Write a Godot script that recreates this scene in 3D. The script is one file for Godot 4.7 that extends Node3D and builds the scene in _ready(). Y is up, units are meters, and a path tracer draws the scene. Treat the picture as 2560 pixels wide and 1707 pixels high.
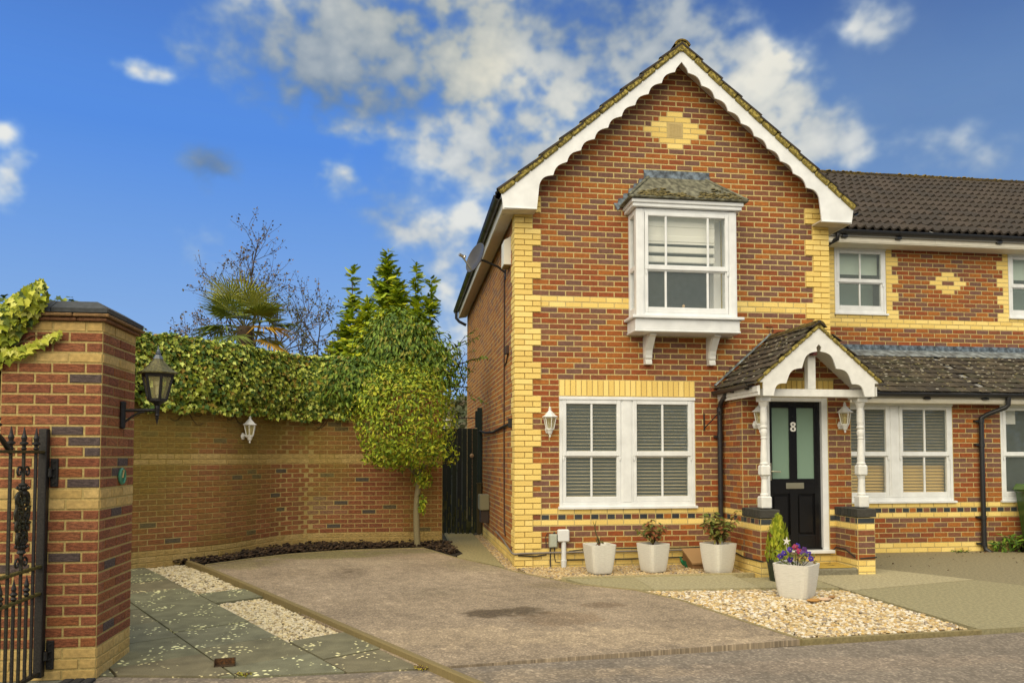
extends Node3D
# A brick end-of-terrace house with a gable, a porch and a walled parking bay. World frame: x along the house front, y up, z out of the front; metres.

const CAM := Vector3(-1.487, 1.445, 10.345)
const YAW := 7.883
const PITCH := 2.465
const EXPOSURE := 2.85
const BRICK_MOST := 300

var rng := RandomNumberGenerator.new()
var taken := {}
var M := {}            # materials
var brick_meshes := {}
var tex := {}


# ------------------------------------------------------------------ mesh builder
class MB:
	var v := PackedVector3Array()
	var n := PackedVector3Array()
	var c := PackedColorArray()
	var uv := PackedVector2Array()
	var col := Color(1, 1, 1)
	var ctr := Vector3.ZERO
	var t := Transform3D.IDENTITY
	var uvs := 1.0

	func tri(a: Vector3, b: Vector3, d: Vector3) -> void:      # counter-clockwise seen from outside
		a = t * a
		b = t * b
		d = t * d
		var q := (b - a).cross(d - a).normalized()
		v.append(a); v.append(d); v.append(b)
		n.append(q); n.append(q); n.append(q)
		c.append(col); c.append(col); c.append(col)
		uv.append(Vector2(a.x, a.z) * uvs); uv.append(Vector2(d.x, d.z) * uvs); uv.append(Vector2(b.x, b.z) * uvs)

	func stri(a: Vector3, b: Vector3, d: Vector3, na: Vector3, nb: Vector3, nd: Vector3) -> void:
		v.append(t * a); v.append(t * d); v.append(t * b)
		n.append((t.basis * na).normalized()); n.append((t.basis * nd).normalized()); n.append((t.basis * nb).normalized())
		c.append(col); c.append(col); c.append(col)
		uv.append(Vector2(a.x, a.z)); uv.append(Vector2(d.x, d.z)); uv.append(Vector2(b.x, b.z))

	func quad(a: Vector3, b: Vector3, d: Vector3, e: Vector3) -> void:
		tri(a, b, d)
		tri(a, d, e)

	func otri(a: Vector3, b: Vector3, d: Vector3) -> void:      # turned to face away from ctr
		if (b - a).cross(d - a).dot((a + b + d) / 3.0 - ctr) < 0.0:
			tri(a, d, b)
		else:
			tri(a, b, d)

	func oquad(a: Vector3, b: Vector3, d: Vector3, e: Vector3) -> void:
		otri(a, b, d)
		otri(a, d, e)

	func hexa(p: Array) -> void:      # 8 corners: 0-3 bottom ring, 4-7 top ring
		ctr = Vector3.ZERO
		for q in p:
			ctr += q / 8.0
		oquad(p[0], p[1], p[2], p[3])
		oquad(p[4], p[5], p[6], p[7])
		for i in 4:
			oquad(p[i], p[(i + 1) % 4], p[4 + (i + 1) % 4], p[4 + i])

	func box(p: Vector3, q: Vector3, b := 0.0) -> void:
		ctr = (p + q) * 0.5
		if b <= 0.0:
			hexa([Vector3(p.x, p.y, p.z), Vector3(q.x, p.y, p.z), Vector3(q.x, p.y, q.z), Vector3(p.x, p.y, q.z),
				Vector3(p.x, q.y, p.z), Vector3(q.x, q.y, p.z), Vector3(q.x, q.y, q.z), Vector3(p.x, q.y, q.z)])
			return
		b = minf(b, minf(q.x - p.x, minf(q.y - p.y, q.z - p.z)) * 0.45)
		var h := (q - p) * 0.5
		var k := {}
		for sx in [-1, 1]:
			for sy in [-1, 1]:
				for sz in [-1, 1]:
					for a in 3:
						k[[sx, sy, sz, a]] = ctr + Vector3(sx * (h.x - (0.0 if a == 0 else b)), sy * (h.y - (0.0 if a == 1 else b)), sz * (h.z - (0.0 if a == 2 else b)))
		for s in [-1, 1]:
			oquad(k[[s, -1, -1, 0]], k[[s, 1, -1, 0]], k[[s, 1, 1, 0]], k[[s, -1, 1, 0]])
			oquad(k[[-1, s, -1, 1]], k[[1, s, -1, 1]], k[[1, s, 1, 1]], k[[-1, s, 1, 1]])
			oquad(k[[-1, -1, s, 2]], k[[1, -1, s, 2]], k[[1, 1, s, 2]], k[[-1, 1, s, 2]])
			for r in [-1, 1]:
				oquad(k[[s, r, -1, 0]], k[[s, r, 1, 0]], k[[s, r, 1, 1]], k[[s, r, -1, 1]])
				oquad(k[[s, -1, r, 0]], k[[s, 1, r, 0]], k[[s, 1, r, 2]], k[[s, -1, r, 2]])
				oquad(k[[-1, s, r, 1]], k[[1, s, r, 1]], k[[1, s, r, 2]], k[[-1, s, r, 2]])
				for w in [-1, 1]:
					otri(k[[s, r, w, 0]], k[[s, r, w, 1]], k[[s, r, w, 2]])

	func bar(a: Vector3, b: Vector3, w: float, h: float, bev := 0.0) -> void:     # a beam from a to b
		var f := b - a
		var keep := t
		var up := Vector3.UP if absf(f.normalized().y) < 0.95 else Vector3.RIGHT
		var x := up.cross(f).normalized()
		var y := f.cross(x).normalized()
		t = keep * Transform3D(Basis(x, y, f.normalized()), a)
		box(Vector3(-w / 2, -h / 2, 0), Vector3(w / 2, h / 2, f.length()), bev)
		t = keep

	func extr(poly: PackedVector2Array, z0: float, z1: float) -> void:      # polygon in xy, from z0 to z1
		if Geometry2D.is_polygon_clockwise(poly):
			poly.reverse()
		var ix := Geometry2D.triangulate_polygon(poly)
		for i in range(0, ix.size(), 3):
			var a := poly[ix[i]]
			var b := poly[ix[i + 1]]
			var d := poly[ix[i + 2]]
			if (b - a).cross(d - a) < 0.0:
				var s := b
				b = d
				d = s
			tri(Vector3(a.x, a.y, z1), Vector3(b.x, b.y, z1), Vector3(d.x, d.y, z1))
			tri(Vector3(a.x, a.y, z0), Vector3(d.x, d.y, z0), Vector3(b.x, b.y, z0))
		for i in poly.size():
			var a := poly[i]
			var b := poly[(i + 1) % poly.size()]
			quad(Vector3(a.x, a.y, z0), Vector3(b.x, b.y, z0), Vector3(b.x, b.y, z1), Vector3(a.x, a.y, z1))

	func lathe(prof: Array, seg: int, at: Vector3, smooth := true, turn := 0.0) -> void:      # [radius, y] pairs, bottom up
		for i in prof.size() - 1:
			var r0: float = prof[i][0]
			var r1: float = prof[i + 1][0]
			var y0: float = prof[i][1]
			var y1: float = prof[i + 1][1]
			var sl := Vector2(y1 - y0, r0 - r1)
			if sl.length() < 1e-6:
				continue
			sl = sl.normalized()
			for j in seg:
				var a0 := turn + TAU * j / seg
				var a1 := turn + TAU * (j + 1) / seg
				var d0 := Vector3(sin(a0), 0, cos(a0))
				var d1 := Vector3(sin(a1), 0, cos(a1))
				var p := at + d0 * r0 + Vector3(0, y0, 0)
				var q := at + d1 * r0 + Vector3(0, y0, 0)
				var r := at + d1 * r1 + Vector3(0, y1, 0)
				var s := at + d0 * r1 + Vector3(0, y1, 0)
				if smooth:
					var n0 := d0 * sl.x + Vector3(0, sl.y, 0)
					var n1 := d1 * sl.x + Vector3(0, sl.y, 0)
					if r0 > 1e-5:
						stri(p, q, r, n0, n1, n1)
					if r1 > 1e-5:
						stri(p, r, s, n0, n1, n0)
				else:
					if r0 > 1e-5:
						tri(p, q, r)
					if r1 > 1e-5:
						tri(p, r, s)

	func tube(pts: Array, r0: float, seg := 6, r1 := -1.0) -> void:
		if r1 < 0.0:
			r1 = r0
		var last: Array = []
		var side := Vector3.ZERO
		for i in pts.size():
			var f: Vector3 = (pts[mini(i + 1, pts.size() - 1)] - pts[maxi(i - 1, 0)]).normalized()
			if side == Vector3.ZERO:
				side = f.cross(Vector3.UP if absf(f.y) < 0.9 else Vector3.RIGHT).normalized()
			side = (side - f * side.dot(f)).normalized()
			var o := f.cross(side)
			var r := lerpf(r0, r1, float(i) / maxf(1.0, pts.size() - 1))
			var ring: Array = []
			for j in seg:
				var a := TAU * j / seg
				ring.append([pts[i] + (side * cos(a) + o * sin(a)) * r, side * cos(a) + o * sin(a)])
			if i > 0:
				for j in seg:
					var k := (j + 1) % seg
					stri(last[j][0], last[k][0], ring[k][0], last[j][1], last[k][1], ring[k][1])
					stri(last[j][0], ring[k][0], ring[j][0], last[j][1], ring[k][1], ring[j][1])
			else:
				for j in seg:
					tri(pts[0], ring[(j + 1) % seg][0], ring[j][0])
			last = ring
		for j in seg:
			tri(pts[-1], last[j][0], last[(j + 1) % seg][0])

	func add(m: MB, x: Transform3D) -> void:
		for i in m.v.size():
			v.append(x * m.v[i])
			n.append((x.basis * m.n[i]).normalized())
		c.append_array(m.c)
		uv.append_array(m.uv)

	func mesh() -> ArrayMesh:
		var a := []
		a.resize(Mesh.ARRAY_MAX)
		a[Mesh.ARRAY_VERTEX] = v
		a[Mesh.ARRAY_NORMAL] = n
		a[Mesh.ARRAY_COLOR] = c
		a[Mesh.ARRAY_TEX_UV] = uv
		a[Mesh.ARRAY_TEX_UV2] = uv
		var m := ArrayMesh.new()
		m.add_surface_from_arrays(Mesh.PRIMITIVE_TRIANGLES, a)
		return m


# ------------------------------------------------------------------ nodes
func numbered(nm: String) -> String:
	if not taken.has(nm):
		taken[nm] = 0
		return nm
	taken[nm] += 1
	return "%s_%03d" % [nm, taken[nm]]

func mi(nm: String, mesh: Mesh, mat: Material, parent: Node = self) -> MeshInstance3D:
	var o := MeshInstance3D.new()
	o.mesh = mesh
	o.material_override = mat
	var key := nm if parent == self else "%d/%s" % [parent.get_instance_id(), nm]
	if not taken.has(key):
		taken[key] = 0
		o.name = nm
	else:
		taken[key] += 1
		o.name = "%s_%03d" % [nm, taken[key]]
	parent.add_child(o, true)
	return o

func obj(nm: String, b: MB, mat: Material, parent: Node = self) -> MeshInstance3D:
	return mi(nm, b.mesh(), mat, parent)

func tag(o: Node, label: String, category := "", group := "", kind := "") -> Node:
	if label:
		o.set_meta("label", label)
	if category:
		o.set_meta("category", category)
	if group:
		o.set_meta("group", group)
	if kind:
		o.set_meta("kind", kind)
	return o

func thing(nm: String, label: String, category: String, at := Vector3.ZERO, turn := 0.0, group := "") -> Node3D:
	var o := Node3D.new()
	o.name = numbered(nm)
	add_child(o)
	o.position = at
	o.rotation.y = turn
	tag(o, label, category, group)
	return o

func dup(src: Node3D, label: String, at: Vector3, turn: float, group := "") -> Node3D:
	var nm := String(src.name)
	if nm.length() > 4 and nm[nm.length() - 4] == "_":
		nm = nm.substr(0, nm.length() - 4)
	var o: Node3D = src.duplicate()
	o.name = numbered(nm)
	add_child(o)
	o.position = at
	o.rotation.y = turn
	o.set_meta("label", label)
	if group:
		o.set_meta("group", group)
	return o

func group_node(nm: String, parent: Node) -> Node3D:
	var o := Node3D.new()
	var key := "%d/%s" % [parent.get_instance_id(), nm]
	if not taken.has(key):
		taken[key] = 0
		o.name = nm
	else:
		taken[key] += 1
		o.name = "%s_%03d" % [nm, taken[key]]
	parent.add_child(o, true)
	return o

func struct(nm: String, b: MB, mat: Material) -> MeshInstance3D:
	var o := obj(nm, b, mat)
	o.set_meta("kind", "structure")
	return o

func box_mb(p: Vector3, q: Vector3, bev := 0.0, col := Color.WHITE) -> MB:
	var b := MB.new()
	b.col = col
	b.box(p, q, bev)
	return b

func r(a: float, b: float) -> float:
	return rng.randf_range(a, b)


# ------------------------------------------------------------------ textures and materials
func lin(x: float, y: float, z: float) -> Color:
	return Color(x, y, z).linear_to_srgb()

func noise(freq: float, oct: int, sd: int, kind := FastNoiseLite.TYPE_SIMPLEX_SMOOTH, fr := FastNoiseLite.FRACTAL_FBM) -> FastNoiseLite:
	var f := FastNoiseLite.new()
	f.noise_type = kind
	f.frequency = freq
	f.fractal_type = fr
	f.fractal_octaves = oct
	f.seed = sd
	return f

# grey tile: layers of [frequency, octaves, weight, ridged]; values spread between lo and hi
func grey(size: int, layers: Array, lo: float, hi: float, sd: int, power := 1.0) -> Image:
	var ims: Array = []
	for l in layers:
		var f := noise(l[0], l[1], sd + ims.size() * 7, FastNoiseLite.TYPE_SIMPLEX_SMOOTH, FastNoiseLite.FRACTAL_RIDGED if l.size() > 3 and l[3] else FastNoiseLite.FRACTAL_FBM)
		var im := f.get_seamless_image(size, size)
		im.convert(Image.FORMAT_L8)
		ims.append(im.get_data())
	var out := PackedByteArray()
	out.resize(size * size)
	var wsum := 0.0
	for l in layers:
		wsum += l[2]
	for i in size * size:
		var s := 0.0
		for k in ims.size():
			s += ims[k][i] * layers[k][2]
		s = s / wsum / 255.0
		if power != 1.0:
			s = pow(s, power)
		out[i] = clampi(int((lo + (hi - lo) * s) * 255.0), 0, 255)
	return Image.create_from_data(size, size, false, Image.FORMAT_L8, out)

func as_tex(im: Image) -> ImageTexture:
	var k := im
	if im.get_format() == Image.FORMAT_L8:
		k = im.duplicate()
		k.convert(Image.FORMAT_RGB8)
	return ImageTexture.create_from_image(k)

func mat(nm: String, c: Color, rough := 0.8, metal := 0.0) -> StandardMaterial3D:
	var m := StandardMaterial3D.new()
	m.resource_name = nm
	m.albedo_color = c
	m.roughness = rough
	m.metallic = metal
	m.vertex_color_use_as_albedo = true
	M[nm] = m
	return m

func tri_tex(m: StandardMaterial3D, t: Texture2D, scale: Vector3, bump := 0.0, bt: Texture2D = null) -> StandardMaterial3D:
	m.albedo_texture = t
	m.uv1_triplanar = true
	m.uv1_world_triplanar = true
	m.uv1_scale = scale
	if bump > 0.0:
		m.heightmap_enabled = true
		m.heightmap_scale = bump
		m.heightmap_texture = bt if bt else t
	return m

func materials() -> void:
	tex.grain = as_tex(grey(512, [[0.01, 3, 1.0], [0.12, 2, 1.2]], 0.62, 1.0, 11))
	tex.fine = as_tex(grey(512, [[0.03, 3, 0.7], [0.35, 1, 1.0]], 0.5, 1.0, 23))
	tex.blotch = as_tex(grey(512, [[0.012, 4, 1.0]], 0.35, 1.0, 37))
	tex.crease = as_tex(grey(512, [[0.02, 3, 1.0], [0.05, 2, 1.2, true], [0.2, 1, 0.4]], 0.25, 1.15, 41))
	tex.streak = as_tex(grey(256, [[0.03, 2, 1.0], [0.15, 2, 1.0]], 0.8, 1.0, 53))
	tex.soft = as_tex(grey(256, [[0.02, 4, 1.0]], 0.91, 1.0, 59))
	tri_tex(mat("brick", Color.WHITE, 0.85), tex.grain, Vector3(2.6, 4.0, 2.6), 0.25)
	tri_tex(mat("yellow_brick", Color.WHITE, 0.85), tex.soft, Vector3(7, 9, 7), 0.12)
	tri_tex(mat("old_yellow", Color.WHITE, 0.9), tex.grain, Vector3(3, 4, 3), 0.3)
	tri_tex(mat("old_brick", Color.WHITE, 0.9), tex.crease, Vector3(1.6, 6.5, 1.6), 0.7)
	tri_tex(mat("mortar", lin(0.95, 0.76, 0.33), 0.95), tex.fine, Vector3(3, 3, 3), 0.3)
	tri_tex(mat("old_mortar", lin(0.84, 0.65, 0.25), 0.95), tex.fine, Vector3(3, 3, 3), 0.3)
	tri_tex(mat("tile", Color.WHITE, 0.85), tex.fine, Vector3(2.2, 2.2, 2.2), 0.4)
	tri_tex(mat("verge", lin(0.56, 0.45, 0.105), 0.95), tex.blotch, Vector3(3, 3, 3), 0.6)
	tri_tex(mat("upvc", lin(0.80, 0.83, 0.84), 0.35), tex.soft, Vector3(0.7, 0.7, 0.7))
	tri_tex(mat("paint", lin(0.78, 0.79, 0.76), 0.5), tex.soft, Vector3(1.2, 1.2, 1.2))
	tri_tex(mat("soffit", lin(0.62, 0.56, 0.45), 0.6), tex.soft, Vector3(1, 1, 1))
	tri_tex(mat("old_paint", lin(0.72, 0.69, 0.58), 0.6), tex.soft, Vector3(0.8, 3, 3))
	tri_tex(mat("lead", lin(0.24, 0.31, 0.38), 0.45, 0.2), tex.blotch, Vector3(1.5, 1.5, 1.5))
	tri_tex(mat("lead_pale", lin(0.42, 0.49, 0.52), 0.5, 0.1), tex.blotch, Vector3(1.2, 1.2, 1.2))
	tri_tex(mat("plastic", lin(0.022, 0.023, 0.026), 0.35), tex.soft, Vector3(2, 2, 2))
	tri_tex(mat("iron", Color.WHITE, 0.55), tex.blotch, Vector3(7, 7, 7), 0.2)
	tri_tex(mat("concrete", Color.WHITE, 0.92), tex.fine, Vector3(1.4, 1.4, 1.4), 0.25)
	tri_tex(mat("timber", Color.WHITE, 0.85), tex.streak, Vector3(6, 0.7, 6), 0.3)
	mat("plain", Color.WHITE, 0.7)
	mat("gloss", Color.WHITE, 0.25)
	mat("metal", Color.WHITE, 0.3, 0.8)
	tri_tex(mat("stone", Color.WHITE, 0.8), tex.soft, Vector3(9, 9, 9))
	tri_tex(mat("bark", Color.WHITE, 0.9), tex.streak, Vector3(9, 3, 9), 0.5)
	var lf := mat("leaf", Color.WHITE, 0.55)
	lf.metallic_specular = 0.35
	lf.backlight_enabled = true
	lf.backlight = Color(0.40, 0.44, 0.12)
	var pt := mat("petal", Color.WHITE, 0.6)
	pt.backlight_enabled = true
	pt.backlight = Color(0.2, 0.15, 0.2)
	var g := mat("glass", Color(0.9, 0.97, 0.95, 0.06), 0.02)
	g.metallic_specular = 0.3
	g.transparency = BaseMaterial3D.TRANSPARENCY_ALPHA
	g.vertex_color_use_as_albedo = false
	var gl := mat("lamp_glass", Color(0.75, 0.72, 0.5, 0.35), 0.1)
	gl.transparency = BaseMaterial3D.TRANSPARENCY_ALPHA
	gl.vertex_color_use_as_albedo = false
	var fr := mat("frosted", lin(0.20, 0.30, 0.235), 0.22)
	fr.vertex_color_use_as_albedo = false
	mat("door_black", lin(0.006, 0.006, 0.007), 0.25)
	tri_tex(mat("room", lin(0.30, 0.30, 0.29), 0.9), tex.soft, Vector3(1, 1, 1))
	mat("fabric", lin(0.78, 0.78, 0.74), 0.9)
	tri_tex(mat("pot", lin(0.84, 0.82, 0.73), 0.7), tex.streak, Vector3(2.2, 14, 2.2), 0.25)


# ------------------------------------------------------------------ bricks
# A brick is a block with worn arrises; outer face towards +z, middle of that face at the origin.
func brick_block(b: MB, l: float, h: float, d: float, ch := 0.004) -> void:
	var x := l / 2
	var y := h / 2
	b.ctr = Vector3(0, 0, -d / 2)
	var f := [Vector3(-x + ch, -y + ch, 0), Vector3(x - ch, -y + ch, 0), Vector3(x - ch, y - ch, 0), Vector3(-x + ch, y - ch, 0)]
	var m := [Vector3(-x, -y, -ch), Vector3(x, -y, -ch), Vector3(x, y, -ch), Vector3(-x, y, -ch)]
	var k := [Vector3(-x, -y, -d), Vector3(x, -y, -d), Vector3(x, y, -d), Vector3(-x, y, -d)]
	b.oquad(f[0], f[1], f[2], f[3])
	for i in 4:
		var j := (i + 1) % 4
		b.oquad(f[i], f[j], m[j], m[i])
		b.oquad(m[i], m[j], k[j], k[i])

var RED := [[0.47, 0.135, 0.026], [0.42, 0.105, 0.024], [0.52, 0.165, 0.030], [0.38, 0.10, 0.028], [0.29, 0.135, 0.085], [0.26, 0.125, 0.088], [0.33, 0.135, 0.07], [0.245, 0.12, 0.085], [0.33, 0.108, 0.045], [0.56, 0.19, 0.032]]
var YEL := [[0.90, 0.68, 0.215], [0.86, 0.645, 0.195], [0.93, 0.72, 0.25], [0.82, 0.60, 0.18]]
var BLU := [[0.050, 0.062, 0.072], [0.042, 0.050, 0.060], [0.065, 0.078, 0.085]]
var OLD := [[0.49, 0.175, 0.075], [0.45, 0.15, 0.065], [0.55, 0.21, 0.095], [0.41, 0.135, 0.065], [0.52, 0.185, 0.065], [0.47, 0.16, 0.07], [0.43, 0.15, 0.07], [0.53, 0.20, 0.085], [0.17, 0.125, 0.115]]
var SID := [[0.60, 0.235, 0.050], [0.55, 0.20, 0.045], [0.64, 0.27, 0.055], [0.50, 0.175, 0.045], [0.42, 0.18, 0.085], [0.58, 0.22, 0.04], [0.36, 0.155, 0.075], [0.62, 0.25, 0.05]]
var OLY := [[0.80, 0.56, 0.20], [0.75, 0.52, 0.18], [0.84, 0.60, 0.23]]
var PAL := {}

func tone(kind: String, i: int) -> Color:
	var p: Array = PAL[kind]
	var c: Array = p[i % p.size()]
	return Color(c[0], c[1], c[2])

# record: [transform, length, height, depth, kind, tone number]
func brick_shape(q: Array) -> ArrayMesh:
	var key := "%s%d_%d_%d" % [q[4], q[5], int(round(q[1] * 400.0)), int(round(q[2] * 400.0))]
	if not brick_meshes.has(key):
		var b := MB.new()
		b.col = tone(q[4], q[5])
		brick_block(b, q[1], q[2], q[3], 0.004 if q[4] == "old" else 0.0025)
		brick_meshes[key] = b.mesh()
	return brick_meshes[key]

var one_brick: MB

# lays the largest-showing ones as bricks of their own (parents by kind), joins the rest
func finish_bricks(owner: Node, records: Array, mats: Dictionary, parents: Dictionary, names: Dictionary) -> void:
	var by := {}
	for q in records:
		var nm: String = names[q[4]]
		if not by.has(nm):
			by[nm] = []
		var x: Transform3D = q[0]
		var to := CAM - x.origin
		var facing: float = maxf(0.02, x.basis.z.normalized().dot(to.normalized()))
		by[nm].append([q[1] * q[2] * facing / to.length_squared() * (0.05 if q.size() > 6 else 1.0), q])
	for nm in by:
		var l: Array = by[nm]
		l.sort_custom(func(a, b): return a[0] > b[0])
		var rest := {}
		for i in l.size():
			var q: Array = l[i][1]
			if i < BRICK_MOST:
				var o := mi(nm, brick_shape(q), mats[q[4]], parents[q[4]])
				o.transform = q[0]
			else:
				var key: Material = mats[q[4]]
				if not rest.has(key):
					rest[key] = MB.new()
				var b: MB = rest[key]
				b.col = tone(q[4], q[5])
				b.t = q[0]
				brick_block(b, q[1], q[2], q[3])
		for key in rest:
			tag(obj(nm.replace("brick", "brickwork"), rest[key], key, owner), "", "", "", "stuff")

# courses of stretchers on a face: x right along the face, y up, z out
func lay(out: Array, face: Transform3D, w: float, c0: int, c1: int, kind_of: Callable, gaps: Array, proud := 0.0035, shift := 0.0, depth := 0.03, hidden := false) -> void:
	for k in range(c0, c1):
		var y0 := k * 0.075
		var cuts: Array = [[0.0, w]]
		for g in gaps:
			if y0 + 0.0375 > g[1] and y0 + 0.0375 < g[3]:
				var nx: Array = []
				for s in cuts:
					if g[2] <= s[0] or g[0] >= s[1]:
						nx.append(s)
					else:
						if g[0] - s[0] > 0.02:
							nx.append([s[0], g[0]])
						if s[1] - g[2] > 0.02:
							nx.append([g[2], s[1]])
				cuts = nx
		for s in cuts:
			var off := shift + (0.1125 if k % 2 else 0.0)
			var x: float = s[0]
			var nxt: float = (floor((x - off) / 0.225) + 1.0) * 0.225 + off
			while x < s[1] - 0.02:
				if nxt - x < 0.045:
					nxt += 0.225
				var e: float = minf(nxt, s[1])
				if s[1] - e < 0.045:
					e = s[1]
				var kd: String = kind_of.call(k, (x + e) * 0.5)
				if kd != "":
					var lift := proud + (r(-0.0015, 0.0015))
					var bx := Transform3D(Basis(Vector3(0, 0, 1), r(-0.004, 0.004)), Vector3((x + e) * 0.5, y0 + 0.0375 + r(-0.001, 0.001), lift))
					var q := [face * bx, e - x - 0.0145, 0.0605, depth, kd, rng.randi() % PAL[kd].size()]
					if hidden:
						q.append(1)
					out.append(q)
				x = e
				nxt = e + 0.225 if absf(e - nxt) > 0.001 else nxt + 0.225

func one(out: Array, face: Transform3D, x0: float, x1: float, y0: float, y1: float, kind: String, proud := 0.0035, depth := 0.03) -> void:
	var bx := Transform3D(Basis(), Vector3((x0 + x1) * 0.5, (y0 + y1) * 0.5, proud + r(-0.001, 0.001)))
	out.append([face * bx, x1 - x0 - (0.010 if kind == "quo" else 0.013), y1 - y0 - (0.010 if kind == "quo" else 0.013), depth, kind, rng.randi() % PAL[kind].size()])


# ------------------------------------------------------------------ leaves
# palette: list of linear colours. placed: array of [Transform3D, colour number]. The nearest become leaves of their own.
func scatter(parent: Node, nm: String, stuff_nm: String, shape: MB, palette: Array, placed: Array, m: Material, singles := 0) -> void:
	var list := placed
	if singles > 0:
		list = []
		for p in placed:
			var x: Transform3D = p[0]
			list.append([CAM.distance_squared_to(parent.transform * x.origin) - (x.basis.get_scale().x) * 2.0, p])
		list.sort_custom(func(a, b): return a[0] < b[0])
		for i in list.size():
			list[i] = list[i][1]
	var kinds := {}
	var first := mini(singles, list.size())
	for i in first:
		var cn: int = list[i][1]
		if not kinds.has(cn):
			var k := MB.new()
			k.add(shape, Transform3D.IDENTITY)
			k.c.fill(palette[cn])
			kinds[cn] = k.mesh()
		var o := mi(nm, kinds[cn], m, parent)
		o.transform = list[i][0]
	if list.size() <= first:
		return
	var mm := MultiMesh.new()
	mm.transform_format = MultiMesh.TRANSFORM_3D
	mm.use_colors = true
	mm.mesh = shape.mesh()
	mm.instance_count = list.size() - first
	for i in range(first, list.size()):
		var j := i - first
		var tr: Transform3D = list[i][0]
		var cl: Color = palette[list[i][1]]
		mm.set_instance_transform(j, tr)
		mm.set_instance_color(j, cl)
	var o := MultiMeshInstance3D.new()
	o.multimesh = mm
	o.material_override = m
	o.name = stuff_nm
	parent.add_child(o, true)
	o.set_meta("kind", "stuff")

func leaf_mesh(l: float, w: float, fold := 0.25, bend := 0.15, pts := 3) -> MB:       # along +y from the origin, face +z
	var b := MB.new()
	var prev: Array = []
	for i in pts + 1:
		var f := float(i) / pts
		var hw := w * 0.5 * sin(PI * pow(f, 0.8)) if i < pts else 0.0
		var y := l * f
		var z := -bend * l * f * f
		var row := [Vector3(-hw, y, z + fold * hw), Vector3(0, y, z), Vector3(hw, y, z + fold * hw)]
		if i > 0:
			if i == 1:
				b.tri(prev[1], row[1], row[0])
				b.tri(prev[1], row[2], row[1])
			elif i == pts:
				b.tri(prev[0], prev[1], row[1])
				b.tri(prev[1], prev[2], row[1])
			else:
				b.quad(prev[0], prev[1], row[1], row[0])
				b.quad(prev[1], prev[2], row[2], row[1])
		prev = row
	return b

func ivy_mesh() -> MB:       # a five-lobed leaf about 1 across, stalk at the origin, along +y
	var b := MB.new()
	var o := [Vector2(0, 0), Vector2(0.32, -0.14), Vector2(0.30, 0.16), Vector2(0.52, 0.36), Vector2(0.26, 0.50), Vector2(0.0, 0.95), Vector2(-0.26, 0.50), Vector2(-0.52, 0.36), Vector2(-0.30, 0.16), Vector2(-0.32, -0.14)]
	var mid := Vector3(0, 0.34, -0.05)
	for i in o.size():
		var p: Vector2 = o[i]
		var q: Vector2 = o[(i + 1) % o.size()]
		b.tri(mid, Vector3(p.x, p.y, absf(p.x) * 0.18 - p.y * p.y * 0.2), Vector3(q.x, q.y, absf(q.x) * 0.18 - q.y * q.y * 0.2))
	return b

func facing(at: Vector3, out: Vector3, up: Vector3, s: float) -> Transform3D:
	var z := out.normalized()
	var y := (up - z * up.dot(z))
	if y.length() < 1e-3:
		y = Vector3.RIGHT - z * z.x
	y = y.normalized()
	return Transform3D(Basis(y.cross(z), y, z).scaled(Vector3(s, s, s)), at)

func rdir() -> Vector3:
	var d := Vector3(r(-1, 1), r(-1, 1), r(-1, 1))
	while d.length() > 1.0 or d.length() < 0.05:
		d = Vector3(r(-1, 1), r(-1, 1), r(-1, 1))
	return d.normalized()

func gy(z: float) -> float:
	return 0.0 if z <= 0.0 else -0.029 * minf(z, 6.0)

func cl(x: float, y: float, z: float) -> Color:
	return Color(x, y, z)


# ------------------------------------------------------------------ sky: air and clouds, by direction
const AZ0 := 0.1376      # middle of the view: azimuth from -z towards +x
const DEG := 0.0174532925
var n_cloud: FastNoiseLite
var n_edge: FastNoiseLite
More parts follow.
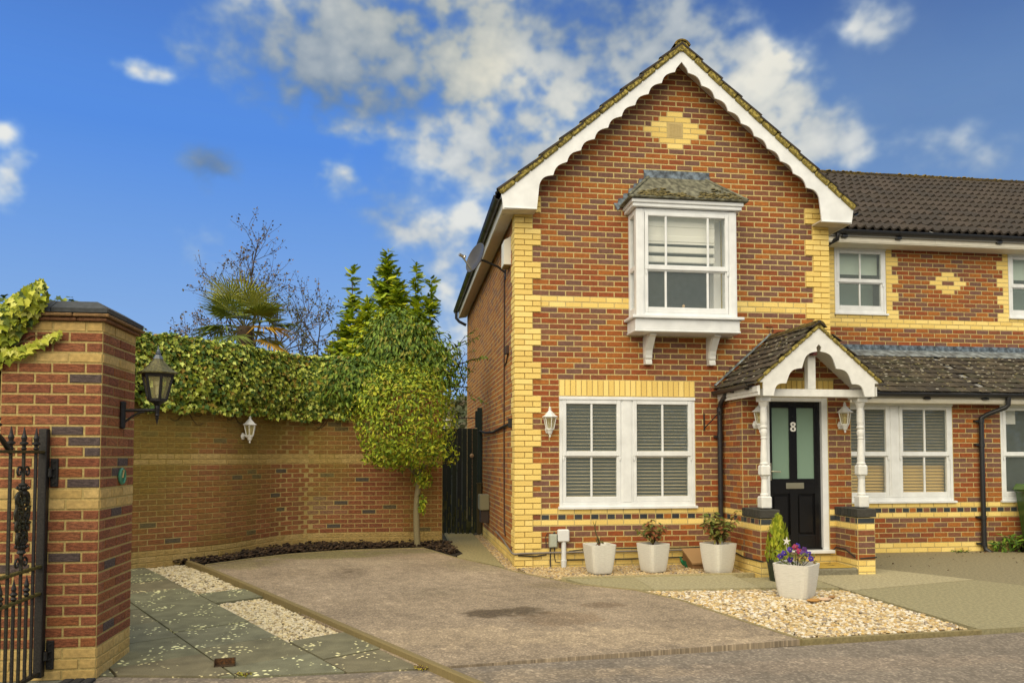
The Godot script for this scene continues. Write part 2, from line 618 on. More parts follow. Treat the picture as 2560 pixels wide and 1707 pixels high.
# puffs: azimuth, elevation (degrees), half width, half height, amount, brightness, warmth
var PUFFS := [
	[3.1, 29.9, 4.43, 2.51, 1, 0.88, 1], [4.9, 27.6, 2.67, 2.38, 1, 0.86, 1], [4.0, 25.5, 2.36, 1.10, 0.75, 0.72, 0.9], [-0.1, 29.0, 4.37, 2.53, 0.85, 0.6, 0.8], [-3.3, 27.6, 5.43, 2.80, 0.7, 0.38, 0.5],
	[-5.5, 25.3, 5.61, 2.64, 0.55, 0.3, 0.4], [-8.9, 29.7, 3.00, 0.77, 0.7, 0.75, 0.3], [7.0, 30.0, 2.08, 1.37, 0.7, 0.7, 0.8], [-10.5, 28.0, 3.75, 1.57, 0.3, 0.4, 0.2], [-1.8, 24.6, 4.61, 1.47, 0.45, 0.36, 0.4],
	[12.0, 25.9, 2.80, 1.83, 1, 0.95, 0.5], [9.6, 24.2, 3.25, 2.01, 1, 0.92, 0.5], [8.2, 22.4, 3.55, 2.05, 0.85, 0.85, 0.3], [4.9, 22.7, 2.65, 1.15, 0.75, 0.8, 0.2], [2.0, 22.1, 2.19, 1.03, 0.8, 0.84, 0.1],
	[3.7, 21.3, 3.23, 1.04, 0.6, 0.72, 0.1], [9.9, 20.9, 4.42, 1.83, 0.6, 0.75, 0.3], [6.1, 20.1, 4.42, 1.58, 0.45, 0.66, 0.2], [-0.4, 22.5, 1.16, 0.56, 0.35, 0.75, 0], [-1.1, 22.6, 0.63, 0.46, 0.6, 0.85, 0],
	[14.4, 28.9, 5.87, 2.55, 0.72, 0.52, 0.3], [18.4, 28.9, 4.31, 2.06, 0.6, 0.55, 0.3], [21.8, 27.9, 2.80, 1.61, 0.75, 0.68, 0.2], [16.1, 26.4, 4.36, 1.92, 0.65, 0.66, 0.4], [10.8, 28.5, 2.67, 1.64, 0.45, 0.45, 0.2],
	[24.3, 26.7, 1.91, 0.93, 0.45, 0.62, 0.1], [25.7, 25.1, 2.55, 1.77, 1, 0.92, 0.5], [27.5, 23.0, 2.36, 2.16, 0.95, 0.88, 0.5], [25.1, 22.5, 2.97, 1.96, 0.9, 0.86, 0.5], [29.3, 21.3, 1.79, 1.70, 0.75, 0.74, 0.3],
	[27.2, 20.1, 2.89, 1.25, 0.6, 0.7, 0.3], [31.6, 21.0, 1.74, 1.44, 0.42, 0.66, 0.1], [22.9, 24.0, 2.49, 2.19, 0.7, 0.8, 0.4], [32.4, 27.6, 1.60, 1.19, 0.85, 0.84, 0.1], [33.4, 26.4, 1.09, 0.99, 0.65, 0.76, 0.1],
	[34.8, 27.2, 1.42, 0.85, 0.35, 0.66, 0], [36.8, 19.7, 2.04, 1.05, 0.4, 0.7, 0], [32.0, 19.9, 1.48, 0.97, 0.4, 0.7, 0], [39.0, 18.1, 3.46, 1.39, 0.35, 0.62, 0], [-18.4, 24.3, 1.31, 0.45, 0.95, 0.98, 0],
	[-17.0, 24.2, 1.10, 0.41, 0.85, 0.95, 0], [-15.9, 25.8, 1.49, 0.78, 0.28, 0.55, 0], [-13.6, 25.5, 1.54, 1.14, 0.25, 0.5, 0], [-4.2, 22.5, 1.27, 0.70, 0.75, 0.9, 0.1], [-2.8, 22.2, 0.74, 0.66, 0.75, 0.9, 0.1],
	[-5.1, 22.2, 0.84, 0.40, 0.45, 0.85, 0], [-5.6, 19.7, 0.89, 0.77, 0.65, 0.9, 0.1], [-4.0, 19.8, 0.68, 0.57, 0.7, 0.9, 0.1], [-4.6, 18.9, 1.69, 0.65, 0.4, 0.75, 0.1], [-25.3, 19.2, 0.73, 0.58, 0.9, 0.95, 0],
	[-24.9, 17.1, 0.71, 0.92, 0.85, 0.92, 0], [-24.3, 18.2, 0.53, 0.36, 0.6, 0.9, 0], [-25.2, 15.9, 0.72, 0.92, 0.6, 0.85, 0], [3.2, 16.3, 2.04, 1.09, 0.9, 0.92, 0.1], [4.9, 17.1, 1.76, 0.95, 0.85, 0.92, 0.1],
	[1.1, 15.7, 1.74, 0.77, 0.75, 0.88, 0.1], [3.2, 14.1, 2.33, 1.25, 0.75, 0.88, 0.1], [-0.3, 16.4, 1.73, 1.08, 0.35, 0.6, 0.1], [2.9, 12.1, 2.04, 1.27, 0.6, 0.88, 0.1], [4.1, 9.0, 2.33, 1.72, 0.7, 0.92, 0.1],
	[-1.5, 17.5, 2.58, 1.61, 0.28, 0.45, 0.2], [-13.6, 19.6, 1.41, 1.18, 0.5, 0.16, 0.3], [-13.0, 18.9, 1.55, 1.00, 0.25, 0.2, 0.2], [-12.4, 13.5, 3.88, 2.63, 0.16, 0.6, 0.1],
]

func wrap_az(a: float) -> float:
	return fposmod(a + 180.0, 360.0) - 180.0

func air(az: float, el: float) -> Vector3:      # display sRGB of the clear sky
	var x := clampf(wrap_az(az - 8.0) / 34.0, -1.0, 1.0)       # -1 left edge of the view, 1 right edge
	x *= 1.0 - smoothstep(60.0, 170.0, absf(wrap_az(az - 8.0)))
	var low := Vector3(0.62, 0.75, 0.90)
	var mid := Vector3(0.345, 0.56, 0.885).lerp(Vector3(0.40, 0.54, 0.74), clampf(x * 0.9 + 0.3, 0.0, 1.0))
	var high := Vector3(0.30, 0.475, 0.775).lerp(Vector3(0.25, 0.38, 0.63), clampf(x * 0.9 + 0.35, 0.0, 1.0))
	var e := clampf(el, 0.0, 90.0)
	if e < 21.0:
		return low.lerp(mid, pow(e / 21.0, 1.2))
	return mid.lerp(high, smoothstep(0.0, 1.0, minf(1.0, (e - 21.0) / 12.0)))

func puff_maps(az: float, el: float) -> Vector3:      # amount, brightness x amount, warmth x amount
	var o := Vector3.ZERO
	for p in PUFFS:
		var dx: float = wrap_az(az - p[0]) / p[2]
		if absf(dx) > 2.2:
			continue
		var dy: float = (el - p[1]) / p[3]
		var d := dx * dx + dy * dy
		if d < 4.5:
			var w: float = exp(-d * 0.85) * p[4]
			o += Vector3(w, w * p[5], w * p[6])
	return o

func sky_at(az: float, el: float, pm: Vector3, cosel: float) -> Color:
	var dx := az * DEG
	# noise on the sphere
	var ce := cosel
	var x := sin(dx) * ce
	var z := cos(dx) * ce
	var y := sin(el * DEG)
	var f := n_cloud.get_noise_3d(x, y * 1.5, z)
	var g := n_edge.get_noise_3d(x, y * 1.3, z)
	var base := air(az, el)
	var am := pm.x
	var wide := 0.0       # the same broken cloud goes on all round
	var off := absf(wrap_az(az - 7.0))
	var outside := maxf(smoothstep(34.0, 60.0, off), smoothstep(32.0, 45.0, el))
	if outside > 0.0:
		wide = smoothstep(-0.55, 0.15, f) * 0.95 * outside * smoothstep(-2.0, 8.0, el)
	var bright := 0.6
	var warm := 0.2
	if am > 0.001:
		bright = pm.y / am
		warm = pm.z / am
	am = 1.0 - exp(-am * 1.25)
	var cov := smoothstep(0.10, 0.92, am * (1.0 + 0.55 * f + 0.5 * g) + 0.16 * f + 0.20 * g)
	cov *= smoothstep(0.02, 0.16, am)
	cov = clampf(cov, 0.0, 0.97)
	var lit := clampf(bright - 0.05 + 0.42 * f + 0.22 * g, 0.0, 1.0)
	var c := Vector3(0.36, 0.46, 0.60).lerp(Vector3(0.93, 0.93, 0.91), lit)
	c = c.lerp(c * Vector3(1.02, 0.985, 0.90), warm)
	if wide > cov:
		var k := clampf(0.80 + 0.4 * f + 0.2 * g, 0.0, 1.0)
		c = Vector3(0.50, 0.57, 0.68).lerp(Vector3(0.95, 0.95, 0.93), k)
		cov = wide
	base = base.lerp(c, cov)
	# thin veil that follows the large noise
	var veil := clampf(0.10 + 0.35 * n_cloud.get_noise_3d(x * 0.4 + 3.0, y * 0.5, z * 0.4), 0.0, 0.25) * smoothstep(-6.0, 14.0, wrap_az(az))
	base = base.lerp(Vector3(0.56, 0.64, 0.74), veil)
	return Color(base.x, base.y, base.z)

func sky_image() -> Image:
	n_cloud = noise(5.5, 6, 3)
	n_edge = noise(24.0, 4, 8)
	var W := 4096
	var H := 2048
	# whole sky, coarse
	var cw := 512
	var ch := 128        # upper half
	var im := Image.create(cw, ch * 2, false, Image.FORMAT_RGB8)
	im.fill(Color(0.36, 0.36, 0.33))
	for j in ch + 1:
		var el := 90.0 - 180.0 * (j + 0.5) / (ch * 2)
		var ce := cos(el * DEG)
		for i in cw:
			var az := 360.0 * (i + 0.5) / cw - 180.0
			im.set_pixel(i, j, sky_at(az, maxf(el, 0.0), puff_maps(az, el), ce))
	im.resize(W, H, Image.INTERPOLATE_CUBIC)
	# the same sky at full detail where the clouds are well seen
	var a0 := -40.0
	var a1 := 56.0
	var e1 := 46.0
	var x0 := int((a0 + 180.0) / 360.0 * W)
	var x1 := int((a1 + 180.0) / 360.0 * W)
	var y0 := int((90.0 - e1) / 180.0 * H)
	var y1 := H / 2 + 8
	var q := 4
	var lw := (x1 - x0) / q + 2
	var lh := (y1 - y0) / q + 2
	var low: Array = []
	for j in lh:
		var el := 90.0 - 180.0 * (y0 + j * q) / H
		var row := PackedVector3Array()
		for i in lw:
			row.append(puff_maps(360.0 * (x0 + i * q) / W - 180.0, el))
		low.append(row)
	for j in y1 - y0:
		var el := 90.0 - 180.0 * (y0 + j + 0.5) / H
		var ce := cos(el * DEG)
		var fj := float(j) / q
		var r0: PackedVector3Array = low[int(fj)]
		var r1: PackedVector3Array = low[int(fj) + 1]
		var tj := fj - int(fj)
		var edge_j := smoothstep(0.0, 40.0, float(j))
		for i in x1 - x0:
			var fi := float(i) / q
			var k := int(fi)
			var ti := fi - k
			var pm: Vector3 = r0[k].lerp(r0[k + 1], ti).lerp(r1[k].lerp(r1[k + 1], ti), tj)
			var az := 360.0 * (x0 + i + 0.5) / W - 180.0
			var col := sky_at(az, maxf(el, 0.0), pm, ce)
			var e := minf(edge_j, minf(smoothstep(0.0, 40.0, float(i)), smoothstep(0.0, 40.0, float(x1 - x0 - i))))
			if e < 1.0:
				col = im.get_pixel(x0 + i, y0 + j).lerp(col, e)
			im.set_pixel(x0 + i, y0 + j, col)
	# column 0 of a panorama looks along -z
	var out := Image.create(W, H, false, Image.FORMAT_RGB8)
	out.blit_rect(im, Rect2i(W / 2, 0, W / 2, H), Vector2i(0, 0))
	out.blit_rect(im, Rect2i(0, 0, W / 2, H), Vector2i(W / 2, 0))
	return out

func setup_view() -> void:
	var cam := Camera3D.new()
	cam.name = "camera"
	var yw := YAW * DEG
	var pt := PITCH * DEG
	var fw := Vector3(sin(yw) * cos(pt), sin(pt), -cos(yw) * cos(pt))
	var rt := Vector3(cos(yw), 0, sin(yw))
	var up := rt.cross(fw)
	cam.transform = Transform3D(Basis(rt, up, -fw), CAM)
	cam.projection = Camera3D.PROJECTION_FRUSTUM
	cam.near = 0.1
	cam.far = 2000.0
	cam.size = 0.1 * 1707.0 / 1971.0
	cam.frustum_offset = Vector2(0, 0.1 * 202.5 / 1971.0)
	cam.current = true
	add_child(cam)
	var we := WorldEnvironment.new()
	we.name = "world_environment"
	var env := Environment.new()
	env.background_mode = Environment.BG_SKY
	var sky := Sky.new()
	var sm := PanoramaSkyMaterial.new()
	sm.panorama = ImageTexture.create_from_image(sky_image())
	sky.sky_material = sm
	env.sky = sky
	env.background_energy_multiplier = 1.0 / EXPOSURE
	env.tonemap_mode = Environment.TONE_MAPPER_LINEAR
	env.tonemap_exposure = EXPOSURE
	env.sdfgi_enabled = true
	env.ssao_enabled = true
	env.ssil_enabled = true
	we.environment = env
	add_child(we)
	var sun := DirectionalLight3D.new()
	sun.name = "sun"
	sun.light_energy = 0.5
	sun.light_angular_distance = 80.0
	sun.light_color = Color(1.0, 0.93, 0.79)
	sun.shadow_enabled = true
	add_child(sun)
	sun.look_at_from_position(Vector3(-3.0, 6.0, 6.0), Vector3.ZERO)


# ------------------------------------------------------------------ ground
func ground_poly(b: MB, pts: Array, top: float, thick: float, step := 0.6, uvrect := Rect2(0, 0, 1, 1)) -> void:
	# a slab that follows the fall of the ground; pts are [x, z]; cut in strips across z so that it bends with the fall
	var poly := PackedVector2Array()
	for p in pts:
		poly.append(Vector2(p[0], p[1]))
	if Geometry2D.is_polygon_clockwise(poly):
		poly.reverse()
	var pieces: Array = [poly]
	for cut in [0.0, 6.0]:
		var nx: Array = []
		for pc in pieces:
			for rect in [PackedVector2Array([Vector2(-900, -900), Vector2(900, -900), Vector2(900, cut), Vector2(-900, cut)]), PackedVector2Array([Vector2(-900, cut), Vector2(900, cut), Vector2(900, 900), Vector2(-900, 900)])]:
				for q in Geometry2D.intersect_polygons(pc, rect):
					nx.append(q)
		pieces = nx
	for pc in pieces:
		if Geometry2D.is_polygon_clockwise(pc):
			pc.reverse()
		var ix := Geometry2D.triangulate_polygon(pc)
		for i in range(0, ix.size(), 3):
			var a: Vector2 = pc[ix[i]]
			var c: Vector2 = pc[ix[i + 1]]
			var d: Vector2 = pc[ix[i + 2]]
			var A := Vector3(a.x, gy(a.y) + top, a.y)
			var C := Vector3(c.x, gy(c.y) + top, c.y)
			var D := Vector3(d.x, gy(d.y) + top, d.y)
			if (C - A).cross(D - A).y < 0.0:
				b.tri(A, D, C)
			else:
				b.tri(A, C, D)
	for i in poly.size():
		var a := poly[i]
		var c := poly[(i + 1) % poly.size()]
		var n := maxi(1, int(ceil(a.distance_to(c) / 1.5)))
		for k in n:
			var p := a.lerp(c, float(k) / n)
			var q := a.lerp(c, float(k + 1) / n)
			var e := (q - p).normalized()
			b.ctr = Vector3(p.x, gy(p.y), p.y) + Vector3(-e.y, 0, e.x) * 0.01 + Vector3(0, top - thick / 2, 0)
			b.oquad(Vector3(p.x, gy(p.y) + top, p.y), Vector3(q.x, gy(q.y) + top, q.y), Vector3(q.x, gy(q.y) + top - thick, q.y), Vector3(p.x, gy(p.y) + top - thick, p.y))

func remap_uv(b: MB, x0: float, z0: float, w: float) -> void:
	for i in b.v.size():
		b.uv[i] = Vector2((b.v[i].x - x0) / w, (b.v[i].z - z0) / w)

const DX := 0.508      # the paving runs along (DX, DZ)
const DZ := 0.861
func st(s: float, t: float) -> Array:      # along and across the paving
	return [s * DX + t * DZ, s * DZ - t * DX]

func asphalt_image(n: int, x0: float, z0: float, w: float, base: Color, stains: Array, sd: int) -> Image:
	var f1 := noise(0.9, 4, sd)
	var f2 := noise(5.0, 3, sd + 1)
	var f3 := noise(22.0, 2, sd + 2)
	var im := Image.create(n, n, false, Image.FORMAT_RGB8)
	for j in n:
		var z := z0 + w * (j + 0.5) / n
		for i in n:
			var x := x0 + w * (i + 0.5) / n
			var a := f1.get_noise_2d(x, z)
			var d := f2.get_noise_2d(x, z)
			var g := f3.get_noise_2d(x, z)
			var k := 1.0 + 0.24 * a + 0.22 * d + 0.22 * g
			var c := Vector3(base.r, base.g, base.b) * k
			for s in stains:      # x, z, half x, half z, strength, r, g, b
				var dx: float = (x - s[0]) / s[2]
				var dz: float = (z - s[1]) / s[3]
				var q := dx * dx + dz * dz
				if q < 4.0:
					var m: float = clampf((1.25 - q + 0.9 * d + 0.6 * a) * 1.4, 0.0, 1.0) * s[4]
					c = c.lerp(Vector3(s[5], s[6], s[7]) * k, m)
			im.set_pixel(i, j, Color(c.x, c.y, c.z).linear_to_srgb())
	return im

func asphalt_mat(nm: String, im: Image) -> StandardMaterial3D:
	var m := mat(nm, Color.WHITE, 0.92)
	m.albedo_texture = as_tex(im)
	m.vertex_color_use_as_albedo = false
	m.texture_repeat = true
	var cg := noise(0.09, 2, 77, FastNoiseLite.TYPE_CELLULAR, FastNoiseLite.FRACTAL_NONE)
	cg.cellular_return_type = FastNoiseLite.RETURN_CELL_VALUE
	var chips := cg.get_seamless_image(512, 512)
	chips.convert(Image.FORMAT_L8)
	var fine := grey(512, [[0.25, 2, 1.0]], 0.0, 1.0, 91).get_data()
	var cd := chips.get_data()
	var o := PackedByteArray()
	o.resize(512 * 512)
	for i in 512 * 512:
		var q := cd[i] / 255.0
		o[i] = clampi(int(255.0 * (0.60 + 0.24 * q * q * q + 0.24 * fine[i] / 255.0)), 0, 255)
	var ct := as_tex(Image.create_from_data(512, 512, false, Image.FORMAT_L8, o))
	m.detail_enabled = true
	m.detail_albedo = ct
	m.detail_blend_mode = BaseMaterial3D.BLEND_MODE_MUL
	m.detail_uv_layer = BaseMaterial3D.DETAIL_UV_2
	m.uv2_scale = Vector3(12, 12, 12)
	m.heightmap_enabled = true
	m.heightmap_scale = 0.4
	m.heightmap_texture = ct
	return m

# stones: rounded chips scattered in a polygon
func stone_mesh(sd: int) -> MB:
	var b := MB.new()
	rng.seed = sd
	var rings := [[0.0, -0.36], [0.42, -0.2], [0.5, 0.02], [0.36, 0.26], [0.0, 0.34]]
	var wob: Array = []
	for i in 6:
		wob.append(r(0.75, 1.2))
	for i in rings.size() - 1:
		for j in 6:
			var k := (j + 1) % 6
			var p := func(ri: int, q: int) -> Vector3: return Vector3(sin(TAU * q / 6) * rings[ri][0] * wob[q] * 1.15, rings[ri][1], cos(TAU * q / 6) * rings[ri][0] * wob[q] * 0.85)
			b.ctr = Vector3.ZERO
			var A: Vector3 = p.call(i, j)
			var B: Vector3 = p.call(i, k)
			var C: Vector3 = p.call(i + 1, k)
			var D: Vector3 = p.call(i + 1, j)
			if i > 0:
				b.otri(A, B, C)
			if i < rings.size() - 2:
				b.otri(A, C, D)
			elif i > 0:
				pass
			if i == 0:
				b.otri(A, C, D)
	return b

func stones(nm: String, label: String, poly: PackedVector2Array, count: int, size: float, palette: Array, top: float, sd: int, heap := 0.012) -> void:
	rng.seed = sd
	var box := Rect2(poly[0], Vector2.ZERO)
	for p in poly:
		box = box.expand(p)
	var placed: Array = []
	var guard := 0
	while placed.size() < count and guard < count * 12:
		guard += 1
		var p := Vector2(r(box.position.x, box.end.x), r(box.position.y, box.end.y))
		if not Geometry2D.is_point_in_polygon(p, poly):
			continue
		var s := size * r(0.6, 1.35)
		var bs := Basis(Vector3(0, 1, 0), r(0, TAU)) * Basis(Vector3(1, 0, 0), r(-0.5, 0.5))
		placed.append([Transform3D(bs.scaled(Vector3(s, s * r(0.7, 1.0), s)), Vector3(p.x, gy(p.y) + top + r(0.0, heap), p.y)), rng.randi() % palette.size()])
	var holder := Node3D.new()
	holder.name = numbered(nm)
	add_child(holder)
	tag(holder, label, "gravel", "", "stuff")
	scatter(holder, "stone", "stones", stone_mesh(sd + 5), palette, placed, M.stone)

var GOLD := [cl(0.62, 0.50, 0.28), cl(0.70, 0.60, 0.40), cl(0.52, 0.36, 0.15), cl(0.74, 0.68, 0.54), cl(0.45, 0.33, 0.17), cl(0.66, 0.48, 0.20), cl(0.33, 0.27, 0.20), cl(0.78, 0.72, 0.60), cl(0.58, 0.46, 0.26)]
var PALE := [cl(0.68, 0.60, 0.40), cl(0.74, 0.67, 0.48), cl(0.55, 0.45, 0.25), cl(0.62, 0.55, 0.40), cl(0.36, 0.29, 0.17), cl(0.70, 0.60, 0.35)]
var DRIVE := [[-4.58, -1.42], [-4.07, -0.63], [-3.6, -1.22], [-3.15, -1.66], [-2.37, -2.05], [-1.144, -2.2], [-0.734, -1.02], [-0.06, 0.43], [0.555, 1.343], [1.106, 1.734], [1.419, 2.283], [1.67, 3.211], [1.893, 3.95], [-1.34, 4.375], [-2.01, 3.224], [-2.99, 1.484]]

func build_ground() -> void:
	# one sheet to the horizon
	var b := MB.new()
	for q in [[-900.0, -4.6], [-4.6, 0.0], [0.0, 6.0], [6.0, 900.0]]:
		var y0 := gy(q[0]) - 0.06
		var y1 := gy(q[1]) - 0.06
		if q[1] == 900.0:
			y1 = y0
		b.quad(Vector3(-900, y1, q[1]), Vector3(900, y1, q[1]), Vector3(900, y0, q[0]), Vector3(-900, y0, q[0]))
	struct("ground", b, tri_tex(mat("earth", lin(0.075, 0.075, 0.035), 0.95), tex.blotch, Vector3(0.4, 0.4, 0.4)))

	# the street in front
	b = MB.new()
	ground_poly(b, [[-40, 4.0], [-3.63, 4.27], [-2.6, 4.433], [-1.34, 4.385], [0.3, 4.25], [1.784, 4.103], [4.03, 3.915], [40, 1.2], [40, 16], [-40, 16]], -0.012, 0.05)
	remap_uv(b, -4.5, 2.5, 9.0)
	var stn := [[-2.3, 4.75, 1.6, 0.30, 0.5, 0.455, 0.353, 0.231], [1.6, 4.65, 2.0, 0.18, 0.35, 0.455, 0.353, 0.252], [-0.6, 4.62, 1.4, 0.16, 0.5, 0.501, 0.395, 0.262]]
	struct("street", b, asphalt_mat("street_asphalt", asphalt_image(768, -4.5, 2.5, 9.0, Color(0.37, 0.31, 0.235), stn, 5)))

	# the parking bay
	b = MB.new()
	ground_poly(b, DRIVE, 0.0, 0.05)
	remap_uv(b, -4.7, -2.4, 7.0)
	stn = [[-2.15, 0.30, 0.24, 0.42, 0.85, 0.194, 0.145, 0.091], [-0.62, 2.66, 0.26, 0.20, 0.95, 0.160, 0.117, 0.070], [-0.30, 2.62, 0.24, 0.22, 0.9, 0.170, 0.124, 0.072], [-0.05, 2.95, 0.4, 0.3, 0.5, 0.273, 0.182, 0.101], [0.55, 2.42, 0.22, 0.14, 0.6, 0.251, 0.171, 0.101],
		[0.25, 1.35, 0.35, 0.25, 0.45, 0.342, 0.267, 0.131], [-1.1, 1.55, 0.35, 0.3, 0.3, 0.296, 0.245, 0.151], [-2.5, -1.55, 1.1, 0.45, 0.75, 0.285, 0.267, 0.091], [-3.6, -0.75, 0.55, 0.5, 0.6, 0.319, 0.278, 0.101], [-1.5, -1.85, 0.9, 0.3, 0.6, 0.273, 0.256, 0.101], [-0.5, -0.3, 0.5, 0.6, 0.3, 0.342, 0.299, 0.141],
		[-1.6, 0.9, 1.3, 0.9, 0.40, 0.569, 0.459, 0.332], [-2.2, -0.6, 1.2, 0.5, 0.45, 0.569, 0.470, 0.332], [-1.0, 3.55, 1.2, 0.35, 0.55, 0.615, 0.481, 0.312], [0.6, 3.7, 1.2, 0.3, 0.55, 0.615, 0.481, 0.312]]
	struct("driveway", b, asphalt_mat("drive_asphalt", asphalt_image(900, -4.7, -2.4, 7.0, Color(0.50, 0.395, 0.27), stn, 15)))

	# bark mulch bed along the curved wall
	b = MB.new()
	ground_poly(b, [[-4.72, -1.0], [-4.07, -0.66], [-3.6, -1.25], [-3.15, -1.69], [-2.37, -2.08], [-1.144, -2.24], [-0.74, -1.05], [-0.6, -1.4], [-0.72, -2.9], [-3.4, -3.0], [-4.8, -1.4]], 0.01, 0.05)
	struct("planting_bed", b, tri_tex(mat("soil", lin(0.030, 0.019, 0.010), 0.95), tex.fine, Vector3(4, 4, 4), 1.0))
	rng.seed = 31
	var chips: Array = []
	var bed := PackedVector2Array([Vector2(-4.55, -0.82), Vector2(-4.1, -0.72), Vector2(-3.6, -1.30), Vector2(-3.15, -1.74), Vector2(-2.37, -2.13), Vector2(-1.15, -2.30), Vector2(-0.79, -1.25), Vector2(-0.66, -1.5), Vector2(-0.74, -2.75), Vector2(-2.9, -2.78), Vector2(-3.45, -2.45), Vector2(-4.0, -1.40)])
	while chips.size() < 2600:
		var p := Vector2(r(-4.6, -0.6), r(-2.85, -0.6))
		if Geometry2D.is_point_in_polygon(p, bed):
			chips.append([Transform3D((Basis(Vector3.UP, r(0, TAU)) * Basis(Vector3.RIGHT, r(-0.7, 0.7)) * Basis(Vector3.BACK, r(-0.6, 0.6))).scaled(Vector3(r(0.02, 0.045), r(0.008, 0.02), r(0.04, 0.10))), Vector3(p.x, 0.02 + absf(r(-1, 1) * r(0, 1)) * 0.075, p.y)), rng.randi() % 5])
	var chip := MB.new()
	chip.box(Vector3(-0.5, -0.5, -0.5), Vector3(0.5, 0.5, 0.5), 0.12)
	var ch := Node3D.new()
	ch.name = "bark_mulch"
	add_child(ch)
	tag(ch, "dark brown bark mulch heaped along the foot of the curved brick wall", "mulch", "", "stuff")
	scatter(ch, "chip", "bark_chips", chip, [cl(0.055, 0.030, 0.014), cl(0.035, 0.019, 0.010), cl(0.085, 0.048, 0.022), cl(0.028, 0.017, 0.010), cl(0.11, 0.07, 0.035)], chips, M.bark)

	# paving slabs left of the bay: two columns of flags and the gravel strip between them and the kerb
	var pave := Node3D.new()
	pave.name = "paving"
	add_child(pave)
	tag(pave, "weathered grey concrete paving slabs beside the gate pillar, spotted with pale lichen", "paving", "", "structure")
	rng.seed = 7
	var slab_cols := [cl(0.43, 0.365, 0.215), cl(0.46, 0.39, 0.23), cl(0.40, 0.345, 0.205), cl(0.49, 0.41, 0.24)]
	var sm := tri_tex(mat("slab", Color.WHITE, 0.93), as_tex(lichen_image()), Vector3(0.62, 0.62, 0.62), 0.15, tex.fine)
	for col in [[-4.53, -3.865, 0.215], [-5.20, -4.54, 0.38], [-5.87, -5.21, 0.10]]:
		var s: float = col[2] - 0.665 * 5
		while s < 3.4:
			var e := minf(s + 0.655, 3.42)
			slab(pave, s, e, col[0], col[1] - 0.008, slab_cols[rng.randi() % 4], sm)
			s += 0.665
	slab(pave, -0.69, -0.13, -3.855, -3.36, slab_cols[1], sm)
	slab(pave, 1.775, 2.43, -3.855, -3.36, slab_cols[0], sm)
	slab(pave, 2.44, 3.12, -3.855, -3.36, slab_cols[2], sm)
	stones("pale_gravel", "pale cream gravel in the strip nearer the garden wall, beside the kerb", PackedVector2Array([Vector2(st(-3.1, -3.84)[0], st(-3.1, -3.84)[1]), Vector2(st(-0.7, -3.85)[0], st(-0.7, -3.85)[1]), Vector2(st(-0.7, -3.36)[0], st(-0.7, -3.36)[1]), Vector2(st(-3.1, -3.36)[0], st(-3.1, -3.36)[1])]), 2300, 0.030, PALE, -0.03, 71)
	stones("pale_gravel", "pale cream gravel in the strip nearer the street, between slabs and kerb", PackedVector2Array([Vector2(st(-0.11, -3.85)[0], st(-0.11, -3.85)[1]), Vector2(st(1.76, -3.85)[0], st(1.76, -3.85)[1]), Vector2(st(1.76, -3.36)[0], st(1.76, -3.36)[1]), Vector2(st(-0.11, -3.36)[0], st(-0.11, -3.36)[1])]), 2600, 0.030, PALE, -0.03, 72)

	# kerb boards and edgings
	var kb := MB.new()
	kb.col = cl(0.27, 0.21, 0.09)
	var k0 := st(-3.45, -3.33)
	var kpts := [-3.45, -2.2, -0.9, -0.12, 0.8, 4.004, 5.337, 6.340]
	for i in kpts.size() - 1:
		var a := st(kpts[i] + 0.004, -3.325)
		var c := st(kpts[i + 1] - 0.004, -3.325)
		var up := 0.035 if kpts[i] < 1.7 else 0.006
		kb.bar(Vector3(a[0], gy(a[1]) - 0.06 + up, a[1]), Vector3(c[0], gy(c[1]) - 0.06 + up, c[1]), 0.055, 0.15, 0.008)
	tag(obj("kerb_edging", kb, M.timber), "long mossy kerb edging between the gravel strips and the parking bay", "kerb")
	kb = MB.new()
	kb.col = cl(0.46, 0.38, 0.18)
	var edge := [[-4.07, -0.63], [-3.6, -1.22], [-3.15, -1.66], [-2.37, -2.05], [-1.144, -2.2], [-0.734, -1.02], [-0.06, 0.43], [0.555, 1.343], [1.106, 1.734], [1.419, 2.283], [1.67, 3.211], [1.893, 3.95], [3.66, 3.845]]
	for i in edge.size() - 1:
		var a := Vector3(edge[i][0], gy(edge[i][1]) - 0.045, edge[i][1])
		var c := Vector3(edge[i + 1][0], gy(edge[i + 1][1]) - 0.045, edge[i + 1][1])
		kb.bar(a, c, 0.035, 0.12 if i < 4 else 0.104, 0.004)
	tag(obj("concrete_edging", kb, M.concrete), "thin pale edging round the far side of the parking bay", "edging")

	# path to the side gate, path along the front, hard standing on the right
	b = MB.new()
	b.col = cl(0.540, 0.472, 0.230)
	ground_poly(b, [[-0.70, -1.02], [-0.68, -4.9], [-0.19, -4.9], [-0.17, 0.12]], 0.004, 0.06)
	struct("side_path", b, M.concrete)
	var ps := Node3D.new()
	ps.name = "front_path"
	add_child(ps)
	tag(ps, "concrete slab path along the front of the house to the porch", "path", "", "structure")
	for q in [[[0.46, 1.03], [1.30, 0.98], [1.30, 1.76], [1.16, 1.76], [0.62, 1.36]], [[1.305, 0.98], [2.55, 0.98], [2.55, 1.80], [1.305, 1.77]], [[2.555, 1.20], [3.42, 1.20], [3.42, 1.93], [2.555, 1.81]]]:
		b = MB.new()
		b.col = [cl(0.540, 0.486, 0.257), cl(0.581, 0.520, 0.284), cl(0.648, 0.581, 0.338)][rng.randi() % 3]
		ground_poly(b, q, 0.012, 0.06)
		obj("slab", b, M.concrete, ps)
	b = MB.new()
	b.col = cl(0.648, 0.553, 0.284)
	ground_poly(b, [[0.40, 1.02], [0.44, 0.94], [2.86, 0.90], [2.86, 0.975]], 0.022, 0.06)
	obj("slab_edging", b, M.concrete, ps)
	var hs := Node3D.new()
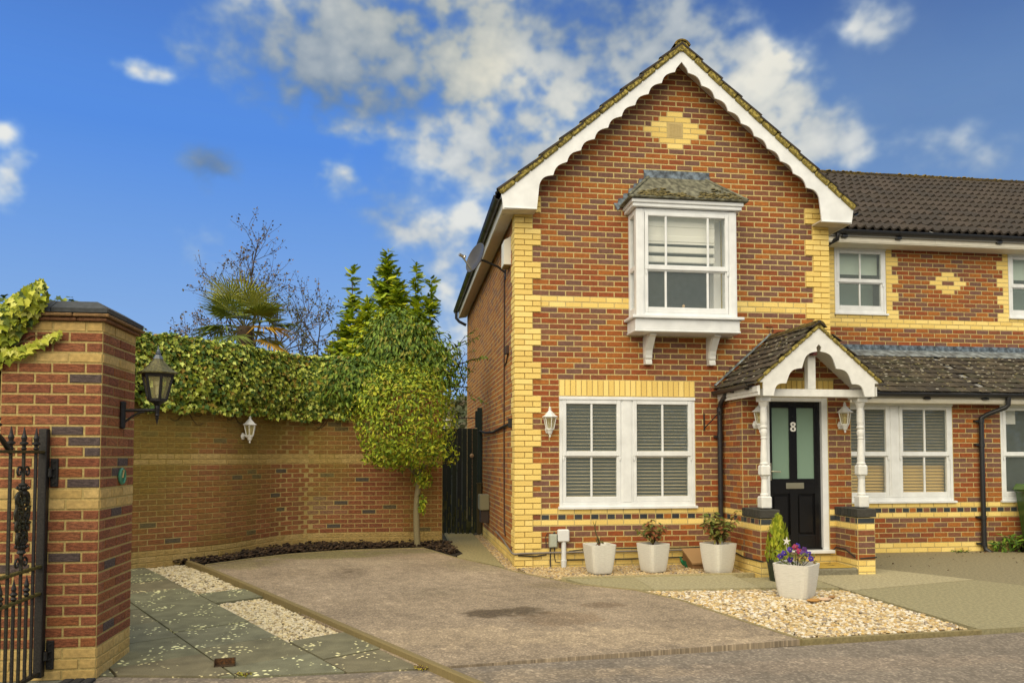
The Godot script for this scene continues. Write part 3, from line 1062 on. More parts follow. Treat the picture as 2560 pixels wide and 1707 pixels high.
	hs.name = "hard_standing"
	add_child(hs)
	tag(hs, "broad concrete hard standing to the right of the porch", "paving", "", "structure")
	for q in [[[[3.43, 1.18], [4.62, 0.74], [5.35, 1.62], [3.47, 2.06]], cl(0.702, 0.621, 0.365)], [[[3.48, 2.07], [5.36, 1.63], [6.2, 2.6], [6.6, 3.62], [3.66, 3.84]], cl(0.540, 0.486, 0.270)],
			[[[4.42, 0.72], [4.42, -0.66], [14, -0.66], [14, 3.1], [6.61, 3.62], [6.21, 2.6], [5.36, 1.62], [4.63, 0.73]], cl(0.446, 0.385, 0.223)]]:
		b = MB.new()
		b.col = q[1]
		ground_poly(b, q[0], 0.006 + 0.003 * rng.randf(), 0.06)
		obj("slab", b, M.concrete, hs)
	b = MB.new()
	ground_poly(b, [[1.14, 1.77], [2.5, 1.82], [3.46, 1.95], [3.66, 3.84], [1.90, 3.96], [1.68, 3.21], [1.43, 2.28]], -0.03, 0.05)
	ground_poly(b, [[-0.16, -4.5], [0.02, -4.5], [0.02, 0.02], [2.86, 0.02], [2.86, 0.94], [0.40, 1.0], [-0.06, 0.42], [-0.16, 0.1]], -0.03, 0.05)
	struct("gravel_bed", b, tri_tex(mat("grit", lin(0.34, 0.25, 0.12), 0.95), tex.fine, Vector3(3, 3, 3)))
	# dug strip and golden gravel
	stones("golden_gravel", "golden gravel bed in front of the porch, under the large white planter", PackedVector2Array([Vector2(1.27, 1.80), Vector2(2.5, 1.85), Vector2(3.44, 2.0), Vector2(3.6, 3.76), Vector2(1.93, 3.88), Vector2(1.70, 3.2), Vector2(1.46, 2.3), Vector2(1.16, 1.78)]), 8500, 0.034, GOLD, -0.02, 81, 0.02)
	stones("golden_gravel", "golden gravel strip against the house wall, under the row of three planters", PackedVector2Array([Vector2(0.03, 0.03), Vector2(2.84, 0.03), Vector2(2.84, 0.90), Vector2(0.45, 0.95), Vector2(0.1, 0.62)]), 5200, 0.030, [GOLD[0], GOLD[2], GOLD[4], GOLD[6], GOLD[8], cl(0.40, 0.28, 0.14)], -0.025, 82)
	stones("brown_gravel", "narrow strip of brown gravel between the side path and the house wall", PackedVector2Array([Vector2(-0.16, -4.3), Vector2(-0.02, -4.3), Vector2(-0.01, 0.35), Vector2(-0.14, 0.15)]), 1500, 0.032, [GOLD[2], GOLD[4], GOLD[6], cl(0.33, 0.23, 0.12), GOLD[8]], -0.025, 83)

func lichen_image() -> Image:
	var n := 512
	var g := grey(n, [[0.012, 3, 1.0], [0.25, 1, 0.7]], 0.62, 1.0, 61).get_data()
	var cells := noise(0.055, 1, 67, FastNoiseLite.TYPE_CELLULAR, FastNoiseLite.FRACTAL_NONE)
	cells.cellular_return_type = FastNoiseLite.RETURN_DISTANCE
	var cd := cells.get_seamless_image(n, n)
	cd.convert(Image.FORMAT_L8)
	var c := cd.get_data()
	var wd := grey(n, [[0.008, 3, 1.0]], 0.0, 1.0, 69).get_data()
	var o := PackedByteArray()
	o.resize(n * n * 3)
	for i in n * n:
		var k := g[i] / 255.0 * 0.55
		var spot := 0.0
		if wd[i] > 140:
			spot = clampf((30.0 + (wd[i] - 150) * 0.5 - c[i] + (g[i] - 190) * 0.35) / 22.0, 0.0, 1.0)
		o[i * 3] = int(255.0 * lerpf(k, 0.95, spot))
		o[i * 3 + 1] = int(255.0 * lerpf(k, 0.95, spot))
		o[i * 3 + 2] = int(255.0 * lerpf(k, 0.90, spot))
	return Image.create_from_data(n, n, false, Image.FORMAT_RGB8, o)

func slab(parent: Node, s0: float, s1: float, t0: float, t1: float, c: Color, m: Material) -> void:
	if s1 - s0 < 0.05:
		return
	var poly := PackedVector2Array()
	for q in [st(s0, t0), st(s0, t1), st(s1, t1), st(s1, t0)]:
		poly.append(Vector2(q[0], q[1]))
	var yard := PackedVector2Array([Vector2(-9, -6), Vector2(4, -6), Vector2(4, 4.0), Vector2(0.3, 4.24), Vector2(-1.34, 4.375), Vector2(-2.6, 4.425), Vector2(-3.63, 4.262), Vector2(-9, 4.0)])
	for q in Geometry2D.intersect_polygons(poly, yard):
		var b := MB.new()
		b.col = c * 2.6
		var pts: Array = []
		for v in q:
			pts.append([v.x, v.y])
		ground_poly(b, pts, r(-0.004, 0.004), 0.05)
		obj("paving_slab", b, m, parent)


# ------------------------------------------------------------------ windows
# A pair-of-sashes light in local space: x right, y up, z out of the wall; frame face at z = 0.
func sash(fr: MB, panes: Node, x0: float, x1: float, y0: float, y1: float, ym: float, bars: Array, stile := 0.055) -> void:
	# top sash stands a little proud, the bottom one behind it
	var ga := x0 + stile
	var gb := x1 - stile
	for s in [[ym - 0.03, y1, 0.012], [y0, ym - 0.005, -0.008]]:
		var a: float = s[0]
		var c: float = s[1]
		var z: float = s[2]
		var rail_lo := 0.065 if z > 0.0 else 0.075
		var rail_hi := stile if z > 0.0 else 0.04
		fr.box(Vector3(x0, a, z - 0.05), Vector3(ga, c, z), 0.006)
		fr.box(Vector3(gb, a, z - 0.05), Vector3(x1, c, z), 0.006)
		fr.box(Vector3(ga, a, z - 0.05), Vector3(gb, a + rail_lo, z - 0.001), 0.006)
		fr.box(Vector3(ga, c - rail_hi, z - 0.05), Vector3(gb, c, z - 0.001), 0.006)
		var xs: Array = [ga]
		for q in bars:
			fr.box(Vector3(q - 0.014, a + rail_lo, z - 0.036), Vector3(q + 0.014, c - rail_hi, z - 0.008), 0.005)
			xs.append(q)
		xs.append(gb)
		for i in xs.size() - 1:
			var g := MB.new()
			g.box(Vector3(xs[i] + (0.0 if i == 0 else 0.012), a + rail_lo, z - 0.026), Vector3(xs[i + 1] - (0.0 if i == xs.size() - 2 else 0.012), c - rail_hi, z - 0.022))
			obj("pane", g, M.glass, panes)
		if z > 0.0:      # horns
			for e in [x0, x1 - 0.028]:
				fr.extr(PackedVector2Array([Vector2(e, a + 0.001), Vector2(e + 0.028, a + 0.001), Vector2(e + 0.026, a - 0.035), Vector2(e + 0.018, a - 0.06), Vector2(e + 0.008, a - 0.06), Vector2(e + 0.002, a - 0.035)]), z - 0.045, z - 0.004)

func window(owner: Node, at: Transform3D, w: float, h: float, lights: Array, ym: float, sill_over := 0.02, m: Material = null) -> Node3D:
	var wn := group_node("window", owner)
	wn.transform = at
	var fr := MB.new()
	fr.box(Vector3(0, 0.03, -0.07), Vector3(0.04, h, 0.004), 0.004)
	fr.box(Vector3(w - 0.04, 0.03, -0.07), Vector3(w, h, 0.004), 0.004)
	fr.box(Vector3(-0.005, h - 0.045, -0.07), Vector3(w + 0.005, h - 0.001, 0.022), 0.005)
	fr.box(Vector3(0.04, 0.03, -0.07), Vector3(w - 0.04, 0.085, 0.001), 0.004)
	var x := 0.04
	for i in lights.size():
		var l: Array = lights[i]
		if l[0] - x > 0.01 and i > 0:
			fr.box(Vector3(x, 0.085, -0.075), Vector3(l[0], h - 0.045, -0.003), 0.004)
			fr.box(Vector3(x + 0.025, 0.085, -0.03), Vector3(l[0] - 0.025, h - 0.046, 0.006), 0.004)
		sash(fr, wn, l[0], l[1], 0.085, h - 0.045, ym, l[2])
		x = l[1]
	obj("frame", fr, m if m else M.upvc, wn)
	var sl := MB.new()
	sl.hexa([Vector3(-sill_over, 0, -0.08), Vector3(w + sill_over, 0, -0.08), Vector3(w + sill_over, 0, 0.045), Vector3(-sill_over, 0, 0.045), Vector3(-sill_over, 0.045, -0.08), Vector3(w + sill_over, 0.045, -0.08), Vector3(w + sill_over, 0.028, 0.045), Vector3(-sill_over, 0.028, 0.045)])
	obj("sill", sl, m if m else M.upvc, wn)
	return wn

func blind(wn: Node, x0: float, x1: float, y0: float, y1: float, z: float, tilt := 0.06, c := Color(0.70, 0.58, 0.33)) -> void:
	var b := MB.new()
	b.col = c
	b.box(Vector3(x0, -0.002, -0.024), Vector3(x1, 0.002, 0.024))
	var ms := b.mesh()
	var y := y0
	while y < y1:
		var o := mi("slat", ms, M.plain, wn)
		o.transform = Transform3D(Basis(Vector3.RIGHT, tilt + r(-0.03, 0.03)), Vector3(0, y, z))
		y += 0.047

# ------------------------------------------------------------------ roofs
# x along the eaves, y up the slope, z out of the roof; tiles laid from the eaves
func wave_tile(w: float, l: float, waves: int, amp: float, th: float) -> MB:
	var b := MB.new()
	var n := waves * 6
	var pr := func(i: int) -> float:
		var f := fposmod(float(i) / 6.0, 1.0)
		return amp * (0.5 - 0.5 * cos(TAU * pow(f, 1.5)))
	var lift := th * 1.2
	for i in n:
		var xa := w * i / n
		var xb := w * (i + 1) / n
		var za: float = pr.call(i)
		var zb: float = pr.call(i + 1)
		b.quad(Vector3(xa, 0, za + lift), Vector3(xb, 0, zb + lift), Vector3(xb, l, zb), Vector3(xa, l, za))
		b.quad(Vector3(xa, 0, za + lift - th), Vector3(xb, 0, zb + lift - th), Vector3(xb, 0, zb + lift), Vector3(xa, 0, za + lift))
	b.quad(Vector3(0, 0, lift - th), Vector3(0, 0, lift), Vector3(0, l, 0), Vector3(0, l, -th))
	b.quad(Vector3(w, 0, lift), Vector3(w, 0, lift - th), Vector3(w, l, -th), Vector3(w, l, 0))
	return b

func flat_tile(w: float, l: float, th: float) -> MB:      # a cambered plain tile with a worn lower edge
	var b := MB.new()
	var n := 3
	for i in n:
		var xa := w * i / n
		var xb := w * (i + 1) / n
		var za := 0.006 * sin(PI * i / n)
		var zb := 0.006 * sin(PI * (i + 1) / n)
		var ya := 0.004 * sin(i * 2.3)
		var yb := 0.004 * sin((i + 1) * 2.3)
		var up := th * 1.35
		b.quad(Vector3(xa, ya, za + up), Vector3(xb, yb, zb + up), Vector3(xb, l, zb), Vector3(xa, l, za))
		b.quad(Vector3(xa, ya, za + up - th), Vector3(xb, yb, zb + up - th), Vector3(xb, yb, zb + up), Vector3(xa, ya, za + up))
	b.quad(Vector3(0, 0, th * 0.35), Vector3(0, 0, th * 1.35), Vector3(0, l, 0), Vector3(0, l, -th))
	b.quad(Vector3(w, 0, th * 1.35), Vector3(w, 0, th * 0.35), Vector3(w, l, -th), Vector3(w, l, 0))
	return b

func tile_colours(base: MB, cols: Array) -> Array:
	var o: Array = []
	for c in cols:
		var b := MB.new()
		b.add(base, Transform3D.IDENTITY)
		b.c.fill(c)
		o.append(b)
	return o

# rows of tiles; keep says whether a tile at (x, row) is laid
func tile_roof(owner: Node, nm: String, face: Transform3D, x0: float, x1: float, rows: int, gauge: float, w: float, variants: Array, keep: Callable, budget: Array, stagger := 0.0, wob := 0.0) -> void:
	var meshes: Array = []
	for v in variants:
		meshes.append(v.mesh())
	var rest := MB.new()
	for k in rows:
		var x := x0 - (stagger if k % 2 else 0.0)
		while x < x1 - 0.01:
			if keep.call(x + w / 2, k):
				var i := rng.randi() % variants.size()
				var t := face * Transform3D(Basis(Vector3(0, 0, 1), r(-wob, wob)) * Basis(Vector3(1, 0, 0), r(-wob, wob)), Vector3(x + r(-wob, wob) * 0.1, k * gauge + r(-wob, wob) * 0.4, r(-wob, wob) * 0.12))
				if budget[0] > 0:
					budget[0] -= 1
					var o := mi(nm, meshes[i], M.tile, owner)
					o.transform = t
				else:
					rest.add(variants[i], t)
			x += w
	if rest.v.size():
		tag(obj(nm + "_rows", rest, M.tile, owner), "", "", "", "stuff")

func slope(a: Vector3, up: Vector3, along: Vector3) -> Transform3D:      # origin, direction up the slope, direction along the eaves
	var y := up.normalized()
	var x := along.normalized()
	return Transform3D(Basis(x, y, x.cross(y)), a)

func gutter(b: MB, a: Vector3, c: Vector3, rad := 0.055) -> void:      # half-round, open upwards
	var f := (c - a).normalized()
	var s := f.cross(Vector3.UP).normalized()
	var n := 8
	for i in n:
		var t0 := PI * i / n
		var t1 := PI * (i + 1) / n
		var p := s * cos(t0) * rad - Vector3.UP * sin(t0) * rad
		var q := s * cos(t1) * rad - Vector3.UP * sin(t1) * rad
		b.quad(a + p, c + p, c + q, a + q)
		var k := (rad - 0.004) / rad
		b.quad(a + q * k, c + q * k, c + p * k, a + p * k)
		b.quad(a + p, a + q, a + q * k, a + p * k)
	b.bar(a - s * rad, c - s * rad, 0.012, 0.012)
	b.bar(a + s * rad, c + s * rad, 0.012, 0.012)

func strap_ring(b: MB, at: Vector3, f: Vector3, rad: float) -> void:
	var s := f.cross(Vector3.UP).normalized()
	var n := 8
	for i in n:
		var t0 := PI * i / n
		var t1 := PI * (i + 1) / n
		var p := s * cos(t0) * rad - Vector3.UP * sin(t0) * rad
		var q := s * cos(t1) * rad - Vector3.UP * sin(t1) * rad
		b.quad(at + p - f * 0.02, at + p + f * 0.02, at + q + f * 0.02, at + q - f * 0.02)


# ------------------------------------------------------------------ the house
const W := 4.46
const BAYX := 2.25

func quoin_width(k: int) -> float:
	return 0.335 if (k / 3) % 2 else 0.222

func build_house() -> void:
	rng.seed = 101
	var h := thing("house", "two-storey red brick gabled house with yellow quoins, bay window and black front door", "house")
	var rec: Array = []
	# ---- front wall
	var fw := MB.new()
	var T := 0.11
	for q in [[0.0, W, -0.2, 0.75], [0.0, 0.585, 0.75, 2.25], [2.475, W, 0.75, 2.25], [0.0, W, 2.25, 3.30], [0.0, 1.62, 3.30, 4.74], [2.88, W, 3.30, 4.74]]:
		fw.box(Vector3(q[0], q[2], -T), Vector3(q[1], q[3], 0))
	fw.extr(PackedVector2Array([Vector2(0, 4.74), Vector2(W, 4.74), Vector2(W, 5.02), Vector2(W / 2, 6.90), Vector2(0, 5.02)]), -T, 0)
	# inner leaf lines the rooms
	var front := obj("front_wall", fw, M.mortar, h)
	var face := Transform3D.IDENTITY
	var gaps: Array = [[0.585, 0.75, 2.475, 2.475], [1.565, 3.09, 2.94, 4.80], [2.10, 5.86, 2.36, 6.08]]
	for k in 66:
		var qw := quoin_width(k)
		gaps.append([-0.01, k * 0.075, qw, k * 0.075 + 0.075])
		if k > 8:
			gaps.append([W - qw, k * 0.075, W + 0.01, k * 0.075 + 0.075])
	for k in range(66, 92):      # the gable narrows behind the bargeboards
		var in_x := (k * 0.075 - 5.02) / (6.90 - 5.02) * W / 2
		gaps.append([-1.0, k * 0.075, maxf(0.0, in_x - 0.02), k * 0.075 + 0.075])
		gaps.append([W - maxf(0.0, in_x - 0.02), k * 0.075, W + 1.0, k * 0.075 + 0.075])
	var diamond := {76: 1, 77: 2, 78: 3, 79: 4, 80: 3, 81: 2, 82: 1}
	for k in diamond:
		gaps.append([2.23 - diamond[k] * 0.1125, k * 0.075, 2.23 + diamond[k] * 0.1125, k * 0.075 + 0.075])
	var kinds := func(k: int, x: float) -> String:
		if k == 8:
			return ""
		if k <= 2 or k == 7 or k == 9 or k == 46 or k == 47:
			return "yel"
		return "red"
	lay(rec, face, W, -1, 92, kinds, gaps)
	for k in diamond:
		var n: int = diamond[k]
		for i in n:
			var x0 := 2.23 - n * 0.1125 + i * 0.225
			var x1 := x0 + 0.225
			if k >= 78 and k <= 80:      # room for the vent
				if x1 > 2.12 and x0 < 2.34:
					if x0 < 2.10:
						x1 = 2.1175
					elif x1 > 2.36:
						x0 = 2.3425
					else:
						continue
			one(rec, face, x0, x1, k * 0.075, k * 0.075 + 0.075, "yel")
	# band of blue and red headers
	var bx := 0.222
	while bx < 2.86:
		one(rec, face, bx, bx + 0.1125, 0.6, 0.675, "blue" if int(round((bx - 0.222) / 0.1125)) % 2 else "red")
		bx += 0.1125
	# soldier arch over the window
	for i in 25:
		one(rec, face, 0.585 + i * 0.0756, 0.585 + (i + 1) * 0.0756, 2.252, 2.475, "sold", 0.013, 0.03)
	# quoins, standing proud
	for side in 2:
		for k in range(-1 if side == 0 else 9, 66):
			var qw := quoin_width(maxi(k, 0))
			var wide := qw > 0.3
			var rows: Array
			if k < 3:
				rows = [0.222] if (k % 2) else [0.1125, 0.222]
			elif wide:
				rows = [0.1125, qw] if (k % 2) else [0.222, qw]
			else:
				rows = [0.222] if (k % 2) == 0 else [0.1125, 0.222]
			var x := -0.022
			for e in rows:
				if side == 0:
					one(rec, face, x, e, k * 0.075, k * 0.075 + 0.075, "quo", 0.024, 0.04)
				else:
					one(rec, face, W - e, W - x, k * 0.075, k * 0.075 + 0.075, "quo", 0.024, 0.04)
				x = e
	# ---- side wall with quoins; faces -x
	var sw := MB.new()
	sw.box(Vector3(0, -0.2, -8), Vector3(T, 5.02, -T))
	var side_wall := obj("side_wall", sw, M.mortar, h)
	var sf := Transform3D(Basis(Vector3(0, 0, 1), Vector3(0, 1, 0), Vector3(-1, 0, 0)), Vector3(0, 0, -8))
	gaps = []
	for k in 66:
		gaps.append([8.0 - quoin_width(k), k * 0.075, 8.1, k * 0.075 + 0.075])
	lay(rec, sf, 8.0, -1, 63, func(k: int, x: float) -> String: return "yel" if k <= 1 else "sid", gaps, 0.0035, 0.05)
	for k in range(-1, 63):
		var qw := quoin_width(maxi(k, 0))
		if qw > 0.3:
			one(rec, sf, 8.0 - 0.335, 8.0 - 0.112, k * 0.075, k * 0.075 + 0.075, "quo", 0.0225, 0.04)
			one(rec, sf, 8.0 - 0.112, 8.021, k * 0.075, k * 0.075 + 0.075, "quo", 0.0225, 0.04)
		else:
			one(rec, sf, 8.0 - 0.222, 8.021, k * 0.075, k * 0.075 + 0.075, "quo", 0.0225, 0.04)
	# ---- rear, right-hand return and inner lining
	var rw := MB.new()
	rw.box(Vector3(0, -0.2, -8.1), Vector3(7.24, 5.02, -8.0))
	rw.box(Vector3(W - 0.1, -0.2, -1.82), Vector3(W - 0.001, 5.0, -T - 0.001))
	obj("rear_wall", rw, M.mortar, h)
	var inner := MB.new()
	for q in [[T, W - 0.2, -T - 0.02], [W - 0.199, 7.1, -1.95]]:
		inner.box(Vector3(q[0], -0.05, -7.9), Vector3(q[1], 0.0, q[2]))
		inner.box(Vector3(q[0], 2.62, -7.9), Vector3(q[1], 2.78, q[2]))
		inner.box(Vector3(q[0], 4.86, -7.9), Vector3(q[1], 4.94, q[2]))
	inner.box(Vector3(T, 0, -3.9), Vector3(7.1, 4.86, -3.8))
	inner.box(Vector3(T + 0.002, 0.001, -3.8), Vector3(T + 0.06, 4.85, -T - 0.02))
	inner.box(Vector3(W - 0.2, 0.001, -3.8), Vector3(W - 0.102, 4.85, -T - 0.02))
	obj("rooms", inner, M.room, h)
	# ---- vent in the diamond
	var vt := MB.new()
	vt.col = cl(0.52, 0.40, 0.17)
	vt.box(Vector3(2.123, 5.856, -0.01), Vector3(2.337, 6.072, 0.004), 0.003)
	for i in 9:
		vt.box(Vector3(2.142 + i * 0.0215, 5.875, 0.003), Vector3(2.153 + i * 0.0215, 6.053, 0.010), 0.002)
	for j in 9:
		vt.box(Vector3(2.14, 5.885 + j * 0.0195, 0.003), Vector3(2.322, 5.890 + j * 0.0195, 0.0085))
	obj("air_vent", vt, M.plain, h)
	# ---- finish bricks
	finish_bricks(h, rec, {"red": M.brick, "sid": M.brick, "yel": M.yellow_brick, "quo": M.yellow_brick, "sold": M.yellow_brick, "blue": M.brick}, {"red": front, "sid": side_wall, "yel": front, "quo": front, "sold": front, "blue": front}, {"red": "brick", "sid": "side_brick", "yel": "yellow_brick", "quo": "quoin_brick", "sold": "lintel_brick", "blue": "blue_brick"})
	# ---- ground-floor window
	var wn := window(h, Transform3D(Basis(), Vector3(0.585, 0.745, 0.0)), 1.89, 1.505, [[0.04, 0.845, [0.443]], [1.015, 1.85, [1.433]]], 0.735)
	blind(wn, 0.06, 0.83, 0.12, 1.40, -0.13)
	blind(wn, 1.03, 1.83, 0.12, 1.40, -0.13)
	build_bay(h)
	build_gable(h)
	build_porch(h)
	build_wing(h)
	# ---- rainwater pipe beside the porch
	var dp := MB.new()
	dp.tube([Vector3(2.80, 2.33, 0.30), Vector3(2.80, 2.26, 0.28), Vector3(2.81, 2.17, 0.10), Vector3(2.812, 2.10, 0.062)], 0.034, 8)
	dp.tube([Vector3(2.812, 2.12, 0.06), Vector3(2.812, 0.02, 0.06)], 0.034, 10)
	for y in [2.08, 1.72, 0.9]:
		dp.tube([Vector3(2.812, y - 0.03, 0.06), Vector3(2.812, y + 0.03, 0.06)], 0.041, 10)
	dp.box(Vector3(2.74, 1.70, 0.0), Vector3(2.80, 1.73, 0.06))
	obj("downpipe", dp, M.plastic, h)

func build_bay(h: Node3D) -> void:
	var bay := group_node("bay_window", h)
	var F := 0.36
	var x0 := 1.553
	var x1 := 2.952
	var fr := MB.new()
	# corner posts, head, bottom rail
	for x in [x0, x1 - 0.115]:
		fr.box(Vector3(x, 3.30, F - 0.10), Vector3(x + 0.115, 4.735, F), 0.006)
		fr.box(Vector3(x + 0.02, 3.31, F - 0.09), Vector3(x + 0.095, 4.73, F + 0.006), 0.004)
	fr.box(Vector3(x0 + 0.115, 4.68, F - 0.09), Vector3(x1 - 0.115, 4.735, F - 0.002), 0.004)
	fr.box(Vector3(x0 + 0.115, 3.30, F - 0.09), Vector3(x1 - 0.115, 3.345, F - 0.002), 0.004)
	var keep := fr.t
	fr.t = Transform3D(Basis(), Vector3(0, 0, F + 0.004))
	var holder := group_node("front_panes", bay)
	holder.position = Vector3(0, 0, F + 0.004)
	sash(fr, holder, x0 + 0.12, x1 - 0.12, 3.345, 4.68, 3.945, [1.963, 2.547], 0.045)
	fr.t = keep
	# the sides: a narrow sash each, turned to face sideways
	for s in [-1, 1]:
		var xs := x0 if s < 0 else x1
		fr.box(Vector3(xs - 0.002 if s < 0 else xs - 0.06, 3.30, 0.0), Vector3(xs + 0.06 if s < 0 else xs + 0.002, 4.735, 0.06), 0.004)
		for y in [[3.30, 3.42], [3.92, 3.985], [4.66, 4.735]]:
			fr.box(Vector3(xs if s < 0 else xs - 0.06, y[0], 0.06), Vector3(xs + 0.06 if s < 0 else xs, y[1], F - 0.10), 0.004)
		for y in [[3.42, 3.92], [3.985, 4.66]]:
			var g := MB.new()
			g.box(Vector3(xs + s * -0.028 - 0.002, y[0], 0.055), Vector3(xs + s * -0.028 + 0.002, y[1], F - 0.095))
			obj("side_pane", g, M.glass, bay)
	obj("frame", fr, M.upvc, bay)
	# cornice, sill and apron
	var tr := MB.new()
	tr.box(Vector3(1.497, 4.742, 0.0), Vector3(3.008, 4.79, F + 0.055), 0.006)
	tr.box(Vector3(1.478, 4.79, 0.0), Vector3(3.028, 4.845, F + 0.075), 0.008)
	obj("cornice", tr, M.upvc, bay)
	var sl := MB.new()
	sl.box(Vector3(1.483, 3.262, 0.0), Vector3(3.022, 3.299, F + 0.07), 0.006)
	obj("sill", sl, M.upvc, bay)
	var ap := MB.new()
	ap.box(Vector3(1.530, 3.115, 0.0), Vector3(2.975, 3.262, F + 0.022), 0.006)
	ap.box(Vector3(1.520, 3.085, 0.0), Vector3(2.985, 3.115, F + 0.034), 0.008)
	obj("apron", ap, M.upvc, bay)
	# scrolled brackets
	for x in [1.80, 2.70]:
		var b := MB.new()
		var p := PackedVector2Array([Vector2(0, 0), Vector2(0.30, 0), Vector2(0.30, -0.03), Vector2(0.255, -0.045), Vector2(0.22, -0.09), Vector2(0.17, -0.15), Vector2(0.125, -0.21), Vector2(0.105, -0.27), Vector2(0.105, -0.31), Vector2(0.085, -0.33), Vector2(0.10, -0.36), Vector2(0.10, -0.395), Vector2(0, -0.395)])
		b.t = Transform3D(Basis(Vector3(0, 0, 1), Vector3(0, 1, 0), Vector3(-1, 0, 0)), Vector3(x, 3.085, 0.0))
		b.extr(p, -0.045, 0.045)
		p = PackedVector2Array([Vector2(0, -0.02), Vector2(0.21, -0.035), Vector2(0.15, -0.12), Vector2(0.09, -0.22), Vector2(0.07, -0.30), Vector2(0, -0.31)])
		b.extr(p, -0.052, 0.052)
		b.t = Transform3D.IDENTITY
		obj("bracket", b, M.paint, bay)
	# roof: a hipped lead cap with a mossy lower half
	var ro := MB.new()
	ro.col = cl(0.30, 0.30, 0.21)
	var e0 := Vector3(1.43, 4.865, 0.0)
	var e1 := Vector3(1.43, 4.865, F + 0.10)
	var e2 := Vector3(3.075, 4.865, F + 0.10)
	var e3 := Vector3(3.075, 4.865, 0.0)
	var t0 := Vector3(1.84, 5.28, 0.015)
	var t1 := Vector3(2.66, 5.28, 0.015)
	ro.quad(e1, e2, t1, t0)
	ro.tri(e0, e1, t0)
	ro.tri(e2, e3, t1)
	for q in [[e0, e1], [e1, e2], [e2, e3]]:
		ro.quad(q[0] - Vector3(0, 0.02, 0), q[1] - Vector3(0, 0.02, 0), q[1], q[0])
	ro.quad(e0 - Vector3(0, 0.02, 0), e3 - Vector3(0, 0.02, 0), e2 - Vector3(0, 0.02, 0), e1 - Vector3(0, 0.02, 0))
	for q in [[e1, t0], [e2, t1]]:
		ro.tube([q[0] + Vector3(0, 0.004, 0), q[1] + Vector3(0, 0.004, 0)], 0.022, 6)
	ro.tube([e1 + Vector3(0, -0.005, 0), e2 + Vector3(0, -0.005, 0)], 0.016, 6)
	var rm := tri_tex(mat("bay_roof", Color.WHITE, 0.85), tex.blotch, Vector3(1.6, 1.6, 1.6), 0.8)
	obj("roof", ro, rm, bay)
	rng.seed = 5
	var ms := MB.new()
	for i in 520:      # cushions of moss
		var u := r(0.06, 0.97)
		var v := r(0, 1) * r(0.25, 1) * 0.52
		if v > 0.26 + 0.16 * sin(u * 9.0) + 0.1 * sin(u * 31.0):
			continue
		var p := e1.lerp(e2, u).lerp(t0.lerp(t1, u), v) + Vector3(0, 0.004, 0)
		var s := r(0.012, 0.030)
		ms.col = [cl(0.23, 0.19, 0.075), cl(0.19, 0.165, 0.06), cl(0.30, 0.26, 0.13), cl(0.36, 0.29, 0.10)][rng.randi() % 4]
		ms.lathe([[s * 1.25, -0.004], [s, s * 0.22], [s * 0.5, s * 0.42], [0.0, s * 0.48]], 6, p, true, r(0, 1))
	obj("moss", ms, M.concrete, bay)
	# lead flashing: a strip over the top and steps down each side
	var ld := MB.new()
	ld.extr(PackedVector2Array([Vector2(1.80, 5.275), Vector2(2.70, 5.275), Vector2(2.72, 5.385), Vector2(1.77, 5.385)]), 0.004, 0.016)
	for s in [-1, 1]:
		var p := PackedVector2Array()
		var a := Vector2(1.40, 4.80)
		var n := 6
		p.append(a)
		p.append(Vector2(1.85, 5.285))
		p.append(Vector2(1.77, 5.34))
		for i in n:
			var f := 1.0 - float(i) / n
			var x := lerpf(1.34, 1.78, f)
			var y := lerpf(4.90, 5.33, f)
			p.append(Vector2(x, y - 0.005))
			p.append(Vector2(x - 0.008, y - 0.068))
		p.append(Vector2(1.345, 4.90))
		if s > 0:
			for i in p.size():
				p[i].x = 2 * BAYX - p[i].x
		ld.extr(p, 0.004, 0.0135)
	obj("flashing", ld, M.lead, bay)
	# inside: reveals, roller blind, ornaments on the board
	var ins := MB.new()
	ins.box(Vector3(1.63, 3.302, -0.105), Vector3(2.87, 3.34, F - 0.11))
	ins.box(Vector3(1.66, 4.70, -0.11), Vector3(2.85, 4.738, F - 0.11))
	ins.box(Vector3(2.77, 3.34, -0.16), Vector3(2.872, 4.70, 0.0))
	ins.box(Vector3(1.63, 3.34, -0.16), Vector3(1.70, 4.70, 0.0))
	obj("reveal", ins, M.fabric, bay)
	var bl := MB.new()
	bl.col = cl(0.86, 0.86, 0.82)
	bl.box(Vector3(1.68, 4.30, 0.235), Vector3(2.69, 4.68, 0.241))
	for y in [4.60, 4.40, 4.25, 4.12]:
		bl.box(Vector3(1.68, y - 0.075, 0.225), Vector3(2.69, y + 0.012, 0.250), 0.01)
	obj("roman_blind", bl, M.fabric, bay)
	for q in [[2.27, 0.16], [2.36, 0.11]]:
		var b := MB.new()
		b.col = cl(0.50, 0.33, 0.15)
		b.lathe([[0.03, 0], [0.034, 0.02], [0.022, q[1] * 0.55], [0.012, q[1] * 0.66], [0.02, q[1] * 0.8], [0.02, q[1] * 0.92], [0, q[1]]], 8, Vector3(q[0], 3.34, 0.17))
		b.tube([Vector3(q[0] + 0.01, 3.34 + q[1] * 0.55, 0.17), Vector3(q[0] + 0.05, 3.34 + q[1] * 0.35, 0.19), Vector3(q[0] + 0.075, 3.345, 0.2)], 0.009, 5)
		tag(obj("wooden_figure", b, M.plain), "%s small wooden figure on the sill inside the bay window" % ("taller left-hand" if q[1] > 0.13 else "shorter right-hand"), "figurine")

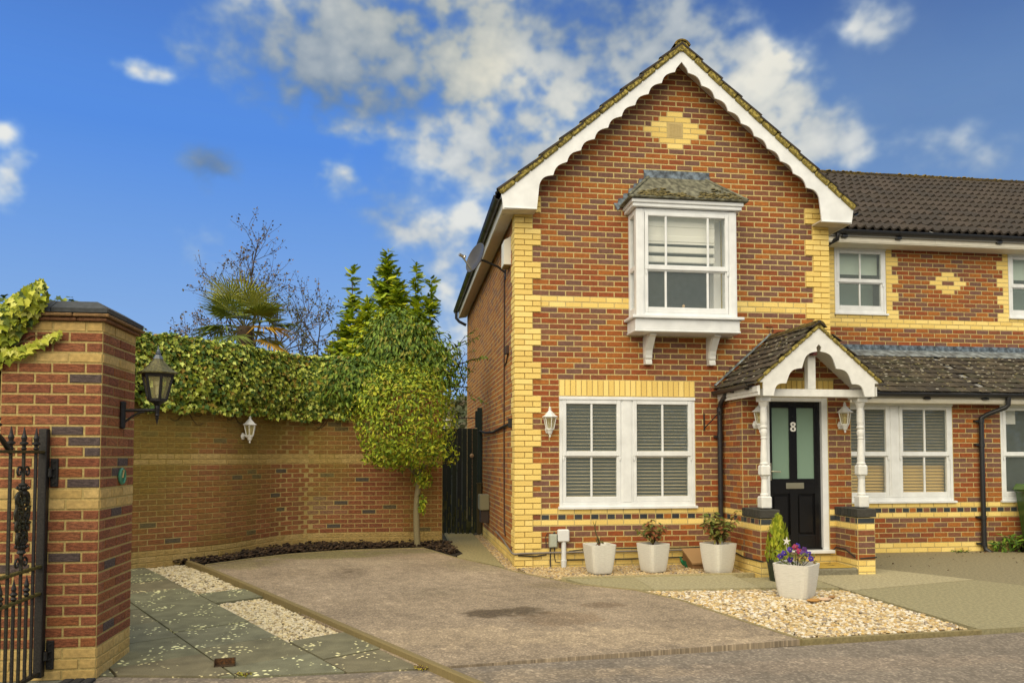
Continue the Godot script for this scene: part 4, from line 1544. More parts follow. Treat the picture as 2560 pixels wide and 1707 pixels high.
func scallop_board(cusps: Array, outer: Array, dip: float) -> PackedVector2Array:
	# cusps run along the lower edge; between them the edge bows back into the board (towards dip's side)
	var p := PackedVector2Array()
	for q in outer:
		p.append(q)
	for i in cusps.size() - 1:
		var a: Vector2 = cusps[i]
		var b: Vector2 = cusps[i + 1]
		var n := (b - a).orthogonal().normalized()
		if n.y < 0:
			n = -n
		for k in 7:
			var f := k / 7.0
			p.append(a.lerp(b, f) + n * sin(PI * f) * dip * (1.0 - 0.35 * (f - 0.5)))
	p.append(cusps[-1])
	return p

func build_gable(h: Node3D) -> void:
	var Z := 0.29
	# bargeboards
	for s in [-1, 1]:
		var cus: Array = [Vector2(0.268, 5.005)]
		for i in 10:
			cus.append(Vector2(0.268, 5.005).lerp(Vector2(2.135, 6.645), (i + 1) / 10.0) if i else Vector2(0.455, 5.145))
		var poly := scallop_board(cus, [Vector2(2.23, 6.79), Vector2(2.23, 6.965), Vector2(-0.235, 4.862), Vector2(-0.205, 4.665), Vector2(0.235, 4.680)], 0.045)
		poly.append(Vector2(2.155, 6.70))
		if s > 0:
			for i in poly.size():
				poly[i].x = W - poly[i].x
		var b := MB.new()
		b.extr(poly, Z - 0.022, Z)
		b.bar(Vector3(-0.2 if s < 0 else W + 0.2, 4.683, Z + 0.004), Vector3(0.235 if s < 0 else W - 0.235, 4.683, Z + 0.004), 0.022, 0.016, 0.003)
		obj("bargeboard", b, M.upvc, h)
		# soffit under the verge, seen through the scallops, and the boxed eaves
		b = MB.new()
		var sx := func(x: float) -> float: return x if s < 0 else W - x
		b.hexa([Vector3(sx.call(2.23), 6.915, 0.0), Vector3(sx.call(0.0), 5.03, 0.0), Vector3(sx.call(0.0), 5.03, Z - 0.022), Vector3(sx.call(2.23), 6.915, Z - 0.022), Vector3(sx.call(2.23), 6.935, 0.0), Vector3(sx.call(0.0), 5.05, 0.0), Vector3(sx.call(0.0), 5.05, Z - 0.022), Vector3(sx.call(2.23), 6.935, Z - 0.022)])
		var back := -8.0 if s < 0 else -1.7
		b.hexa([Vector3(sx.call(-0.19), 4.675, back), Vector3(sx.call(-0.024), 4.705, back), Vector3(sx.call(-0.024), 4.705, -0.001), Vector3(sx.call(-0.19), 4.675, -0.001), Vector3(sx.call(-0.19), 4.69, back), Vector3(sx.call(-0.024), 4.72, back), Vector3(sx.call(-0.024), 4.72, -0.001), Vector3(sx.call(-0.19), 4.69, -0.001)])
		b.hexa([Vector3(sx.call(-0.19), 4.678, 0.03), Vector3(sx.call(0.24), 4.69, 0.03), Vector3(sx.call(0.24), 4.69, Z - 0.022), Vector3(sx.call(-0.19), 4.678, Z - 0.022), Vector3(sx.call(-0.19), 4.70, 0.03), Vector3(sx.call(0.24), 4.71, 0.03), Vector3(sx.call(0.24), 4.71, Z - 0.022), Vector3(sx.call(-0.19), 4.70, Z - 0.022)])
		obj("soffit", b, M.soffit, h)
		b = MB.new()
		b.box(Vector3(minf(sx.call(-0.215), sx.call(-0.19)), 4.67, back), Vector3(maxf(sx.call(-0.215), sx.call(-0.19)), 4.855, Z - 0.022), 0.003)
		obj("fascia", b, M.old_paint, h)
		# roof deck
		b = MB.new()
		b.hexa([Vector3(sx.call(-0.22), 4.845, -8.1), Vector3(sx.call(2.23), 6.93, -8.1), Vector3(sx.call(2.23), 6.93, Z - 0.03), Vector3(sx.call(-0.22), 4.845, Z - 0.03), Vector3(sx.call(-0.22), 4.90, -8.1), Vector3(sx.call(2.23), 7.0, -8.1), Vector3(sx.call(2.23), 7.0, Z - 0.03), Vector3(sx.call(-0.22), 4.90, Z - 0.03)])
		obj("roof_deck", b, M.room, h)
		# mossy mortar along the verge
		b = MB.new()
		rng.seed = 17 + s
		var n := 13
		for i in n:
			var f0 := float(i) / n
			var f1 := float(i + 1) / n - 0.002
			var p := Vector2(-0.255, 4.885).lerp(Vector2(2.23, 7.005), f0)
			var q := Vector2(-0.255, 4.885).lerp(Vector2(2.23, 7.005), f1)
			var u := r(-0.004, 0.004)
			b.bar(Vector3(sx.call(p.x), p.y + u, Z + r(0.0, 0.004)), Vector3(sx.call(q.x), q.y + u, Z + r(0.0, 0.004)), 0.06, 0.085, 0.016)
		obj("verge_mortar", b, M.verge, h)
	# tiles
	rng.seed = 23
	var cols := [cl(0.075, 0.056, 0.040), cl(0.066, 0.050, 0.038), cl(0.085, 0.064, 0.045), cl(0.058, 0.046, 0.036), cl(0.095, 0.074, 0.055)]
	var tv := tile_colours(wave_tile(0.30, 0.38, 2, 0.016, 0.022), cols)
	var budget := [80]
	var up := Vector3(2.47, 2.115, 0).normalized()
	var rows := 9
	var gg := Vector2(2.5, 2.13).length() / rows
	tile_roof(h, "roof_tile", slope(Vector3(-0.27, 4.905, 0.33 - 8.4), up, Vector3(0, 0, 1)), 0.0, 8.4, rows, gg, 0.30, tv, func(x: float, k: int) -> bool: return x > 7.8 or (k == 0 and x > 2.0), budget, 0.0, 0.006)
	tile_roof(h, "roof_tile", slope(Vector3(W + 0.27, 4.905, 0.33), Vector3(-2.47, 2.115, 0).normalized(), Vector3(0, 0, -1)), 0.0, 2.1, rows, gg, 0.30, tv, func(x: float, k: int) -> bool: return true, budget, 0.0, 0.006)
	var rt := MB.new()
	for i in 9:
		rt.col = cl(0.62, 0.52, 0.30) if i == 0 else cl(0.2, 0.16, 0.12)
		var z0 := 0.335 - i * 0.45
		for k in 8:
			var a0 := PI * (0.12 + 0.76 * k / 8.0)
			var a1 := PI * (0.12 + 0.76 * (k + 1) / 8.0)
			var c0 := Vector3(cos(a0) * 0.125, sin(a0) * 0.125, 0)
			var c1 := Vector3(cos(a1) * 0.125, sin(a1) * 0.125, 0)
			var o := Vector3(2.23, 6.965, 0)
			rt.quad(o + c0 + Vector3(0, 0, z0), o + c1 + Vector3(0, 0, z0), o + c1 + Vector3(0, 0, z0 - 0.445), o + c0 + Vector3(0, 0, z0 - 0.445))
			rt.quad(o + c0 * 0.8 + Vector3(0, 0, z0), o + c1 * 0.8 + Vector3(0, 0, z0), o + c1 + Vector3(0, 0, z0), o + c0 + Vector3(0, 0, z0))
	obj("ridge_tile", rt, M.verge, h)
	var cap := MB.new()      # mortar that closes the end of the ridge
	cap.extr(PackedVector2Array([Vector2(2.23 - 0.1, 6.98), Vector2(2.23, 6.93), Vector2(2.23 + 0.1, 6.98), Vector2(2.23 + 0.06, 7.045), Vector2(2.23, 7.06), Vector2(2.23 - 0.06, 7.045)]), 0.2, 0.322)
	obj("ridge_mortar", cap, M.verge, h)
	# gutters on the eaves
	var g := MB.new()
	gutter(g, Vector3(-0.272, 4.845, 0.27), Vector3(-0.272, 4.845, -8.05), 0.056)
	for z in [-0.25, -1.25, -2.25, -3.25, -4.25, -5.25, -6.25, -7.25]:
		strap_ring(g, Vector3(-0.272, 4.845, z), Vector3(0, 0, 1), 0.064)
	g.tube([Vector3(-0.272, 4.79, -7.9), Vector3(-0.272, 4.66, -7.9), Vector3(-0.20, 4.58, -7.9), Vector3(-0.04, 4.50, -7.9)], 0.034, 8)
	obj("gutter", g, M.plastic, h)
	g = MB.new()
	gutter(g, Vector3(W + 0.272, 4.845, 0.27), Vector3(W + 0.272, 4.845, -1.5), 0.056)
	obj("gutter", g, M.plastic, h)

func turned_post(b: MB, x: float, z: float, y0: float, y1: float) -> void:
	b.box(Vector3(x - 0.068, y0, z - 0.068), Vector3(x + 0.068, y0 + 0.15, z + 0.068), 0.014)
	b.box(Vector3(x - 0.062, y0 + 0.40, z - 0.062), Vector3(x + 0.062, y0 + 0.54, z + 0.062), 0.02)
	b.box(Vector3(x - 0.068, y1 - 0.06, z - 0.068), Vector3(x + 0.068, y1, z + 0.068), 0.006)
	b.lathe([[0.05, y0 + 0.15], [0.056, y0 + 0.17], [0.046, y0 + 0.19], [0.044, y0 + 0.24], [0.037, y0 + 0.36], [0.046, y0 + 0.385], [0.05, y0 + 0.40]], 14, Vector3(x, 0, z))
	b.lathe([[0.05, y0 + 0.54], [0.056, y0 + 0.555], [0.046, y0 + 0.575], [0.047, y0 + 0.62], [0.036, y0 + 0.86], [0.043, y0 + 0.875], [0.036, y0 + 0.89], [0.043, y0 + 0.92], [0.046, y0 + 0.945], [0.043, y0 + 0.97], [0.034, y0 + 0.99], [0.047, y0 + 1.005], [0.047, y0 + 1.02], [0.037, y0 + 1.035], [0.044, y0 + 1.08], [0.042, y0 + 1.22], [0.038, y1 - 0.13], [0.05, y1 - 0.10], [0.062, y1 - 0.06]], 14, Vector3(x, 0, z))

func build_porch(h: Node3D) -> void:
	rng.seed = 301
	var X0 := 2.878
	var X1 := 4.395
	var DZF := 0.62
	var PZ := 1.12
	var rec: Array = []
	var wl := MB.new()
	wl.box(Vector3(X0, -0.15, 0.001), Vector3(X0 + 0.1, 2.30, DZF))
	wl.box(Vector3(X1 - 0.1, -0.15, -0.629), Vector3(X1, 2.30, DZF))
	wl.box(Vector3(X0 + 0.1, -0.15, DZF - 0.1), Vector3(3.215, 2.30, DZF))
	wl.box(Vector3(4.062, -0.15, DZF - 0.1), Vector3(X1 - 0.1, 2.30, DZF))
	wl.box(Vector3(3.215, -0.15, DZF - 0.1), Vector3(4.062, 0.18, DZF))
	wl.extr(PackedVector2Array([Vector2(X0, 2.30), Vector2(3.215, 2.30), Vector2(3.215, 2.215), Vector2(4.062, 2.215), Vector2(4.062, 2.30), Vector2(X1, 2.30), Vector2(X1, 2.37), Vector2(3.60, 3.06), Vector2(X0, 2.38)]), DZF - 0.1, DZF - 0.0005)
	# low piers that carry the posts
	for q in [[X0, X0 + 0.235], [X1 - 0.235, X1]]:
		wl.box(Vector3(q[0], -0.2, DZF + 0.001), Vector3(q[1], 0.675, PZ))
	var pw := obj("porch_wall", wl, M.mortar, h)
	var kinds := func(k: int, x: float) -> String:
		if k == 8:
			return ""
		return "yel" if k <= 2 or k == 7 or k == 9 else "red"
	# left side wall faces -x; front of the door wall faces +z
	var lf := Transform3D(Basis(Vector3(0, 0, 1), Vector3(0, 1, 0), Vector3(-1, 0, 0)), Vector3(X0, 0, 0))
	lay(rec, lf, DZF, -2, 30, kinds, [], 0.006, 0.0)
	var lp := Transform3D(Basis(Vector3(0, 0, 1), Vector3(0, 1, 0), Vector3(-1, 0, 0)), Vector3(X0, 0, DZF))
	var pk := func(k: int, x: float) -> String:
		if k >= 8:
			return ""
		return "yel" if k <= 1 or k == 7 else "red"
	lay(rec, lp, PZ - DZF, -2, 9, pk, [], 0.006, 0.05)
	var ff := Transform3D(Basis(), Vector3(0, 0, DZF))
	var g := [[3.205, -1.0, 4.07, 2.222], [-1, -1, X0, 9], [X1, -1, 9, 9]]
	for k in range(30, 42):
		var inx := maxf(0.0, (k * 0.075 + 0.06 - 2.38) / 0.68) * 0.70
		g.append([X0 - 1, k * 0.075, X0 + inx, k * 0.075 + 0.075])
		g.append([X1 - inx, k * 0.075, X1 + 1, k * 0.075 + 0.075])
	g.append([3.12, 2.222, 4.155, 2.48])
	lay(rec, ff, X1, -2, 41, kinds, g, 0.006, 0.03)
	for i in 14:
		one(rec, ff, 3.12 + i * 0.0739, 3.12 + (i + 1) * 0.0739, 2.222, 2.447, "sold", 0.013, 0.03)
	# under the door
	for k in range(-1, 2):
		var x := 3.16 + (0.1 if k % 2 else 0.0)
		while x < 4.05:
			one(rec, ff, x, minf(x + 0.225, 4.10), k * 0.075, k * 0.075 + 0.075, "yel")
			x += 0.225
	# band on door wall and piers
	for q in [[lf, 0.0, DZF, 0], [ff, 4.075, X1, 1]]:
		var x: float = q[1]
		var i := 0
		while x < q[2] - 0.04:
			one(rec, q[0], x, minf(x + 0.1125, q[2]), 0.6, 0.675, "blue" if (i + q[3]) % 2 else "red")
			x += 0.1125
			i += 1
	# pier fronts, and the inner side of the right-hand pier (faces -x)
	for q in [[X0, X0 + 0.235], [X1 - 0.235, X1]]:
		var pf := Transform3D(Basis(), Vector3(q[0], 0, PZ))
		lay(rec, pf, 0.235, -2, 8, func(k: int, x: float) -> String: return "yel" if k <= 1 or k == 7 else "red", [], 0.006, 0.0)
		one(rec, pf, 0.0, 0.235, 0.6, 0.675, "blue")
	var ri := Transform3D(Basis(Vector3(0, 0, 1), Vector3(0, 1, 0), Vector3(-1, 0, 0)), Vector3(X1 - 0.235, 0, DZF))
	lay(rec, ri, PZ - DZF, -2, 8, func(k: int, x: float) -> String: return "yel" if k <= 1 or k == 7 else "red", [], 0.006, 0.0)
	for fc in [lp, ri]:
		var x := 0.0
		var i := 0
		while x < PZ - DZF - 0.03:
			one(rec, fc, x, minf(x + 0.1125, PZ - DZF), 0.6, 0.675, "blue" if i % 2 == 0 else "red")
			x += 0.1125
			i += 1
		x = 0.0
		while x < PZ - DZF - 0.03:      # blue caps on edge
			one(rec, fc, x, minf(x + 0.0757, PZ - DZF), 0.68, 0.79, "cap", 0.018, 0.06)
			x += 0.0757
	for q in [[X0, X0 + 0.235], [X1 - 0.235, X1]]:
		var pf := Transform3D(Basis(), Vector3(q[0], 0, PZ))
		one(rec, pf, -0.018, 0.253, 0.68, 0.79, "cap", 0.018, 0.1)
		var top := MB.new()
		top.col = cl(0.10, 0.105, 0.09)
		top.box(Vector3(q[0] - 0.01, 0.775, DZF + 0.006), Vector3(q[1] + 0.01, 0.788, PZ + 0.012), 0.004)
		obj("pier_cap", top, M.concrete, pw)
	finish_bricks(h, rec, {"red": M.brick, "yel": M.yellow_brick, "sold": M.yellow_brick, "blue": M.brick, "cap": M.brick}, {"red": pw, "yel": pw, "sold": pw, "blue": pw, "cap": pw}, {"red": "brick", "yel": "yellow_brick", "sold": "lintel_brick", "blue": "blue_brick", "cap": "blue_cap_brick"})
	# ---- door
	var door := group_node("front_door", h)
	var fr := MB.new()
	var z := DZF - 0.03
	fr.box(Vector3(3.20, 0.225, z - 0.08), Vector3(3.256, 2.217, DZF + 0.006), 0.006)
	fr.box(Vector3(3.985, 0.225, z - 0.08), Vector3(4.066, 2.217, DZF + 0.006), 0.006)
	fr.box(Vector3(3.256, 2.165, z - 0.08), Vector3(3.985, 2.217, DZF + 0.004), 0.005)
	fr.box(Vector3(3.19, 0.183, z - 0.1), Vector3(4.11, 0.226, DZF + 0.07), 0.006)
	obj("door_frame", fr, M.upvc, door)
	var lf2 := MB.new()
	var zl := DZF - 0.045
	for q in [[3.258, 3.312, 0.25, 2.162], [3.553, 3.658, 0.25, 2.162], [3.90, 3.983, 0.25, 2.162]]:
		lf2.box(Vector3(q[0], q[2], zl - 0.05), Vector3(q[1], q[3], zl), 0.003)
	for q in [[2.086, 2.162], [0.955, 1.152], [0.25, 0.415]]:
		for e in [[3.312, 3.553], [3.658, 3.90]]:
			lf2.box(Vector3(e[0], q[0], zl - 0.05), Vector3(e[1], q[1], zl - 0.0005), 0.003)
	for e in [[3.312, 3.553], [3.658, 3.90]]:
		lf2.box(Vector3(e[0] + 0.02, 0.435, zl - 0.05), Vector3(e[1] - 0.02, 0.935, zl - 0.012), 0.012)
		lf2.box(Vector3(e[0], 0.415, zl - 0.05), Vector3(e[1], 0.955, zl - 0.03))
	lf2.box(Vector3(3.256, 0.227, zl - 0.05), Vector3(3.985, 0.25, zl + 0.02), 0.004)
	obj("door_leaf", lf2, M.door_black, door)
	for e in [[3.312, 3.553], [3.658, 3.90]]:
		var gp := MB.new()
		gp.box(Vector3(e[0], 1.152, zl - 0.03), Vector3(e[1], 2.086, zl - 0.022))
		obj("glass_pane", gp, M.frosted, door)
	var lb := MB.new()
	lb.col = cl(0.50, 0.48, 0.36)
	lb.box(Vector3(3.495, 1.022, zl), Vector3(3.745, 1.10, zl + 0.01), 0.004)
	lb.box(Vector3(3.515, 1.04, zl + 0.008), Vector3(3.725, 1.083, zl + 0.015), 0.003)
	obj("letter_plate", lb, M.metal, door)
	var hd := MB.new()
	hd.col = cl(0.58, 0.55, 0.42)
	hd.box(Vector3(3.268, 1.13, zl), Vector3(3.295, 1.36, zl + 0.012), 0.005)
	hd.tube([Vector3(3.281, 1.25, zl), Vector3(3.281, 1.25, zl + 0.045), Vector3(3.30, 1.25, zl + 0.052), Vector3(3.40, 1.245, zl + 0.05)], 0.009, 8)
	obj("handle", hd, M.metal, door)
	text("house_number", "8", 0.125, Vector3(3.605, 1.73, zl + 0.003), 0.0, lin(0.8, 0.8, 0.78), door, true)
	# lock plate on the left jamb
	obj("door_viewer", box_mb(Vector3(3.588, 1.96, zl), Vector3(3.606, 1.978, zl + 0.006), 0.004, cl(0.02, 0.02, 0.02)), M.gloss, door)
	# ---- step
	var sp := MB.new()
	sp.col = cl(0.34, 0.31, 0.21)
	sp.box(Vector3(3.115, -0.09, DZF + 0.008), Vector3(4.155, 0.055, PZ + 0.02), 0.018)
	obj("door_step", sp, M.concrete, h)
	# ---- timber: posts, beams, king post, boards
	var porch := group_node("porch", h)
	for x in [2.985, 4.285]:
		var b := MB.new()
		turned_post(b, x, PZ - 0.10, 0.80, 2.19)
		obj("post", b, M.paint, porch)
	var bm := MB.new()
	var R := 1.27       # front of the roof
	var CX := 3.60
	bm.box(Vector3(2.90, 2.19, 1.0), Vector3(4.37, 2.285, 1.12), 0.005)
	bm.box(Vector3(2.815, 2.192, 0.005), Vector3(2.84, 2.315, 1.24), 0.004)
	bm.box(Vector3(4.36, 2.192, 0.005), Vector3(4.385, 2.315, 1.24), 0.004)
	bm.box(Vector3(2.80, 2.235, 0.005), Vector3(2.815, 2.31, 1.24), 0.004)
	obj("beam", bm, M.paint, porch)
	bm = MB.new()
	bm.box(Vector3(3.535, 2.286, 1.02), Vector3(3.64, 2.86, 1.115), 0.006)
	obj("king_post", bm, M.paint, porch)
	bm = MB.new()
	bm.col = cl(0.16, 0.05, 0.045)
	bm.box(Vector3(3.545, 2.70, 1.125), Vector3(3.622, 2.83, 1.20), 0.012)
	bm.extr(PackedVector2Array([Vector2(3.54, 2.83), Vector2(3.627, 2.83), Vector2(3.60, 2.86), Vector2(3.567, 2.86)]), 1.13, 1.20)
	obj("hanging_ornament", bm, M.gloss, porch)
	for s in [-1, 1]:
		var sx := func(x: float) -> float: return x if s < 0 else 2 * CX - x
		# scalloped bargeboard; measured right-hand side mirrored
		var cus: Array = [Vector2(sx.call(3.003), 2.187)]
		var pts := [Vector2(2.998, 2.187), Vector2(3.165, 2.34), Vector2(3.373, 2.53), Vector2(3.577, 2.74)]
		var poly := PackedVector2Array()
		for q in [Vector2(CX, 2.83), Vector2(CX, 3.035), Vector2(2.815, 2.375), Vector2(2.815, 2.352), Vector2(2.865, 2.352), Vector2(2.868, 2.187)]:
			poly.append(q)
		for i in 3:
			var a: Vector2 = pts[i]
			var c: Vector2 = pts[i + 1]
			var n := (c - a).orthogonal().normalized()
			if n.y < 0:
				n = -n
			for k in 9:
				var f := k / 9.0
				poly.append(a.lerp(c, f) + n * sin(PI * pow(f, 1.15)) * 0.062)
		poly.append(pts[3])
		poly.append(Vector2(3.565, 2.79))
		for i in poly.size():
			poly[i].x = sx.call(poly[i].x)
		var b := MB.new()
		b.extr(poly, R - 0.022, R)
		obj("bargeboard", b, M.paint, porch)
		b = MB.new()
		b.hexa([Vector3(sx.call(2.80), 2.345, 0.005), Vector3(CX, 3.035, 0.005), Vector3(CX, 3.035, R - 0.024), Vector3(sx.call(2.80), 2.345, R - 0.024), Vector3(sx.call(2.80), 2.365, 0.005), Vector3(CX, 3.055, 0.005), Vector3(CX, 3.055, R - 0.024), Vector3(sx.call(2.80), 2.365, R - 0.024)])
		obj("roof_lining", b, M.paint, porch)
		b = MB.new()
		for i in 9:
			var p := Vector2(2.785, 2.362).lerp(Vector2(CX, 3.058), i / 9.0)
			var q := Vector2(2.785, 2.362).lerp(Vector2(CX, 3.058), (i + 1) / 9.0 - 0.004)
			b.bar(Vector3(sx.call(p.x), p.y + r(-0.003, 0.003), R + 0.002 + r(0, 0.004)), Vector3(sx.call(q.x), q.y, R + 0.002 + r(0, 0.004)), 0.045, 0.042, 0.012)
		obj("verge_mortar", b, tri_tex(M.verge, tex.blotch, Vector3(3, 3, 3), 0.6), porch)
	# tiles
	var cols := [cl(0.105, 0.080, 0.052), cl(0.085, 0.066, 0.045), cl(0.13, 0.10, 0.066), cl(0.072, 0.056, 0.040), cl(0.15, 0.12, 0.08), cl(0.095, 0.085, 0.050)]
	var tv := tile_colours(flat_tile(0.162, 0.145, 0.013), cols)
	var L := Vector2(0.85, 0.755).length()
	var budget := [200]
	tile_roof(porch, "roof_tile", slope(Vector3(2.75, 2.36, 0.012), Vector3(0.85, 0.755, 0).normalized(), Vector3(0, 0, 1)), 0.0, R + 0.02, 9, L / 9.0, 0.162, tv, func(x: float, k: int) -> bool: return x < R + 0.02 and x > 0.0, budget, 0.081, 0.025)
	tile_roof(porch, "roof_tile", slope(Vector3(4.45, 2.36, R + 0.03), Vector3(-0.85, 0.755, 0).normalized(), Vector3(0, 0, -1)), 0.0, R + 0.02, 9, L / 9.0, 0.162, tv, func(x: float, k: int) -> bool: return x < R + 0.02 and x > 0.0, budget, 0.081, 0.025)
	# lichen spots and the ridge
	var li := MB.new()
	for i in 70:
		var u := r(0.02, 0.95)
		var p := Vector3(2.75, 2.36, r(0.1, R)) + Vector3(0.85, 0.755, 0) * u
		var nn := Vector3(-0.755, 0.85, 0).normalized()
		li.col = [cl(0.62, 0.58, 0.46), cl(0.45, 0.43, 0.30), cl(0.36, 0.31, 0.10)][rng.randi() % 3]
		li.t = facing(p + nn * 0.019, nn, Vector3.UP, 1.0)
		var s := r(0.006, 0.022)
		li.box(Vector3(-s, -s * 0.6, -0.004), Vector3(s, s * 0.6, 0.002), 0.004)
	li.t = Transform3D.IDENTITY
	obj("lichen", li, M.concrete, porch)
	var rt := MB.new()
	for i in 4:
		var z0 := R + 0.012 - i * 0.325
		rt.col = [cl(0.40, 0.34, 0.16), cl(0.34, 0.29, 0.15), cl(0.28, 0.24, 0.14), cl(0.24, 0.20, 0.12)][i]
		for k in 10:
			var a0 := PI * (0.1 + 0.8 * k / 10.0)
			var a1 := PI * (0.1 + 0.8 * (k + 1) / 10.0)
			var c0 := Vector3(cos(a0) * 0.095, sin(a0) * 0.095, 0)
			var c1 := Vector3(cos(a1) * 0.095, sin(a1) * 0.095, 0)
			var o := Vector3(CX, 3.035, 0)
			rt.quad(o + c0 + Vector3(0, 0, z0), o + c1 + Vector3(0, 0, z0), o + c1 + Vector3(0, 0, z0 - 0.32), o + c0 + Vector3(0, 0, z0 - 0.32))
			rt.quad(o + c0 * 0.3 + Vector3(0, -0.02, z0), o + c1 * 0.3 + Vector3(0, -0.02, z0), o + c1 + Vector3(0, 0, z0), o + c0 + Vector3(0, 0, z0))
	obj("ridge_tile", rt, M.verge, porch)
	# gutter on the left eaves
	var gt := MB.new()
	gutter(gt, Vector3(2.755, 2.345, 1.12), Vector3(2.755, 2.325, 0.03), 0.05)
	for zz in [1.0, 0.55]:
		gt.box(Vector3(2.75, 2.275, zz - 0.015), Vector3(2.815, 2.30, zz + 0.015))
	obj("gutter", gt, M.plastic, porch)
	# stepped lead flashing up the house wall
	var p := PackedVector2Array()
	p.append(Vector2(2.70, 2.36))
	p.append(Vector2(3.62, 3.17))
	p.append(Vector2(3.62, 3.255))
	p.append(Vector2(3.515, 3.255))
	var yy := 3.2
	var n := 0
	while yy > 2.42:
		var x := 2.78 + (yy - 2.36) * (0.85 / 0.755) - 0.135
		p.append(Vector2(x + 0.05, yy))
		p.append(Vector2(x - 0.028, yy - 0.005))
		p.append(Vector2(x - 0.01, yy - 0.062))
		yy -= 0.075
		n += 1
	p.append(Vector2(2.69, 2.44))
	var fl := MB.new()
	fl.extr(p, 0.005, 0.017)
	fl.bar(Vector3(2.76, 2.42, 0.02), Vector3(3.58, 3.15, 0.02), 0.05, 0.02)
	obj("flashing", fl, M.lead_pale, porch)


# ------------------------------------------------------------------ the recessed right-hand part, shared by the house and the one next door
const ZU := -1.82      # upper wall
const ZL := -0.63      # lower wall

func party(xa: float, xb: float, even: float, odd: float) -> Array:      # the bond runs on across the party line in alternate courses
	var o: Array = []
	for k in range(-1, 70):
		var e := odd if k % 2 else even
		o.append([-1, k * 0.075, e if xa > 7 else xa + 0.002, k * 0.075 + 0.075])
		o.append([xb if xa > 7 else e, k * 0.075, 20.0, k * 0.075 + 0.075])
	return o

